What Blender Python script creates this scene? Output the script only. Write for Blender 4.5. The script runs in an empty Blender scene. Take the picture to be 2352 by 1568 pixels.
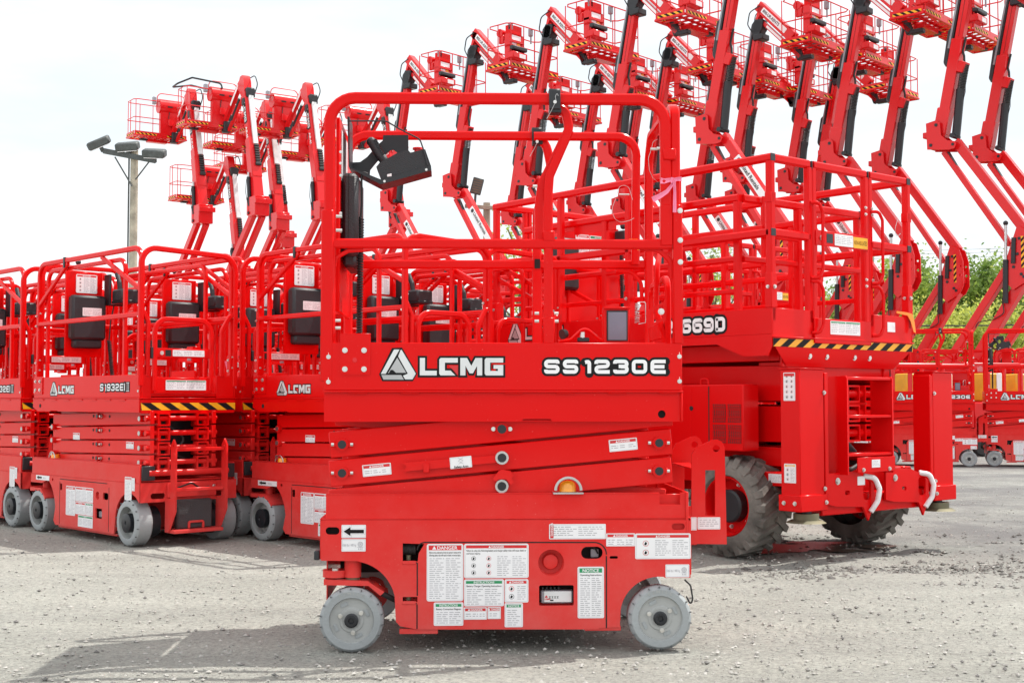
import bpy, math, random
from mathutils import Vector, Matrix, geometry
V = Vector
PI = math.pi
R = math.radians
random.seed(7)
scene = bpy.context.scene
COL = scene.collection

# ------------------------------------------------------------------ camera
FPX, PITCH, EYE = 3005.0, math.atan(136 / 3005.0), 0.905      # focal length in photo pixels (2352 wide)
cd = bpy.data.cameras.new('camera'); cam = bpy.data.objects.new('camera', cd); COL.objects.link(cam)
cd.sensor_width = 36.0; cd.lens = FPX / 2352 * 36; cd.clip_start = 0.1; cd.clip_end = 3000
cam.location = (0, 0, EYE); cam.rotation_euler = (PI / 2 + PITCH, 0, 0)
scene.camera = cam
# ------------------------------------------------------------------ sky, sun, exposure
SUN = V((0.98, 0.50, 2.03)).normalized()
elev = math.asin(SUN.z); azim = math.atan2(SUN.x, SUN.y)
w = bpy.data.worlds.new('World'); scene.world = w; w.use_nodes = True
nt = w.node_tree; nt.nodes.clear(); N = nt.nodes.new; LK = nt.links.new
out = N('ShaderNodeOutputWorld'); bg = N('ShaderNodeBackground'); sky = N('ShaderNodeTexSky')
sky.sky_type = 'NISHITA'; sky.sun_disc = False; sky.sun_elevation = elev; sky.sun_rotation = azim
sky.dust_density = 1.5; sky.air_density = 1.0
tc = N('ShaderNodeTexCoord'); mp = N('ShaderNodeMapping'); mp.inputs['Scale'].default_value = (1.2, 1.2, 4.5)
no = N('ShaderNodeTexNoise'); no.inputs['Scale'].default_value = 2.1; no.inputs['Detail'].default_value = 8; no.inputs['Roughness'].default_value = .55
cr = N('ShaderNodeValToRGB'); cr.color_ramp.elements[0].position = .28; cr.color_ramp.elements[0].color = (.78, .78, .78, 1)
cr.color_ramp.elements[1].position = .55; cr.color_ramp.elements[1].color = (.96, .96, .96, 1)
mx = N('ShaderNodeMixRGB'); mx.inputs['Color2'].default_value = (10.2, 10.3, 10.4, 1)
sx = N('ShaderNodeSeparateXYZ'); fy = N('ShaderNodeMapRange'); fy.inputs['From Min'].default_value = .25; fy.inputs['From Max'].default_value = .9; fy.inputs['To Min'].default_value = 0; fy.inputs['To Max'].default_value = 1
cb_ = N('ShaderNodeMixRGB'); cb_.inputs['Color1'].default_value = (10.2, 10.3, 10.4, 1); n2 = N('ShaderNodeTexNoise'); n2.inputs['Scale'].default_value = 3.2; n2.inputs['Detail'].default_value = 7
c2_ = N('ShaderNodeValToRGB'); c2_.color_ramp.elements[0].position = .38; c2_.color_ramp.elements[0].color = (.67, .73, .765, 1); c2_.color_ramp.elements[1].position = .62; c2_.color_ramp.elements[1].color = (.815, .825, .825, 1)
s10 = N('ShaderNodeMixRGB'); s10.blend_type = 'MULTIPLY'; s10.inputs['Fac'].default_value = 1; s10.inputs['Color2'].default_value = (10, 10, 10, 1)
LK(tc.outputs['Generated'], sx.inputs['Vector']); LK(sx.outputs['Y'], fy.inputs['Value']); LK(fy.outputs['Result'], cb_.inputs['Fac']); LK(mp.outputs['Vector'], n2.inputs['Vector']); LK(n2.outputs['Fac'], c2_.inputs['Fac'])
LK(c2_.outputs['Color'], s10.inputs['Color1']); LK(s10.outputs['Color'], cb_.inputs['Color2']); LK(cb_.outputs['Color'], mx.inputs['Color2'])
LK(tc.outputs['Generated'], mp.inputs['Vector']); LK(mp.outputs['Vector'], no.inputs['Vector']); LK(no.outputs['Fac'], cr.inputs['Fac'])
LK(cr.outputs['Color'], mx.inputs['Fac']); LK(sky.outputs['Color'], mx.inputs['Color1']); LK(mx.outputs['Color'], bg.inputs['Color'])
bg.inputs['Strength'].default_value = 0.10; LK(bg.outputs['Background'], out.inputs['Surface'])
sl = bpy.data.lights.new('sun', 'SUN'); sl.energy = 3.4; sl.angle = R(0.55); sl.color = (1.0, .955, .88)
so = bpy.data.objects.new('sun', sl); COL.objects.link(so); so.rotation_euler = SUN.to_track_quat('Z', 'Y').to_euler(); so.location = SUN * 40
vs = scene.view_settings; vs.view_transform = 'Standard'; vs.look = 'None'; vs.gamma = 1; vs.exposure = 0.57; vs.use_curve_mapping = False

# ------------------------------------------------------------------ materials
def nodes(name):
    m = bpy.data.materials.new(name); m.use_nodes = True
    t = m.node_tree; return m, t, t.nodes['Principled BSDF'], t.nodes.new, t.links.new
def mat(name, col, rough=.5, metal=0, var=.12, scale=9, bump=0, bscale=60, coat=0, spec=.5, vary_rough=.08):
    m, t, p, n, l = nodes(name)
    p.inputs['Roughness'].default_value = rough; p.inputs['Metallic'].default_value = metal
    p.inputs['Coat Weight'].default_value = coat; p.inputs['Coat Roughness'].default_value = .12
    p.inputs['Specular IOR Level'].default_value = spec
    tcn = n('ShaderNodeTexCoord'); ns = n('ShaderNodeTexNoise'); ns.inputs['Scale'].default_value = scale; ns.inputs['Detail'].default_value = 6
    l(tcn.outputs['Object'], ns.inputs['Vector'])
    r = n('ShaderNodeValToRGB'); a = 1 - var; b = 1 + var
    r.color_ramp.elements[0].position = .3; r.color_ramp.elements[0].color = (col[0] * a, col[1] * a, col[2] * a, 1)
    r.color_ramp.elements[1].position = .7; r.color_ramp.elements[1].color = (min(col[0] * b, 1), min(col[1] * b, 1), min(col[2] * b, 1), 1)
    l(ns.outputs['Fac'], r.inputs['Fac']); l(r.outputs['Color'], p.inputs['Base Color'])
    mr = n('ShaderNodeMapRange'); mr.inputs['To Min'].default_value = max(rough - vary_rough, .02); mr.inputs['To Max'].default_value = min(rough + vary_rough, 1)
    l(ns.outputs['Fac'], mr.inputs['Value']); l(mr.outputs['Result'], p.inputs['Roughness'])
    if bump:
        nb = n('ShaderNodeTexNoise'); nb.inputs['Scale'].default_value = bscale; nb.inputs['Detail'].default_value = 5
        l(tcn.outputs['Object'], nb.inputs['Vector']); bp = n('ShaderNodeBump'); bp.inputs['Strength'].default_value = bump; bp.inputs['Distance'].default_value = .01
        l(nb.outputs['Fac'], bp.inputs['Height']); l(bp.outputs['Normal'], p.inputs['Normal'])
    return m
def paint(name, col, dust=.0, wave=.35, spec=.13, coat=.03):
    """glossy machine paint: faint orange peel, pale dust specks and a film of dust low down"""
    m, t, p, n, l = nodes(name)
    p.inputs['Coat Weight'].default_value = coat; p.inputs['Coat Roughness'].default_value = .1
    p.inputs['Specular IOR Level'].default_value = spec
    tcn = n('ShaderNodeTexCoord'); ns = n('ShaderNodeTexNoise'); ns.inputs['Scale'].default_value = 3.5; ns.inputs['Detail'].default_value = 7
    l(tcn.outputs['Object'], ns.inputs['Vector'])
    c1 = n('ShaderNodeMixRGB'); c1.inputs['Color1'].default_value = (col[0] * .93, col[1] * .8, col[2] * .8, 1); c1.inputs['Color2'].default_value = (col[0], col[1] * 1.3, col[2] * 1.3, 1)
    l(ns.outputs['Fac'], c1.inputs['Fac'])
    sp = n('ShaderNodeTexNoise'); sp.inputs['Scale'].default_value = 160; sp.inputs['Detail'].default_value = 2
    l(tcn.outputs['Object'], sp.inputs['Vector'])
    sr = n('ShaderNodeValToRGB'); sr.color_ramp.elements[0].position = .735; sr.color_ramp.elements[0].color = (0, 0, 0, 1)
    sr.color_ramp.elements[1].position = .77; sr.color_ramp.elements[1].color = (.5, .5, .5, 1)
    l(sp.outputs['Fac'], sr.inputs['Fac'])
    xyz = n('ShaderNodeSeparateXYZ'); l(tcn.outputs['Object'], xyz.inputs['Vector'])
    lowr = n('ShaderNodeMapRange'); lowr.inputs['From Min'].default_value = .75; lowr.inputs['From Max'].default_value = .05
    lowr.inputs['To Max'].default_value = dust; l(xyz.outputs['Z'], lowr.inputs['Value'])
    big = n('ShaderNodeTexNoise'); big.inputs['Scale'].default_value = 8; big.inputs['Detail'].default_value = 9; big.inputs['Roughness'].default_value = .7
    l(tcn.outputs['Object'], big.inputs['Vector'])
    mu = n('ShaderNodeMath'); mu.operation = 'MULTIPLY'; l(lowr.outputs['Result'], mu.inputs[0]); l(big.outputs['Fac'], mu.inputs[1])
    ad = n('ShaderNodeMath'); ad.operation = 'ADD'; ad.use_clamp = True; l(mu.outputs[0], ad.inputs[0])
    ml2 = n('ShaderNodeMath'); ml2.operation = 'MULTIPLY'; l(sr.outputs['Color'], ml2.inputs[0]); ml2.inputs[1].default_value = .35 if dust else .12
    l(ml2.outputs[0], ad.inputs[1])
    c2 = n('ShaderNodeMixRGB'); c2.inputs['Color2'].default_value = (.55, .46, .42, 1); l(ad.outputs[0], c2.inputs['Fac']); l(c1.outputs['Color'], c2.inputs['Color1'])
    l(c2.outputs['Color'], p.inputs['Base Color'])
    mr = n('ShaderNodeMapRange'); mr.inputs['To Min'].default_value = .16; mr.inputs['To Max'].default_value = .30
    l(ns.outputs['Fac'], mr.inputs['Value']); l(mr.outputs['Result'], p.inputs['Roughness'])
    bp = n('ShaderNodeBump'); bp.inputs['Strength'].default_value = wave; bp.inputs['Distance'].default_value = .004
    l(ns.outputs['Fac'], bp.inputs['Height']); l(bp.outputs['Normal'], p.inputs['Normal'])
    return m
RED = paint('red_paint', (.69, .003, .004), .0, .35)
REDD = paint('dusty_red_paint', (.71, .003, .003), .30, .35)
REDF = paint('boom_red_paint', (.69, .008, .011), 0, .2, .35, .08)
WHT = mat('white_label', (.80, .80, .82), .45, var=.03)
BLK = mat('black_ink', (.010, .010, .011), .5, spec=.15)
INK = mat('grey_ink', (.40, .40, .43), .5)
LRED = mat('label_red', (.62, .015, .02), .4)
LGRN = mat('label_green', (.01, .27, .10), .4)
LYEL = mat('hazard_yellow', (.85, .42, .01), .4, var=.06)
PLB = mat('black_plastic', (.019, .020, .024), .42, bump=.3, bscale=220, spec=.45)
BLM = mat('black_metal', (.016, .018, .022), .36, spec=.4)
DARK = mat('dark_cavity', (.012, .008, .008), .8)
TRD = mat('tread_groove', (.12, .125, .13), .8)
RUB = mat('black_rubber', (.02, .02, .021), .6)
GTY = mat('grey_tyre', (.30, .325, .335), .62, var=.13, scale=3, bump=.25, bscale=90)
GDI = mat('grey_wheel_disc', (.36, .375, .37), .5, var=.13, scale=4, bump=.15, bscale=120)
TYR = mat('muddy_tyre', (.145, .135, .12), .88, var=.45, scale=7, bump=.7, bscale=40)
SIL = mat('silver_decal', (.66, .68, .69), .35, metal=.1, var=.14, scale=5)
SILD = mat('dark_silver_decal', (.42, .43, .44), .35, metal=.1, var=.2, scale=5)
ZINC = mat('zinc_bolt', (.62, .62, .60), .3, metal=.85)
STEEL = mat('bare_steel', (.5, .5, .5), .28, metal=.9)
AMB = mat('amber_lens', (.85, .32, .01), .18, coat=.6, var=.15, scale=30)
GRY = mat('grey_plastic', (.27, .27, .30), .35)
PINK = mat('pink_ribbon', (.80, .22, .36), .5, var=.15)
ORG = mat('orange_ribbon', (.9, .22, .01), .5)
WOOD = mat('weathered_wood', (.36, .33, .26), .85, var=.3, scale=6, bump=.5, bscale=30)
GALV = mat('grey_lamp_metal', (.065, .075, .075), .55, var=.25)
BRZ = mat('bronze_lamp', (.16, .10, .06), .5)
BRASS = mat('zinc_pad', (.17, .16, .10), .6, metal=.4, var=.3)
WRAP = mat('white_wrap', (.75, .75, .77), .5, bump=.3, bscale=50)
BOX_G = mat('battery_box', (.05, .052, .055), .7, bump=.4, bscale=120)
YEL = mat('yellow_paint', (.66, .34, .015), .45)
MESHM = mat('grille_mesh', (.10, .006, .006), .7)
WIRE = mat('wire_black', (.03, .03, .035), .6); WIREG = mat('wire_grey', (.30, .34, .38), .6)

# ------------------------------------------------------------------ mesh builder
class MB:
    def __init__(s): s.v = []; s.f = []; s.m = []; s.i = []; s.T = Matrix.Identity(4)
    def k(s, m):
        if m not in s.m: s.m.append(m)
        return s.m.index(m)
    def raw(s, vs, fs, m):
        b = len(s.v); s.v += [s.T @ V(p) for p in vs]; q = s.k(m)
        for f in fs: s.f.append([b + j for j in f]); s.i.append(q)
        return s
    def box(s, x0, x1, y0, y1, z0, z1, m, b=0.003, rot=None):
        c = V(((x0 + x1) / 2, (y0 + y1) / 2, (z0 + z1) / 2)); h = [abs(x1 - x0) / 2, abs(y1 - y0) / 2, abs(z1 - z0) / 2]
        b = min(b, min(h) * .45); vs = []; idx = {}
        for sx in (-1, 1):
            for sy in (-1, 1):
                for sz in (-1, 1):
                    sg = (sx, sy, sz)
                    for a in range(3):
                        idx[(sg, a)] = len(vs)
                        vs.append(V([sg[j] * (h[j] - (b if j != a else 0)) for j in range(3)]))
        fs = []
        for a in range(3):
            p, q = [j for j in range(3) if j != a]
            for sa in (-1, 1):
                L = []
                for (u, w_) in ((-1, -1), (1, -1), (1, 1), (-1, 1)):
                    sg = [0, 0, 0]; sg[a] = sa; sg[p] = u; sg[q] = w_; L.append(idx[(tuple(sg), a)])
                fs.append(L if (sa > 0) == (a != 1) else L[::-1])
        if b > 0:
            for a in range(3):
                p, q = [j for j in range(3) if j != a]
                for sp_ in (-1, 1):
                    for sq in (-1, 1):
                        A = [0, 0, 0]; A[p] = sp_; A[q] = sq; B = A[:]; A[a] = -1; B[a] = 1; A = tuple(A); B = tuple(B)
                        fs.append([idx[(A, p)], idx[(A, q)], idx[(B, q)], idx[(B, p)]])
            for sx in (-1, 1):
                for sy in (-1, 1):
                    for sz in (-1, 1): fs.append([idx[((sx, sy, sz), j)] for j in range(3)])
        # face orientation outward
        g = []
        for f in fs:
            ce = sum((vs[j] for j in f), V()) / len(f); nn = geometry.normal([vs[j] for j in f])
            g.append(f if nn.dot(ce) > 0 else f[::-1])
        if rot is not None: vs = [rot @ p for p in vs]
        return s.raw([p + c for p in vs], g, m)
    def obox(s, a, b, w_, d, m, ref=(0, 1, 0), bev=.003):
        """box whose axis runs a->b; w_ across in the plane, d along ref"""
        a = V(a); b = V(b); t = (b - a); L = t.length; t.normalize(); r = V(ref); r = (r - t * r.dot(t)).normalized(); u = r.cross(t)
        M = Matrix((u, r, t)).transposed(); M.resize_4x4(); M.translation = (a + b) / 2
        T0 = s.T; s.T = T0 @ M; s.box(-w_ / 2, w_ / 2, -d / 2, d / 2, -L / 2, L / 2, m, bev); s.T = T0; return s
    def ext(s, pts, y0, y1, m, holes=(), back=True):
        """polygon in xz extruded from y0 (front) to y1"""
        polys = [list(pts)] + [list(h) for h in holes]
        flat = [p for q in polys for p in q]; n = len(flat)
        tri = geometry.tessellate_polygon([[V((p[0], p[1], 0)) for p in q] for q in polys])
        F = []; 
        for t in tri:
            a, b, c = [flat[j] for j in t]; cr_ = (b[0] - a[0]) * (c[1] - a[1]) - (b[1] - a[1]) * (c[0] - a[0])
            if abs(cr_) < 1e-12: continue
            t = list(t) if cr_ > 0 else list(t)[::-1]      # ccw seen from -y (x right, z up)
            F.append(t)
            if back: F.append([j + n for j in t[::-1]])
        o = 0
        if back:
            for qi, q in enumerate(polys):
                ar = sum(q[j][0] * q[(j + 1) % len(q)][1] - q[(j + 1) % len(q)][0] * q[j][1] for j in range(len(q)))
                ccw = ar > 0
                if qi > 0: ccw = not ccw
                for j in range(len(q)):
                    a = o + j; b = o + (j + 1) % len(q)
                    F.append([a, a + n, b + n, b] if ccw else [b, b + n, a + n, a])
                o += len(q)
        return s.raw([(p[0], y0, p[1]) for p in flat] + ([(p[0], y1, p[1]) for p in flat] if back else []), F, m)
    def cyl(s, a, b, r, m, n=16, r2=None, cap=True):
        a = V(a); b = V(b); t = (b - a).normalized(); r2 = r if r2 is None else r2
        ref = V((0, 0, 1)) if abs(t.z) < .9 else V((1, 0, 0)); u = t.cross(ref).normalized(); w_ = t.cross(u)
        vs = []
        for c, rr in ((a, r), (b, r2)):
            for k in range(n): an = 2 * PI * k / n; vs.append(c + (u * math.cos(an) + w_ * math.sin(an)) * rr)
        F = [[k, (k + 1) % n, n + (k + 1) % n, n + k] for k in range(n)]
        if cap: F += [list(range(n))[::-1], list(range(n, 2 * n))]
        return s.raw(vs, F, m)
    def lathe(s, prof, c, m, n=40, axis=(0, 1, 0)):
        """prof: list of (radius, offset along axis)"""
        ax = V(axis).normalized(); ref = V((0, 0, 1)) if abs(ax.z) < .9 else V((1, 0, 0)); u = ax.cross(ref).normalized(); w_ = ax.cross(u); c = V(c); vs = []
        for r, o in prof:
            for k in range(n): an = 2 * PI * k / n; vs.append(c + ax * o + (u * math.cos(an) + w_ * math.sin(an)) * max(r, 1e-4))
        F = []
        for j in range(len(prof) - 1):
            for k in range(n): a = j * n + k; b = j * n + (k + 1) % n; F.append([a, b, b + n, a + n])
        return s.raw(vs, F, m)
    def tube(s, pts, w_, d=None, m=None, fil=0, n=0, ref=(0, 1, 0), seg=7, cap=True):
        """n=0: rounded rectangular profile (w_ in the plane, d along ref); n>0 round of diameter w_"""
        pts = [V(p) for p in pts]; d = d or w_
        if fil:
            P = [pts[0]]
            for j in range(1, len(pts) - 1):
                a, b, c = pts[j - 1], pts[j], pts[j + 1]; d1 = (a - b); d2 = (c - b); l1, l2 = d1.length, d2.length; d1.normalize(); d2.normalize()
                ang = d1.angle(d2)
                if ang > PI - .03: P.append(b); continue
                L = min(fil / math.tan(ang / 2), l1 * .49, l2 * .49); rr = L * math.tan(ang / 2)
                ce = b + (d1 + d2).normalized() * (rr / math.sin(ang / 2)); p0 = b + d1 * L - ce; p1 = b + d2 * L - ce
                tot = p0.angle(p1); ax = p0.cross(p1).normalized()
                for q in range(seg + 1): P.append(ce + Matrix.Rotation(tot * q / seg, 3, ax) @ p0)
            P.append(pts[-1]); pts = P
        if n: prof = [(w_ / 2 * math.cos(2 * PI * k / n), w_ / 2 * math.sin(2 * PI * k / n)) for k in range(n)]
        else:
            a, b, c = w_ / 2, d / 2, min(w_, d) * .2
            prof = [(a - c, -b), (a, -b + c), (a, b - c), (a - c, b), (-a + c, b), (-a, b - c), (-a, -b + c), (-a + c, -b)]
        t0 = (pts[1] - pts[0]).normalized(); r = V(ref); r = r - t0 * r.dot(t0)
        if r.length < 1e-3: r = V((1, 0, 0)) - t0 * t0.x
        if r.length < 1e-3: r = V((0, 0, 1))
        r.normalize(); vs = []; K = len(prof); pt = t0
        for j, p in enumerate(pts):
            if j == 0: t = t0
            elif j == len(pts) - 1: t = (pts[j] - pts[j - 1]).normalized()
            else: t = ((pts[j] - pts[j - 1]).normalized() + (pts[j + 1] - pts[j]).normalized()).normalized()
            r = pt.rotation_difference(t) @ r; r = (r - t * r.dot(t)).normalized(); pt = t; u = r.cross(t)
            k = 1.0
            if 0 < j < len(pts) - 1:
                co = (pts[j] - pts[j - 1]).normalized().dot(t); k = 1 / max(co, .5)
            for (x, y) in prof: vs.append(p + u * x * k + r * y)
        F = []
        for j in range(len(pts) - 1):
            for q in range(K): a = j * K + q; b = j * K + (q + 1) % K; F.append([a, b, b + K, a + K])
        if cap: F += [list(range(K))[::-1], [(len(pts) - 1) * K + q for q in range(K)]]
        return s.raw(vs, F, m)
    def sphere(s, c, r, m, n=12, sc=(1, 1, 1)):
        vs = []; F = []; h = n // 2
        for a in range(h + 1):
            th_ = PI * a / h
            for k in range(n): ph = 2 * PI * k / n; vs.append((c[0] + r * sc[0] * math.sin(th_) * math.cos(ph), c[1] + r * sc[1] * math.sin(th_) * math.sin(ph), c[2] + r * sc[2] * math.cos(th_)))
        for a in range(h):
            for k in range(n): p = a * n + k; q = a * n + (k + 1) % n; F.append([p, p + n, q + n, q])
        return s.raw(vs, F, m)
    def bolt(s, x, y, z, r, m=None, depth=.010, d=(0, -1, 0)):
        m = m or ZINC; d = V(d); c = V((x, y, z)); s.cyl(c, c + d * depth * .35, r * 1.35, m, 14); s.cyl(c + d * depth * .35, c + d * depth, r, m, 6); return s
    def text(s, txt, x, z, h, y, m, wide=1.0, align='L', bold=0.0, maxw=None):
        vs, F, W = glyphs(txt, bold); k = h; kx = h * wide
        if maxw and W * kx > maxw: kx = maxw / W
        if align == 'C': x -= W * kx / 2
        if align == 'R': x -= W * kx
        return s.raw([(x + p[0] * kx, y, z + p[1] * k) for p in vs], F, m)
    def build(s, name, parent=None, smooth=True, **kw):
        me = bpy.data.meshes.new(name); me.from_pydata([tuple(p) for p in s.v], [], s.f)
        for m in s.m: me.materials.append(m)
        me.polygons.foreach_set('material_index', s.i); me.validate(); me.update()
        if smooth and len(me.polygons): me.shade_smooth(); me.set_sharp_from_angle(angle=R(38))
        o = bpy.data.objects.new(name, me); COL.objects.link(o)
        if parent: o.parent = parent
        for k_, v_ in kw.items(): o[k_] = v_
        return o
_g = {}
def glyphs(txt, bold):
    """outline of a word as flat faces, cap height 1, left edge 0"""
    key = (txt, bold)
    if key in _g: return _g[key]
    c = bpy.data.curves.new('t', 'FONT'); c.body = txt; c.offset = bold; c.resolution_u = 3; c.fill_mode = 'FRONT'
    o = bpy.data.objects.new('t', c); COL.objects.link(o); dg = bpy.context.evaluated_depsgraph_get()
    me = bpy.data.meshes.new_from_object(o.evaluated_get(dg))
    vs = [(v.co.x, v.co.y) for v in me.vertices]; F = []
    for p in me.polygons:
        if p.normal.z < -.5: F.append(list(p.vertices)[::-1])
        elif p.normal.z > .5: F.append(list(p.vertices))
    if not vs: vs = [(0, 0)]
    # capital height of the built-in face is about .73 of the size
    x0 = min(v[0] for v in vs); k = 1 / .70
    vs = [((a - x0) * k, b * k) for a, b in vs]; W = max(v[0] for v in vs)
    bpy.data.objects.remove(o); bpy.data.curves.remove(c); bpy.data.meshes.remove(me)
    _g[key] = (vs, F, W); return _g[key]
def empty(name, label, cat, loc=(0, 0, 0), rz=0, group=None, sc=1):
    o = bpy.data.objects.new(name, None); COL.objects.link(o); o.location = loc; o.rotation_euler = (0, 0, rz); o.scale = (sc, sc, sc)
    o.empty_display_size = .1; o['label'] = label; o['category'] = cat
    if group: o['group'] = group
    return o
def tag(o, label, cat, group=None):
    o['label'] = label; o['category'] = cat
    if group: o['group'] = group
    return o
def copy_tree(o, parent=None, skip=()):
    c = o.copy(); COL.objects.link(c); c.parent = parent
    for ch in KIDS.get(o.name, ()):
        if ch.name.split('.')[0] in skip: continue
        copy_tree(ch, c, skip)
    return c
KIDS = {}
def index_kids():
    KIDS.clear()
    for o in bpy.data.objects:
        if o.parent: KIDS.setdefault(o.parent.name, []).append(o)
def fmat(x, y, rz, sc=1): return Matrix.Translation((x, y, 0)) @ Matrix.Rotation(rz, 4, 'Z') @ Matrix.Scale(sc, 4)
CR = Matrix.Rotation(PI / 2 + PITCH, 3, 'X')
def survey(M, axis, val, px, py):
    """photo measurement (2352-wide pixels) -> machine coordinates on the plane axis=val of a machine standing at M"""
    Mi = M.inverted(); o = Mi @ V((0, 0, EYE)); d = Mi.to_3x3() @ (CR @ V(((px - 1176) / FPX, (784 - py) / FPX, -1)))
    t = (val - o[axis]) / d[axis]; return o + d * t
def rrect(x0, z0, x1, z1, r, n=4):
    P = []
    for cx, cz, a in ((x1 - r, z1 - r, 0), (x0 + r, z1 - r, PI / 2), (x0 + r, z0 + r, PI), (x1 - r, z0 + r, 1.5 * PI)):
        for k in range(n + 1): an = a + PI / 2 * k / n; P.append((cx + r * math.cos(an), cz + r * math.sin(an)))
    return P
def circ(x, z, r, n=20): return [(x + r * math.cos(2 * PI * k / n), z + r * math.sin(2 * PI * k / n)) for k in range(n)]

# ------------------------------------------------------------------ markings
def fake_lines(b, x0, z0, x1, z1, y, rnd, pitch=.0062, m=INK, fill=.55):
    z = z1 - pitch
    while z > z0:
        x = x0; end = x0 + (x1 - x0) * rnd.uniform(.6, 1)
        while x < end:
            L = rnd.uniform(.006, .022); x2 = min(x + L, x1)
            b.raw([(x, y, z), (x2, y, z), (x2, y, z + pitch * fill * .62), (x, y, z + pitch * fill * .62)], [[0, 1, 2, 3]], m); x += L + .004
        z -= pitch
def decal(name, parent, x0, z0, x1, z1, y, head=None, hc=None, body='', cols=1, rot=0, seed=1, pics=0, lines=(), T=None, pitch=.0075, label=None):
    """white sticker on a face looking to -y: rounded plate, printed border, coloured header, rows of print"""
    rnd = random.Random(seed); b = MB(); cx, cz = (x0 + x1) / 2, (z0 + z1) / 2
    b.T = (T or Matrix.Identity(4)) @ Matrix.Translation((cx, 0, cz)) @ Matrix.Rotation(-rot, 4, 'Y') @ Matrix.Translation((-cx, 0, -cz))
    W, H = x1 - x0, z1 - z0; r = min(W, H) * .06
    b.ext(rrect(x0, z0, x1, z1, r), y - .0012, y, WHT)
    e = min(.0035, H * .05); t = .0008; yy = y - .0016
    for (a, c, d, g) in ((x0 + e, z0 + e, x1 - e, z0 + e + t), (x0 + e, z1 - e - t, x1 - e, z1 - e), (x0 + e, z0 + e + t, x0 + e + t, z1 - e - t), (x1 - e - t, z0 + e + t, x1 - e, z1 - e - t)):
        b.raw([(a, yy, c), (d, yy, c), (d, yy, g), (a, yy, g)], [[0, 1, 2, 3]], INK)
    top = z1 - e * 1.6; ix0, ix1 = x0 + e * 2, x1 - e * 2
    if head:
        hh = min(max(H * .085, .010), .017); cc = {'r': LRED, 'g': LGRN, 'o': LYEL}[hc]
        b.raw([(ix0, yy, top - hh), (ix1, yy, top - hh), (ix1, yy, top), (ix0, yy, top)], [[0, 1, 2, 3]], cc)
        tw = len(head) * hh * .62
        b.text(head, cx + (hh * .5 if hc == 'r' else 0), top - hh * .86, hh * .72, yy - .0004, WHT, 1.05, 'C', .02, maxw=W * .62)
        if hc == 'r':
            tx = cx - min(tw * .62, W * .38); b.raw([(tx - hh * .45, yy - .0004, top - hh * .85), (tx + hh * .45, yy - .0004, top - hh * .85), (tx, yy - .0004, top - hh * .1)], [[0, 1, 2]], WHT)
        top -= hh + .004
    for ln in lines:
        hh = min(.0075, H * .09); b.text(ln, ix0 + .002, top - hh, hh * .85, yy, BLK, 1, 'L', .015, maxw=(ix1 - ix0) - .004); top -= hh * 1.35
    cw = (ix1 - ix0) / max(cols, 1)
    for c in range(cols):
        a0, a1 = ix0 + cw * c + .003, ix0 + cw * (c + 1) - .003
        if c < pics:
            n = max(2, int((top - z0) / .026))
            for k in range(n):
                pc, pz = (a0 + a1) / 2, top - (k + .5) * (top - z0 - e * 2) / n; rr = min(cw, (top - z0) / n) * .30
                b.raw([(pc + rr * math.cos(q * PI / 6), yy, pz + rr * math.sin(q * PI / 6)) for q in range(12)] + [(pc + rr * .86 * math.cos(q * PI / 6), yy, pz + rr * .86 * math.sin(q * PI / 6)) for q in range(12)],
                      [[q, (q + 1) % 12, 12 + (q + 1) % 12, 12 + q] for q in range(12)], LRED if rnd.random() < .6 else BLK)
                b.raw([(pc - rr * .5, yy, pz - rr * .5), (pc + rr * .15, yy, pz - rr * .6), (pc + rr * .5, yy, pz + rr * .1), (pc, yy, pz + rr * .6), (pc - rr * .3, yy, pz + rr * .2)], [[0, 1, 2, 3, 4]], BLK)
        else: fake_lines(b, a0, z0 + e * 2, a1, top, yy, rnd, pitch)
    o = b.build(name, parent, smooth=False)
    if label: o['label'] = label
    return o
LET = {'L': ([(0, 1), (.32, 1), (.32, .27), (1.05, .27), (1.05, 0), (0, 0)],),
       'C': ([(.08, 1), (1.15, 1), (1.15, .73), (.35, .73), (.35, .28), (.70, .28), (1.0, 0), (.08, 0), (0, .1), (0, .9)],),
       'M': ([(0, 0), (0, 1), (.42, 1), (.68, .55), (.94, 1), (1.36, 1), (1.36, 0), (1.04, 0), (1.04, .55), (.78, .12), (.58, .12), (.32, .55), (.32, 0)],),
       'G': ([(.08, 0), (0, .1), (0, .9), (.08, 1), (1.15, 1), (1.15, .74), (.34, .74), (.34, .26), (.82, .26), (.82, .38), (.55, .38), (.55, .60), (1.15, .60), (1.15, 0)],)}
def offs(poly, o):
    n = len(poly); ar = sum(poly[j][0] * poly[(j + 1) % n][1] - poly[(j + 1) % n][0] * poly[j][1] for j in range(n)); sg = 1 if ar > 0 else -1; P = []
    for j in range(n):
        a, b, c = V(poly[j - 1]), V(poly[j]), V(poly[(j + 1) % n]); d1 = (b - a).normalized(); d2 = (c - b).normalized()
        n1 = V((d1.y, -d1.x)) * sg; n2 = V((d2.y, -d2.x)) * sg; bi = n1 + n2; bi = bi / max(bi.dot(n1), .45); P.append(tuple(b + bi * o))
    return P
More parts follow.
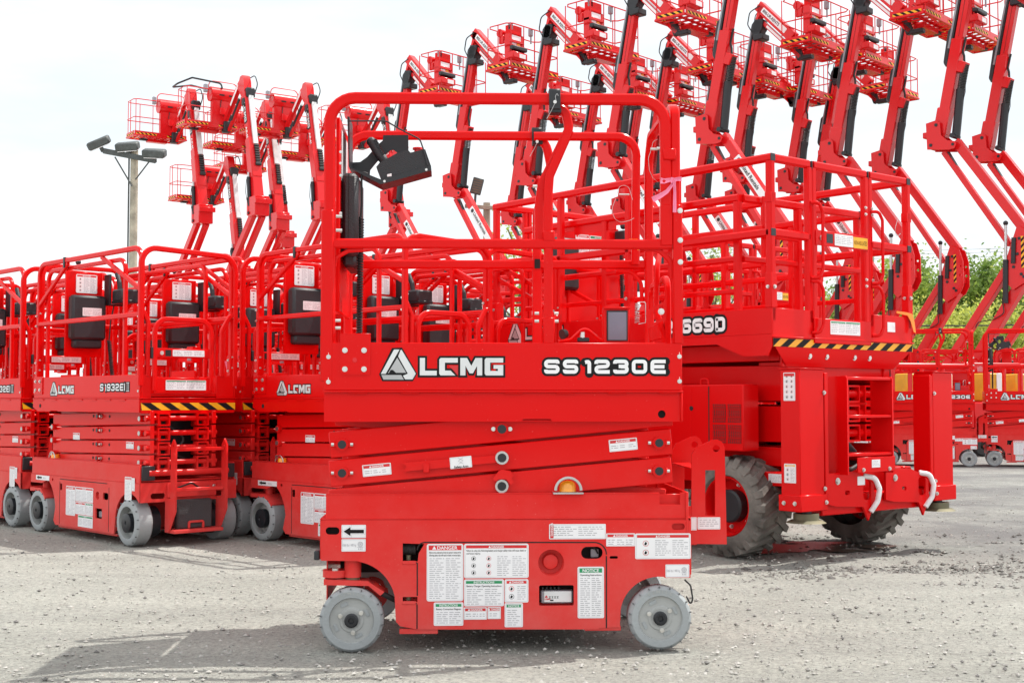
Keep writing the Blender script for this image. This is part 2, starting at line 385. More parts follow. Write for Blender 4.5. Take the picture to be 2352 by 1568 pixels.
def maker_logo(b, x, z, h, y, wide=1.0, tri=True, triw=None):
    """silver triangle emblem followed by the four wide letters; x,z lower left, h letter height"""
    if tri:
        H = h * 1.92; Wt = triw or H * 1.13; z0 = z - h * .33
        q = lambda pts: [(x + (a - 345) / 171 * Wt, z0 + (247 - c) / 152 * H) for a, c in pts]
        b.ext(q([(402, 97), (447, 95), (516, 213), (497, 247), (358, 247), (344, 216)]), y - .0008, y, BLK, back=False)
        y2 = y - .0014
        b.ext(q([(411, 104), (436, 104), (374, 214), (352, 214)]), y2, y, SIL, back=False)
        b.ext(q([(354, 219), (444, 219), (456, 240), (364, 240)]), y2, y, SILD, back=False)
        b.ext(q([(441, 106), (446, 106), (510, 213), (495, 239), (462, 239), (452, 222), (474, 213), (430, 135)]), y2, y, SIL, back=False)
        b.ext(q([(426, 141), (466, 209), (420, 209), (406, 196), (396, 196), (388, 211), (384, 211)]), y2, y, SILD, back=False)
        x += Wt * 1.07
    k = 0; dx = 0
    for c in 'LCMG':
        for poly in LET[c]:
            P = [(x + (dx + a * wide) * h, z + d * h) for a, d in poly]
            b.ext(offs(P, h * .12), y - .0005 - k * .0001, y, BLK, back=False)
            b.ext(P, y - .0016, y, SIL if (k % 2 == 0) else SIL, back=False); k += 1
        if c == 'C': b.ext([(x + (dx + a * wide) * h, z + d * h) for a, d in [(.60, .55), (1.15, .57), (1.15, .03)]], y - .0018, y, LRED, back=False)
        dx += (LET[c][0] and max(p[0] for q_ in LET[c] for p in q_)) * wide + .14
    return x + dx * h
STROKES = {'S': [[(.89, .72), (.89, .89), (.11, .89), (.11, .5), (.89, .5), (.89, .11), (.11, .11), (.11, .28)]], '1': [[(.22, .82), (.5, .89), (.5, 0)]],
 '2': [[(.11, .70), (.11, .89), (.89, .89), (.89, .52), (.11, .46), (.11, .11), (1.0, .11)]], '3': [[(.11, .72), (.11, .89), (.89, .89), (.89, .52), (.36, .52)], [(.5, .50), (.90, .50), (.90, .11), (.11, .11), (.11, .28)]],
 '0': [[(.5, .89), (.89, .89), (.89, .11), (.11, .11), (.11, .89), (.52, .89)]], 'E': [[(1.0, .89), (.11, .89), (.11, .11), (1.0, .11)], [(.11, .5), (.92, .5)]], 'R': [[(.11, 0), (.11, .89), (.89, .89), (.89, .42), (.11, .42)], [(.6, .42), (.9, .03)]],
 '6': [[(.89, .74), (.89, .89), (.11, .89), (.11, .11), (.89, .11), (.89, .54), (.15, .54)]], '9': [[(.11, .26), (.11, .11), (.89, .11), (.89, .89), (.11, .89), (.11, .46), (.85, .46)]], 'D': [[(.05, .89), (.89, .89), (.89, .11), (.05, .11)], [(.13, .06), (.13, .94)]],
 'I': [[(.12, .0), (.12, 1)]], 'A': [[(.11, 0), (.11, .89), (.89, .89), (.89, 0)], [(.11, .38), (.89, .38)]], '4': [[(.72, 0), (.72, .9), (.10, .32), (1.0, .32)]], '5': [[(.95, .89), (.11, .89), (.11, .54), (.89, .54), (.89, .11), (.11, .11), (.11, .26)]], 'J': [[(.85, 1), (.85, .11), (.11, .11), (.11, .34)]], ' ': []}
def model_name(b, txt, x0, x1, z0, h, y, back=True, m=None, lw=.27):
    """square wide letters drawn as strokes, white with a black edge"""
    wd = {'1': .85, 'I': .42, ' ': .5}; tot = sum(wd.get(c, 1.24) for c in txt) - .24; k = (x1 - x0) / tot; x = x0
    for n_, c in enumerate(txt):
        for st in STROKES[c]:
            P = [(x + a * k, z0 + q * h) for a, q in st]
            if back: b.tube([(p[0], y - .0004 - .00012 * n_, p[1]) for p in P], lw * h + .36 * h, .0006, BLK, fil=.2 * h, seg=3)
            b.tube([(p[0], y - .0024, p[1]) for p in P], lw * h, .0006, m or WHT, fil=.18 * h, seg=3)
        if back and st: 
            for st in STROKES[c]:
                for e in (0, -1): b.cyl((x + st[e][0] * k, y - .0003, z0 + st[e][1] * h), (x + st[e][0] * k, y - .0009 - .00012 * n_, z0 + st[e][1] * h), (lw + .36) * h * .53, BLK, 12)
        x += wd.get(c, 1.24) * k
def hazard(b, x0, x1, z0, z1, y, n, m0=LYEL, m1=BLK, lean=1):
    b.raw([(x0, y, z0), (x1, y, z0), (x1, y, z1), (x0, y, z1)], [[0, 1, 2, 3]], m0)
    W = (x1 - x0) / n; s_ = W * .55 * lean
    for k in range(-1, n + 1):
        a = x0 + k * W; P = [(a + max(s_, 0) - s_ / 2, z0), (a + W * .5 + s_ / 2, z0), (a + W * .5 - s_ / 2, z1), (a - s_ / 2, z1)]
        P = [(min(max(p, x0), x1), q) for p, q in [(a + s_, z0), (a + W * .5 + s_, z0), (a + W * .5, z1), (a, z1)]]
        if abs(P[0][0] - P[1][0]) + abs(P[2][0] - P[3][0]) < 1e-4: continue
        b.raw([(p, y - .0007, q) for p, q in P], [[0, 1, 2, 3]], m1)
def cable(b, pts, r, m=RUB, n=6, fil=.03): return b.tube(pts, 2 * r, m=m, n=n, fil=fil, seg=5)
def coil(b, a, c, R_, r, turns, m=RUB, spt=10):
    a = V(a); c = V(c); P = []
    t = (c - a).normalized(); ref = V((1, 0, 0)) if abs(t.x) < .9 else V((0, 1, 0)); u = t.cross(ref).normalized(); w_ = t.cross(u)
    for k in range(turns * spt + 1): an = 2 * PI * k / spt; P.append(a + (c - a) * (k / (turns * spt)) + (u * math.cos(an) + w_ * math.sin(an)) * R_)
    return b.tube(P, 2 * r, m=m, n=5)
# ================================================================== setting
def ground_material():
    m, t, p, n, l = nodes('gravel_ground')
    tcn = n('ShaderNodeTexCoord')
    def noise(s, d=6, r=.6):
        q = n('ShaderNodeTexNoise'); q.inputs['Scale'].default_value = s; q.inputs['Detail'].default_value = d; q.inputs['Roughness'].default_value = r
        l(tcn.outputs['Object'], q.inputs['Vector']); return q.outputs['Fac']
    def ramp(src, p0, c0, p1, c1):
        q = n('ShaderNodeValToRGB'); q.color_ramp.elements[0].position = p0; q.color_ramp.elements[0].color = (*c0, 1); q.color_ramp.elements[1].position = p1; q.color_ramp.elements[1].color = (*c1, 1)
        l(src, q.inputs['Fac']); return q.outputs['Color']
    def mixc(f, a, b, mode='MIX'):
        q = n('ShaderNodeMixRGB'); q.blend_type = mode
        for s_, v_ in (('Fac', f), ('Color1', a), ('Color2', b)):
            if isinstance(v_, (int, float)): q.inputs[s_].default_value = v_
            elif isinstance(v_, tuple): q.inputs[s_].default_value = (*v_, 1)
            else: l(v_, q.inputs[s_])
        return q.outputs['Color']
    base = ramp(noise(1.1, 8, .65), .3, (.385, .388, .355), .7, (.48, .482, .445))
    fine = ramp(noise(38, 8, .75), .34, (.66, .66, .67), .58, (1.08, 1.08, 1.07))
    mpg = n('ShaderNodeMapping'); mpg.inputs['Scale'].default_value = (.35, 2.6, 1); mpg.inputs['Rotation'].default_value = (0, 0, .25); l(tcn.outputs['Object'], mpg.inputs['Vector']); tk = n('ShaderNodeTexNoise'); tk.inputs['Scale'].default_value = 1.3; tk.inputs['Detail'].default_value = 5; l(mpg.outputs['Vector'], tk.inputs['Vector'])
    base = mixc(.8, base, ramp(tk.outputs['Fac'],   .38, (.90, .90, .90), .60, (1.06, 1.06, 1.05)), 'MULTIPLY')
    c = mixc(1.0, base, fine, 'MULTIPLY')
    gr = ramp(noise(95, 5, .75), .34, (.5, .5, .5), .50, (1.06, 1.06, 1.05)); c = mixc(.85, c, gr, 'MULTIPLY')
    # damp grey patches on the right and far side of the yard
    xyz = n('ShaderNodeSeparateXYZ'); l(tcn.outputs['Object'], xyz.inputs['Vector'])
    mr = n('ShaderNodeMapRange'); mr.inputs['From Min'].default_value = .8; mr.inputs['From Max'].default_value = 3.2; l(xyz.outputs['X'], mr.inputs['Value'])
    my = n('ShaderNodeMapRange'); my.inputs['From Min'].default_value = 5.6; my.inputs['From Max'].default_value = 8.5; l(xyz.outputs['Y'], my.inputs['Value'])
    wet = ramp(noise(.8, 9, .72), .36, (0, 0, 0), .56, (1, 1, 1))
    m1 = mixc(1.0, mr.outputs['Result'], my.outputs['Result'], 'MULTIPLY'); m2 = mixc(1.0, m1, wet, 'MULTIPLY')
    c = mixc(m2, c, (.24, .238, .23)); c = mixc(mixc(1.0, m1, (.62, .62, .62), 'MULTIPLY'), c, mixc(1.0, c, (.70, .72, .75), 'MULTIPLY')); 
    track = ramp(noise(2.6, 9, .8), .58, (0, 0, 0), .68, (1, 1, 1)); m3 = mixc(1.0, m1, track, 'MULTIPLY'); c = mixc(m3, c, (.05, .047, .042))
    l(c, p.inputs['Base Color']); p.inputs['Roughness'].default_value = .9; p.inputs['Specular IOR Level'].default_value = .25
    b1 = n('ShaderNodeBump'); b1.inputs['Strength'].default_value = .9; b1.inputs['Distance'].default_value = .028; l(noise(26, 9, .8), b1.inputs['Height'])
    b2 = n('ShaderNodeBump'); b2.inputs['Strength'].default_value = .6; b2.inputs['Distance'].default_value = .006; l(noise(170, 3, .6), b2.inputs['Height']); l(b1.outputs['Normal'], b2.inputs['Normal'])
    l(b2.outputs['Normal'], p.inputs['Normal']); return m
GROUND = ground_material()
def build_ground():
    b = MB(); rnd = random.Random(3)
    xs = [-400, -120, -40, -14] + [-8 + i * .12 for i in range(134)] + [14, 40, 120, 400]
    ys = [-60, -10, 0, 2] + [3 + i * .12 for i in range(92)] + [16, 20, 30, 60, 150, 500]
    from mathutils import noise as mn
    vs = []; F = []
    for y in ys:
        for x in xs:
            a = .012 if (-8 < x < 8 and 3 <= y < 14) else 0
            z = a * mn.noise(V((x * 1.3, y * 1.3, 0))) + a * .55 * mn.noise(V((x * 4.7, y * 4.7, 3)))
            if x > .5 and y > 5.8: z += a * 1.1 * mn.noise(V((x * 5, y * 3, 9)))
            vs.append((x, y, z - .003))
    nx = len(xs)
    for j in range(len(ys) - 1):
        for i in range(nx - 1): a = j * nx + i; F.append([a, a + 1, a + nx + 1, a + nx])
    b.raw(vs, F, GROUND); o = b.build('ground'); o['kind'] = 'structure'
build_ground()
STONE = mat('pebble_stone', (.38, .37, .345), .85, var=.35, scale=3, bump=.3)
STONED = mat('dark_stone', (.20, .195, .185), .85, var=.4, scale=3)
MUD = mat('damp_mud', (.10, .094, .085), .55, var=.4, bump=.6, bscale=50)
def rock(b, x, y, z, r, m, rnd, flat=.6):
    c = [(1, 0, 0), (-1, 0, 0), (0, 1, 0), (0, -1, 0), (0, 0, 1), (0, 0, -1)]; a = rnd.uniform(0, PI); vs = []
    for p in c:
        k = r * rnd.uniform(.65, 1.3); px, py = p[0] * math.cos(a) - p[1] * math.sin(a), p[0] * math.sin(a) + p[1] * math.cos(a); vs.append((x + px * k, y + py * k * .8, z + p[2] * k * flat))
    b.raw(vs, [[0, 2, 4], [2, 1, 4], [1, 3, 4], [3, 0, 4], [2, 0, 5], [1, 2, 5], [3, 1, 5], [0, 3, 5]], m)
def scatter():
    rnd = random.Random(11); b = MB()
    for k in range(24000):
        y = 3.7 + 10 * rnd.random() ** 1.6; x = rnd.uniform(-.42, .42) * y; r = .0022 + .010 * rnd.random() ** 5
        rock(b, x, y, r * .25, r, STONE if rnd.random() < .82 else STONED, rnd)
    b.build('gravel_stones', smooth=False)['kind'] = 'stuff'
    b = MB()
    for k in range(3200):
        t = rnd.random(); y = 6.35 + 2.6 * rnd.random(); x = rnd.uniform(1.2, 4.2) * (y / 7)
        if rnd.random() < .5: y = 7.0 + rnd.gauss(0, .16) + (x - 2) * .12
        rock(b, x, y, 0, .004 + .022 * rnd.random() ** 4, MUD, rnd, .45)
    for k in range(160):
        rock(b, rnd.gauss(3.3, .35), rnd.gauss(5.9, .1), 0, .003 + .012 * rnd.random() ** 2, MUD, rnd, .5)
    b.build('dirt_clods', smooth=False)['kind'] = 'stuff'
scatter()
def puddle():
    m, t, p, n, l = nodes('puddle_water'); p.inputs['Base Color'].default_value = (.10, .085, .068, 1); p.inputs['Roughness'].default_value = .33; p.inputs['Specular IOR Level'].default_value = .25
    b = MB(); rnd = random.Random(5)
    for (cx, cy, rx, ry, m_) in ((1.72, 8.12, .30, .20, m), (2.02, 7.95, .16, .07, m), (1.50, 7.86, .14, .06, m), (2.25, 8.18, .12, .10, m), (1.95, 8.35, .2, .10, m)):
        P = []
        for k in range(40): a = 2 * PI * k / 40; q = 1 + .25 * math.sin(3 * a + 1) + .12 * math.sin(7 * a) + rnd.uniform(-.05, .05); P.append((cx + rx * q * math.cos(a), cy + ry * q * math.sin(a), .004))
        b.raw(P + [(cx, cy, .004)], [[k, (k + 1) % 40, 40] for k in range(40)], m_)
    b.build('puddle')['kind'] = 'structure'
puddle()

# ================================================================== the slab scissor lift in front
def tread_wheel(parent, x, y, z, r, wd, out=-1, lug=18, mt=None, md=None, nb=3, rb=.38, text=None, hub_r=.22, open_rim=False):
    """wheel > tyre, hub; out=-1 means the outside faces -y"""
    mt = mt or GTY; md = md or GDI; b = MB(); o = out
    prof = [(r * .70, 0), (r * .71, o * .002), (r * .90, o * .002), (r * .955, -o * .004), (r, -o * .012), (r, -o * (wd - .01)), (r * .94, -o * wd), (r * .6, -o * wd)]
    b.lathe(prof, (x, y, z), mt, 56)
    for k in range(lug):
        a = 2 * PI * k / lug + .2; c, s = math.cos(a), math.sin(a)
        b.obox((x + c * r * .955, y - o * .012 + o * .011, z + s * r * .955), (x + c * r * 1.004, y - o * .012 + o * .011, z + s * r * 1.001), .0035, .012, TRD, bev=0)
    if text:
        for k, ch in enumerate(text):
            a = PI / 2 + R(24) - k * R(48) / (len(text) - 1); g = MB(); T0 = b.T
            b.T = Matrix.Translation((x + math.cos(a) * r * .80, 0, z + math.sin(a) * r * .80)) @ Matrix.Rotation(-(a - PI / 2), 4, 'Y')
            b.text(ch, 0, 0, r * .095, y + o * .0035, md, 1.3, 'C', .02); b.T = T0
    wh = b.build('wheel', parent)
    b = MB()
    d0 = .010 if not open_rim else .05
    b.lathe([(r * .705, -o * .001), (r * .68, -o * d0), (r * .40, -o * d0), (r * .36, -o * (d0 - .004)), (r * hub_r * 1.25, -o * (d0 - .004)), (r * hub_r * 1.2, -o * d0 * .7), (0, -o * d0 * .7)], (x, y, z), md, 40)
    for k in range(4):
        a = k * PI / 2 + .45; cx, cz = x + math.cos(a) * r * .53, z + math.sin(a) * r * .53
        b.obox((cx - math.sin(a) * r * .12, y - o * (d0 - .0015), cz + math.cos(a) * r * .12), (cx + math.sin(a) * r * .12, y - o * (d0 - .0015), cz - math.cos(a) * r * .12), r * .11, .003, mt if not open_rim else md, bev=.001)
    hb = b.build('wheel_disc', wh)
    b = MB(); b.lathe([(r * hub_r, -o * (d0 * .6)), (r * hub_r, o * .006), (r * hub_r * .8, o * .010), (r * .09, o * .010), (r * .07, o * .004), (0, o * .004)], (x, y, z), BLM, 24); b.build('hub_cap', wh)
    for k in range(nb):
        a = R(38) + 2 * PI * k / nb; b = MB(); b.bolt(x + math.cos(a) * r * rb, y - o * (d0 - .004), z + math.sin(a) * r * rb, r * .055, depth=.014, d=(0, o, 0)); b.build('wheel_bolt', wh)
    return wh
MAINF = (-.02, 5.16, R(2.5))
def build_main():
    M = fmat(*MAINF); root = empty('scissor_lift', 'small red scissor lift standing alone in front, seen side on, on small grey wheels', 'scissor lift', (MAINF[0], MAINF[1], 0), MAINF[2])
    YN, YF = -.36, .34
    def P(px, py, y=YN): p = survey(M, 1, y, px, py); return (p.x, p.z)
    q = lambda x, z, y=YN: P(689.1 + .52397 * x, 746.5 + .52397 * z, y)       # lower close-up
    a = lambda x, z, y=YN: P(689.1 + .4028 * x, 172.3 + .4028 * z, y)         # upper close-up
    g = lambda x, z, y=YN: P(735 + .18307 * x, 189.5 + .18307 * z, y)         # controller close-up
    h = lambda x, z, y=YN: P(712 + .2197 * x, 1177.1 + .2197 * z, y)          # front wheel close-up
    i_ = lambda x, z, y=YN: P(895.8 + .2832 * x, 447.9 + .2832 * z, y)
    X = lambda px, y=YN: P(px, 900, y)[0]; Z = lambda py, y=YN: P(1176, py, y)[1]
    def part(name, b, **k): return b.build(name, root, **k)
    # ---- platform fascia
    x0, x1 = X(743), X(1567); zt, zf, zb = Z(787), Z(896), Z(968)
    b = MB(); b.box(x0, x1, YN, YN + .012, zf, zt, REDD, .002)
    b.box(x0, x1, YF + .008, YF + .02, zf, zt, REDD, .002)
    b.box(x0, x0 + .012, YN + .013, YF + .007, zf, zt, REDD, .002); b.box(x1 - .012, x1, YN + .013, YF + .007, zf, zt, REDD, .002)
    part('platform_fascia', b)
    b = MB(); b.box(x0 + .014, x1 - .014, YN + .014, YF + .006, zf + .002, zf + .03, REDD, .002); part('platform_deck', b)
    b = MB()                                                   # channel below, set back under a welded lip
    b.box(x0 - .001, x1 + .003, YN - .004, YF + .022, zf - .008, zf - .0005, REDD, .002)
    hole = circ(X(1521), Z(951), .0145); nx0, nx1, nz = X(1199), X(1268), Z(962)
    pts = [(x0 + .001, zf - .0085), (x0 + .001, zb), (nx0, zb), (nx0 + .004, nz), (nx1 - .004, nz), (nx1, zb), (x1 + .001, zb), (x1 + .001, zf - .0085)]
    b.ext(pts, YN + .012, YN + .020, REDD, [hole]); b.ext(pts, YF - .002, YF + .006, REDD)
    b.box(x0 + .002, x1, YN + .0205, YN + .05, zb, zb + .006, REDD, .001)
    b.box(x1 - .006, x1 + .002, YN + .0, YF, zb + .001, zf - .009, REDD, .002)
    rnd = random.Random(2)
    for k in range(7): xx = x0 + .09 + k * .19; b.box(xx, xx + .07, YN + .001, YN + .012, zf - .014, zf - .0083, REDD, .002)
    part('platform_beam', b)
    b = MB(); b.cyl((X(1521), YN + .03, Z(951)), (X(1521), YN + .032, Z(951)), .02, DARK); part('beam_hole', b)
    # plate with four bolts
    b = MB(); bx0, bx1, bz0, bz1 = X(781), X(851), Z(861), Z(769); b.ext(rrect(bx0, bz0, bx1, bz1, .006), YN - .006, YN - .0003, REDD); b.box(bx0, bx1, YN - .0055, YN + .02, bz1, bz1 + .004, REDD, .001)
    b.cyl((X(815), YN - .0062, Z(827)), (X(815), YN - .009, Z(827)), .0085, REDF); part('mounting_plate', b)
    for px, py in ((792, 805), (836, 805), (792, 848), (836, 848)):
        b = MB(); b.bolt(X(px), YN - .006, Z(py), .0075, depth=.007); part('bolt', b)
    for px, py in ((754, 820), (754, 877), (1561, 818), (1561, 875)):
        b = MB(); b.bolt(X(px), YN - .0002, Z(py), .0062, depth=.006); b.box(X(px) - .0007, X(px) + .0007, YN - .0012, YN - .0002, Z(py) + .008, Z(py) + .016, WHT, 0); part('bolt', b)
    b = MB(); lx0, _ = P(968, 900); hh = Z(822) - Z(862); triw = X(957) - X(870)
    maker_logo(b, X(871), Z(862), hh, YN - .0003, (X(1151) - X(968)) / hh / 4.93 * 1.0, True, triw); part('maker_logo', b)
    b = MB(); model_name(b, 'SS1230E', X(1250), X(1529), Z(857), Z(826) - Z(857), YN - .0003); part('model_name', b)
    # ---- scissor stack
    def arm(cx, cz, slope, L, hw, y0, y1, name='scissor_arm'):
        b = MB(); d = V((math.cos(slope), 0, math.sin(slope))); c = V((cx, (y0 + y1) / 2, cz)); b.obox(c - d * L / 2, c + d * L / 2, hw * 2, y1 - y0, REDD, bev=.003); return part(name, b)
    sl_ = math.atan2(q(181, 650)[1] - q(1580, 517)[1], -(q(1580, 517)[0] - q(181, 650)[0])); sl_ = math.atan2(q(1580, 517)[1] - q(181, 650)[1], q(1580, 517)[0] - q(181, 650)[0])
    cxz = [q(886, 456), q(886, 582), q(886, 708)]; LA = X(1544) - X(752); hw = .0475
    for n_, (cx, cz) in enumerate(cxz):
        Lk = LA / math.cos(sl_)
        arm(cx - (.0 if n_ else .0), cz, sl_, Lk, hw, YN + .045, YN + .085); arm(cx, cz, sl_, Lk, hw, YF - .085, YF - .045)
        arm(cx, cz - .001, -sl_, Lk * .97, hw * .9, YN + .09, YN + .125); arm(cx, cz, -sl_, Lk * .97, hw * .9, YF - .125, YF - .09)
        b = MB()
        b.cyl((cx, YN + .04, cz), (cx, YF - .04, cz), .018, REDD); yo_ = YN + (.030 if n_ != 1 else .016); b.cyl((cx, yo_, cz), (cx, YN + .045, cz), .0245, STEEL if n_ else REDD); b.cyl((cx, yo_ - .004, cz), (cx, yo_ - .0001, cz), .0165, BLM)
        part('pivot_pin', b)
        if n_ == 0:
            for s in (-1, 1): b = MB(); b.bolt(cx + s * .031, YN + .044, cz, .006, depth=.016); part('bolt', b)
    for (ex, ez) in (q(181, 524), q(181, 650), q(1580, 517), q(1580, 641)):
        b = MB(); b.cyl((ex, YN + .030, ez), (ex, YN + .046, ez), .0235, REDD); b.cyl((ex, YN + .026, ez), (ex, YN + .0299, ez), .0155, BLM); b.cyl((ex, YN + .0462, ez), (ex, YF - .04, ez), .016, REDD); part('pivot_pin', b)
        for s in (-1, 1):
            b = MB(); b.box(ex + s * .028 - .006, ex + s * .028 + .006, YN + .034, YN + .046, ez - .010, ez + .010, REDD, .002); b.cyl((ex + s * .030, YN + .037, ez), (ex + s * .040, YN + .037, ez), .0062, ZINC, 6); part('retaining_bolt', b)
    # safety arm and its latch
    b = MB(); p0 = V((q(450, 622)[0], 0, q(450, 622)[1])); p1 = V((q(905, 584)[0], 0, q(905, 584)[1])); d = (p1 - p0).normalized(); n_ = V((-d.z, 0, d.x)); hv = .0155
    pts = [p0 + n_ * hv, p0 + d * .012, p0 - n_ * hv * 1.1 + d * .004, p1 - n_ * hv * .8, p1 + n_ * hv * .9]; b.ext([(p.x, p.z) for p in pts], YN + .022, YN + .036, REDD)
    cx, cz = q(553, 625); b.box(cx - .011, cx + .011, YN + .012, YN + .0445, cz - .018, cz + .018, REDD, .002); part('safety_arm', b)
    b = MB(); P3 = [q(*k) for k in ((846, 672), (872, 640), (885, 633), (925, 640), (936, 662), (928, 672), (940, 690), (925, 702), (905, 676), (872, 676), (862, 684), (848, 680))]; b.ext(P3, YN + .018, YN + .034, REDD); part('latch', b)
    ang = sl_
    dx0, dz0 = q(657, 632); dx1, dz1 = q(753, 572)
    decal('safety_arm_label', root, dx0, dz0 + .004, dx1, dz1 - .004, YN + .0215, rot=ang, seed=4, body='', cols=0)
    T = Matrix.Translation(((dx0 + dx1) / 2, 0, (dz0 + dz1) / 2)) @ Matrix.Rotation(-ang, 4, 'Y')
    b = MB(); b.T = T; b.text('Safety Arm', 0, -.0195, .0082, YN + .0190, BLK, 1.0, 'C', .02)
    for s in (-1, 1): b.obox((-.009 * s, YN + .019, -.006), (.009 * s, YN + .019, .006), .001, .0006, INK, bev=0); b.obox((-.009 * s, YN + .019, .006), (.009 * s, YN + .019, .017), .001, .0006, INK, bev=0)
    part('safety_arm_print', b, smooth=False)
    decal('danger_label', root, q(270, 662)[0], q(270, 662)[1], q(397, 662)[0], q(397, 610)[1], YN + .0445, 'DANGER', 'r', cols=3, rot=ang, seed=5, pics=0)
    decal('danger_label', root, q(1361, 552)[0], q(1361, 552)[1], q(1486, 552)[0], q(1486, 499)[1], YN + .0445, 'DANGER', 'r', cols=3, rot=ang, seed=6, pics=0)
    # ---- beacon
    bx, bz = q(1176, 738); b = MB(); b.cyl((bx, YN + .03, bz + .006), (bx, YN + .03, bz + .030), .031, AMB, 24, .029); b.lathe([(.029, 0), (.026, .008), (.018, .014), (0, .017)], (bx, YN + .03, bz + .030), AMB, 24, (0, 0, 1)); lens = part('beacon', b)
    b = MB(); b.tube([(bx + .0465 * math.cos(PI * k / 14), YN + .0, bz + .012 + .046 * math.sin(PI * k / 14)) for k in range(15)], .010, .014, STEEL); b.box(bx - .056, bx + .056, YN - .006, YN + .06, bz - .002, bz + .005, STEEL, .001); b.build('beacon_guard', lens)
    # ---- chassis
    t0, t1 = q(113, 742), q(1703, 848); b = MB()
    nX0, nX1, nZ = q(1578, 740)[0], q(1668, 740)[0], q(1600, 787)[1]
    b.ext([(t0[0], t0[1]), (t0[0], t1[1] - .004), (t1[0], t1[1] - .004), (t1[0], t0[1] + .004), (nX1, t0[1] + .002), (nX1, nZ), (nX0, nZ), (nX0, t0[1])], YN + .008, YN + .020, REDD)
    b.box(nX0 - .02, nX1 + .02, YN + .05, YN + .06, nZ - .02, t0[1] - .005, REDD, .002)
    b.box(t0[0], t1[0], YF - .012, YF, t1[1], t0[1], REDD, .002); b.box(t0[0], t0[0] + .012, YN + .021, YF - .013, t1[1], t0[1] - .01, REDD, .002)
    b.box(t1[0] - .010, t1[0], YN - .002, YF, t1[1] - .05, t0[1] + .006, REDD, .003); b.box(t0[0], nX0 - .002, YN + .006, YN + .034, t0[1] - .0005, t0[1] + .003, REDD, .001)
    b.box(t0[0] + .02, t1[0] - .02, YN + .03, YF - .02, t1[1] - .0, t1[1] + .008, REDD, .002)
    part('chassis_tray', b)
    outer = [(92, 856), (97, 853), (1705, 853), (1710, 858), (1712, 1106), (1600, 1106)]
    wr = q(1575, 1273); import math as _m
    arcR = [(1575 + 172 * math.cos(R(t_)), 1273 - 172 * math.sin(R(t_))) for t_ in range(84, 181, 8)]
    left_arc = [(228 + 190 * math.cos(R(t_)) + 2, 1232 - 198 * math.sin(R(t_))) for t_ in range(14, 75, 6)]
    pts = outer + arcR + [(1403, 1322), (1310, 1326), (1310, 1332), (514, 1332), (438, 1318), (420, 1298)] + left_arc + [(250, 1033), (92, 1031)]
    PTS = [q(*p) for p in pts]
    slot = lambda xa, za, xb, zb_: rrect(q(xa, 0)[0], q(0, zb_)[1], q(xb, 0)[0], q(0, za)[1], abs(q(0, za)[1] - q(0, zb_)[1]) / 2.01, 6)
    holes = [slot(118, 885, 178, 918), slot(1625, 875, 1682, 903), [q(*k) for k in ((450, 955), (450, 1035), (516, 1035), (520, 1000), (545, 958))][::1], [q(*k) for k in ((450, 1190), (450, 1212), (515, 1212), (515, 1190))],
             rrect(*q(1048, 1229), *q(1200, 1138), .006), slot(1230, 976, 1324, 1030), slot(1354, 1018, 1390, 1030), circ(*q(1101, 1040), .0475, 32)]
    b = MB(); b.ext(PTS, YN, YN + .012, REDD, holes); side = part('chassis_side', b)
    b = MB(); b.box(q(92, 0)[0], q(1710, 0)[0], YN + .002, YF, q(0, 853)[1] + .0005, q(0, 853)[1] + .004, REDD, .001); b.box(q(1706, 0)[0], q(1712, 0)[0], YN + .013, YF, q(0, 1104)[1], q(0, 853)[1] - .001, REDD, .002)
    b.box(q(92, 0)[0], q(98, 0)[0], YN + .013, YF, q(0, 1028)[1], q(0, 853)[1] - .001, REDD, .002)
    PB = [q(*k) for k in ((1404, 1322), (1404, 1100), (1450, 1035), (390, 1035), (430, 1150), (430, 1300))]; b.ext(PB, YF - .012, YF, REDD)
    b.box(q(430, 0)[0], q(1400, 0)[0], YN + .05, YF - .013, q(0, 1320)[1], q(0, 1310)[1], REDD, .001); b.box(q(430, 0)[0], q(436, 0)[0], YN + .013, YF - .013, q(0, 1320)[1] + .012, q(0, 1040)[1], REDD, .001); b.box(q(1398, 0)[0], q(1403, 0)[0], YN + .013, YF - .013, q(0, 1320)[1] + .012, q(0, 1040)[1], REDD, .001)
    b.box(q(100, 0)[0], q(1700, 0)[0], YN + .10, YF - .05, q(0, 905)[1], q(0, 870)[1], REDD, .002)
    part('chassis_frame', b)
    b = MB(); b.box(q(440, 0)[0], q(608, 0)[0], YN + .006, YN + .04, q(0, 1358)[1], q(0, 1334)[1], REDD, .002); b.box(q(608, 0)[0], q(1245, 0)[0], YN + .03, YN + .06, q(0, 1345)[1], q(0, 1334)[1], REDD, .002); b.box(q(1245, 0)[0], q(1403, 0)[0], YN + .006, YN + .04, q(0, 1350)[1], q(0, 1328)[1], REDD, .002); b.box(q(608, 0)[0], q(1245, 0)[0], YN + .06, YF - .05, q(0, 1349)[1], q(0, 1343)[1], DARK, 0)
    part('pothole_guard', b)
    # door leaf in front of the opening edge, its seam and hinges
    b = MB(); sm = [q(*k) for k in ((516, 1332), (512, 1250), (512, 1216), (450, 1216))]
    for (A, B) in (((514, 1040), (514, 1185)), ((513, 1222), (513, 1330)), ((548, 951), (1290, 951)), ((1343, 1010), (1343, 1326)), ((452, 1040), (512, 1040)), ((452, 1218), (512, 1218))):
        A = q(*A); B = q(*B); b.obox((A[0], YN - .0004, A[1]), (B[0], YN - .0004, B[1]), .0045, .0008, DARK, bev=0)
    P4 = [q(1290 + 53 * math.sin(R(t_)), 1004 - 53 * math.cos(R(t_))) for t_ in range(0, 91, 10)]; b.tube([(p[0], YN - .0004, p[1]) for p in P4], .0045, .0008, DARK)
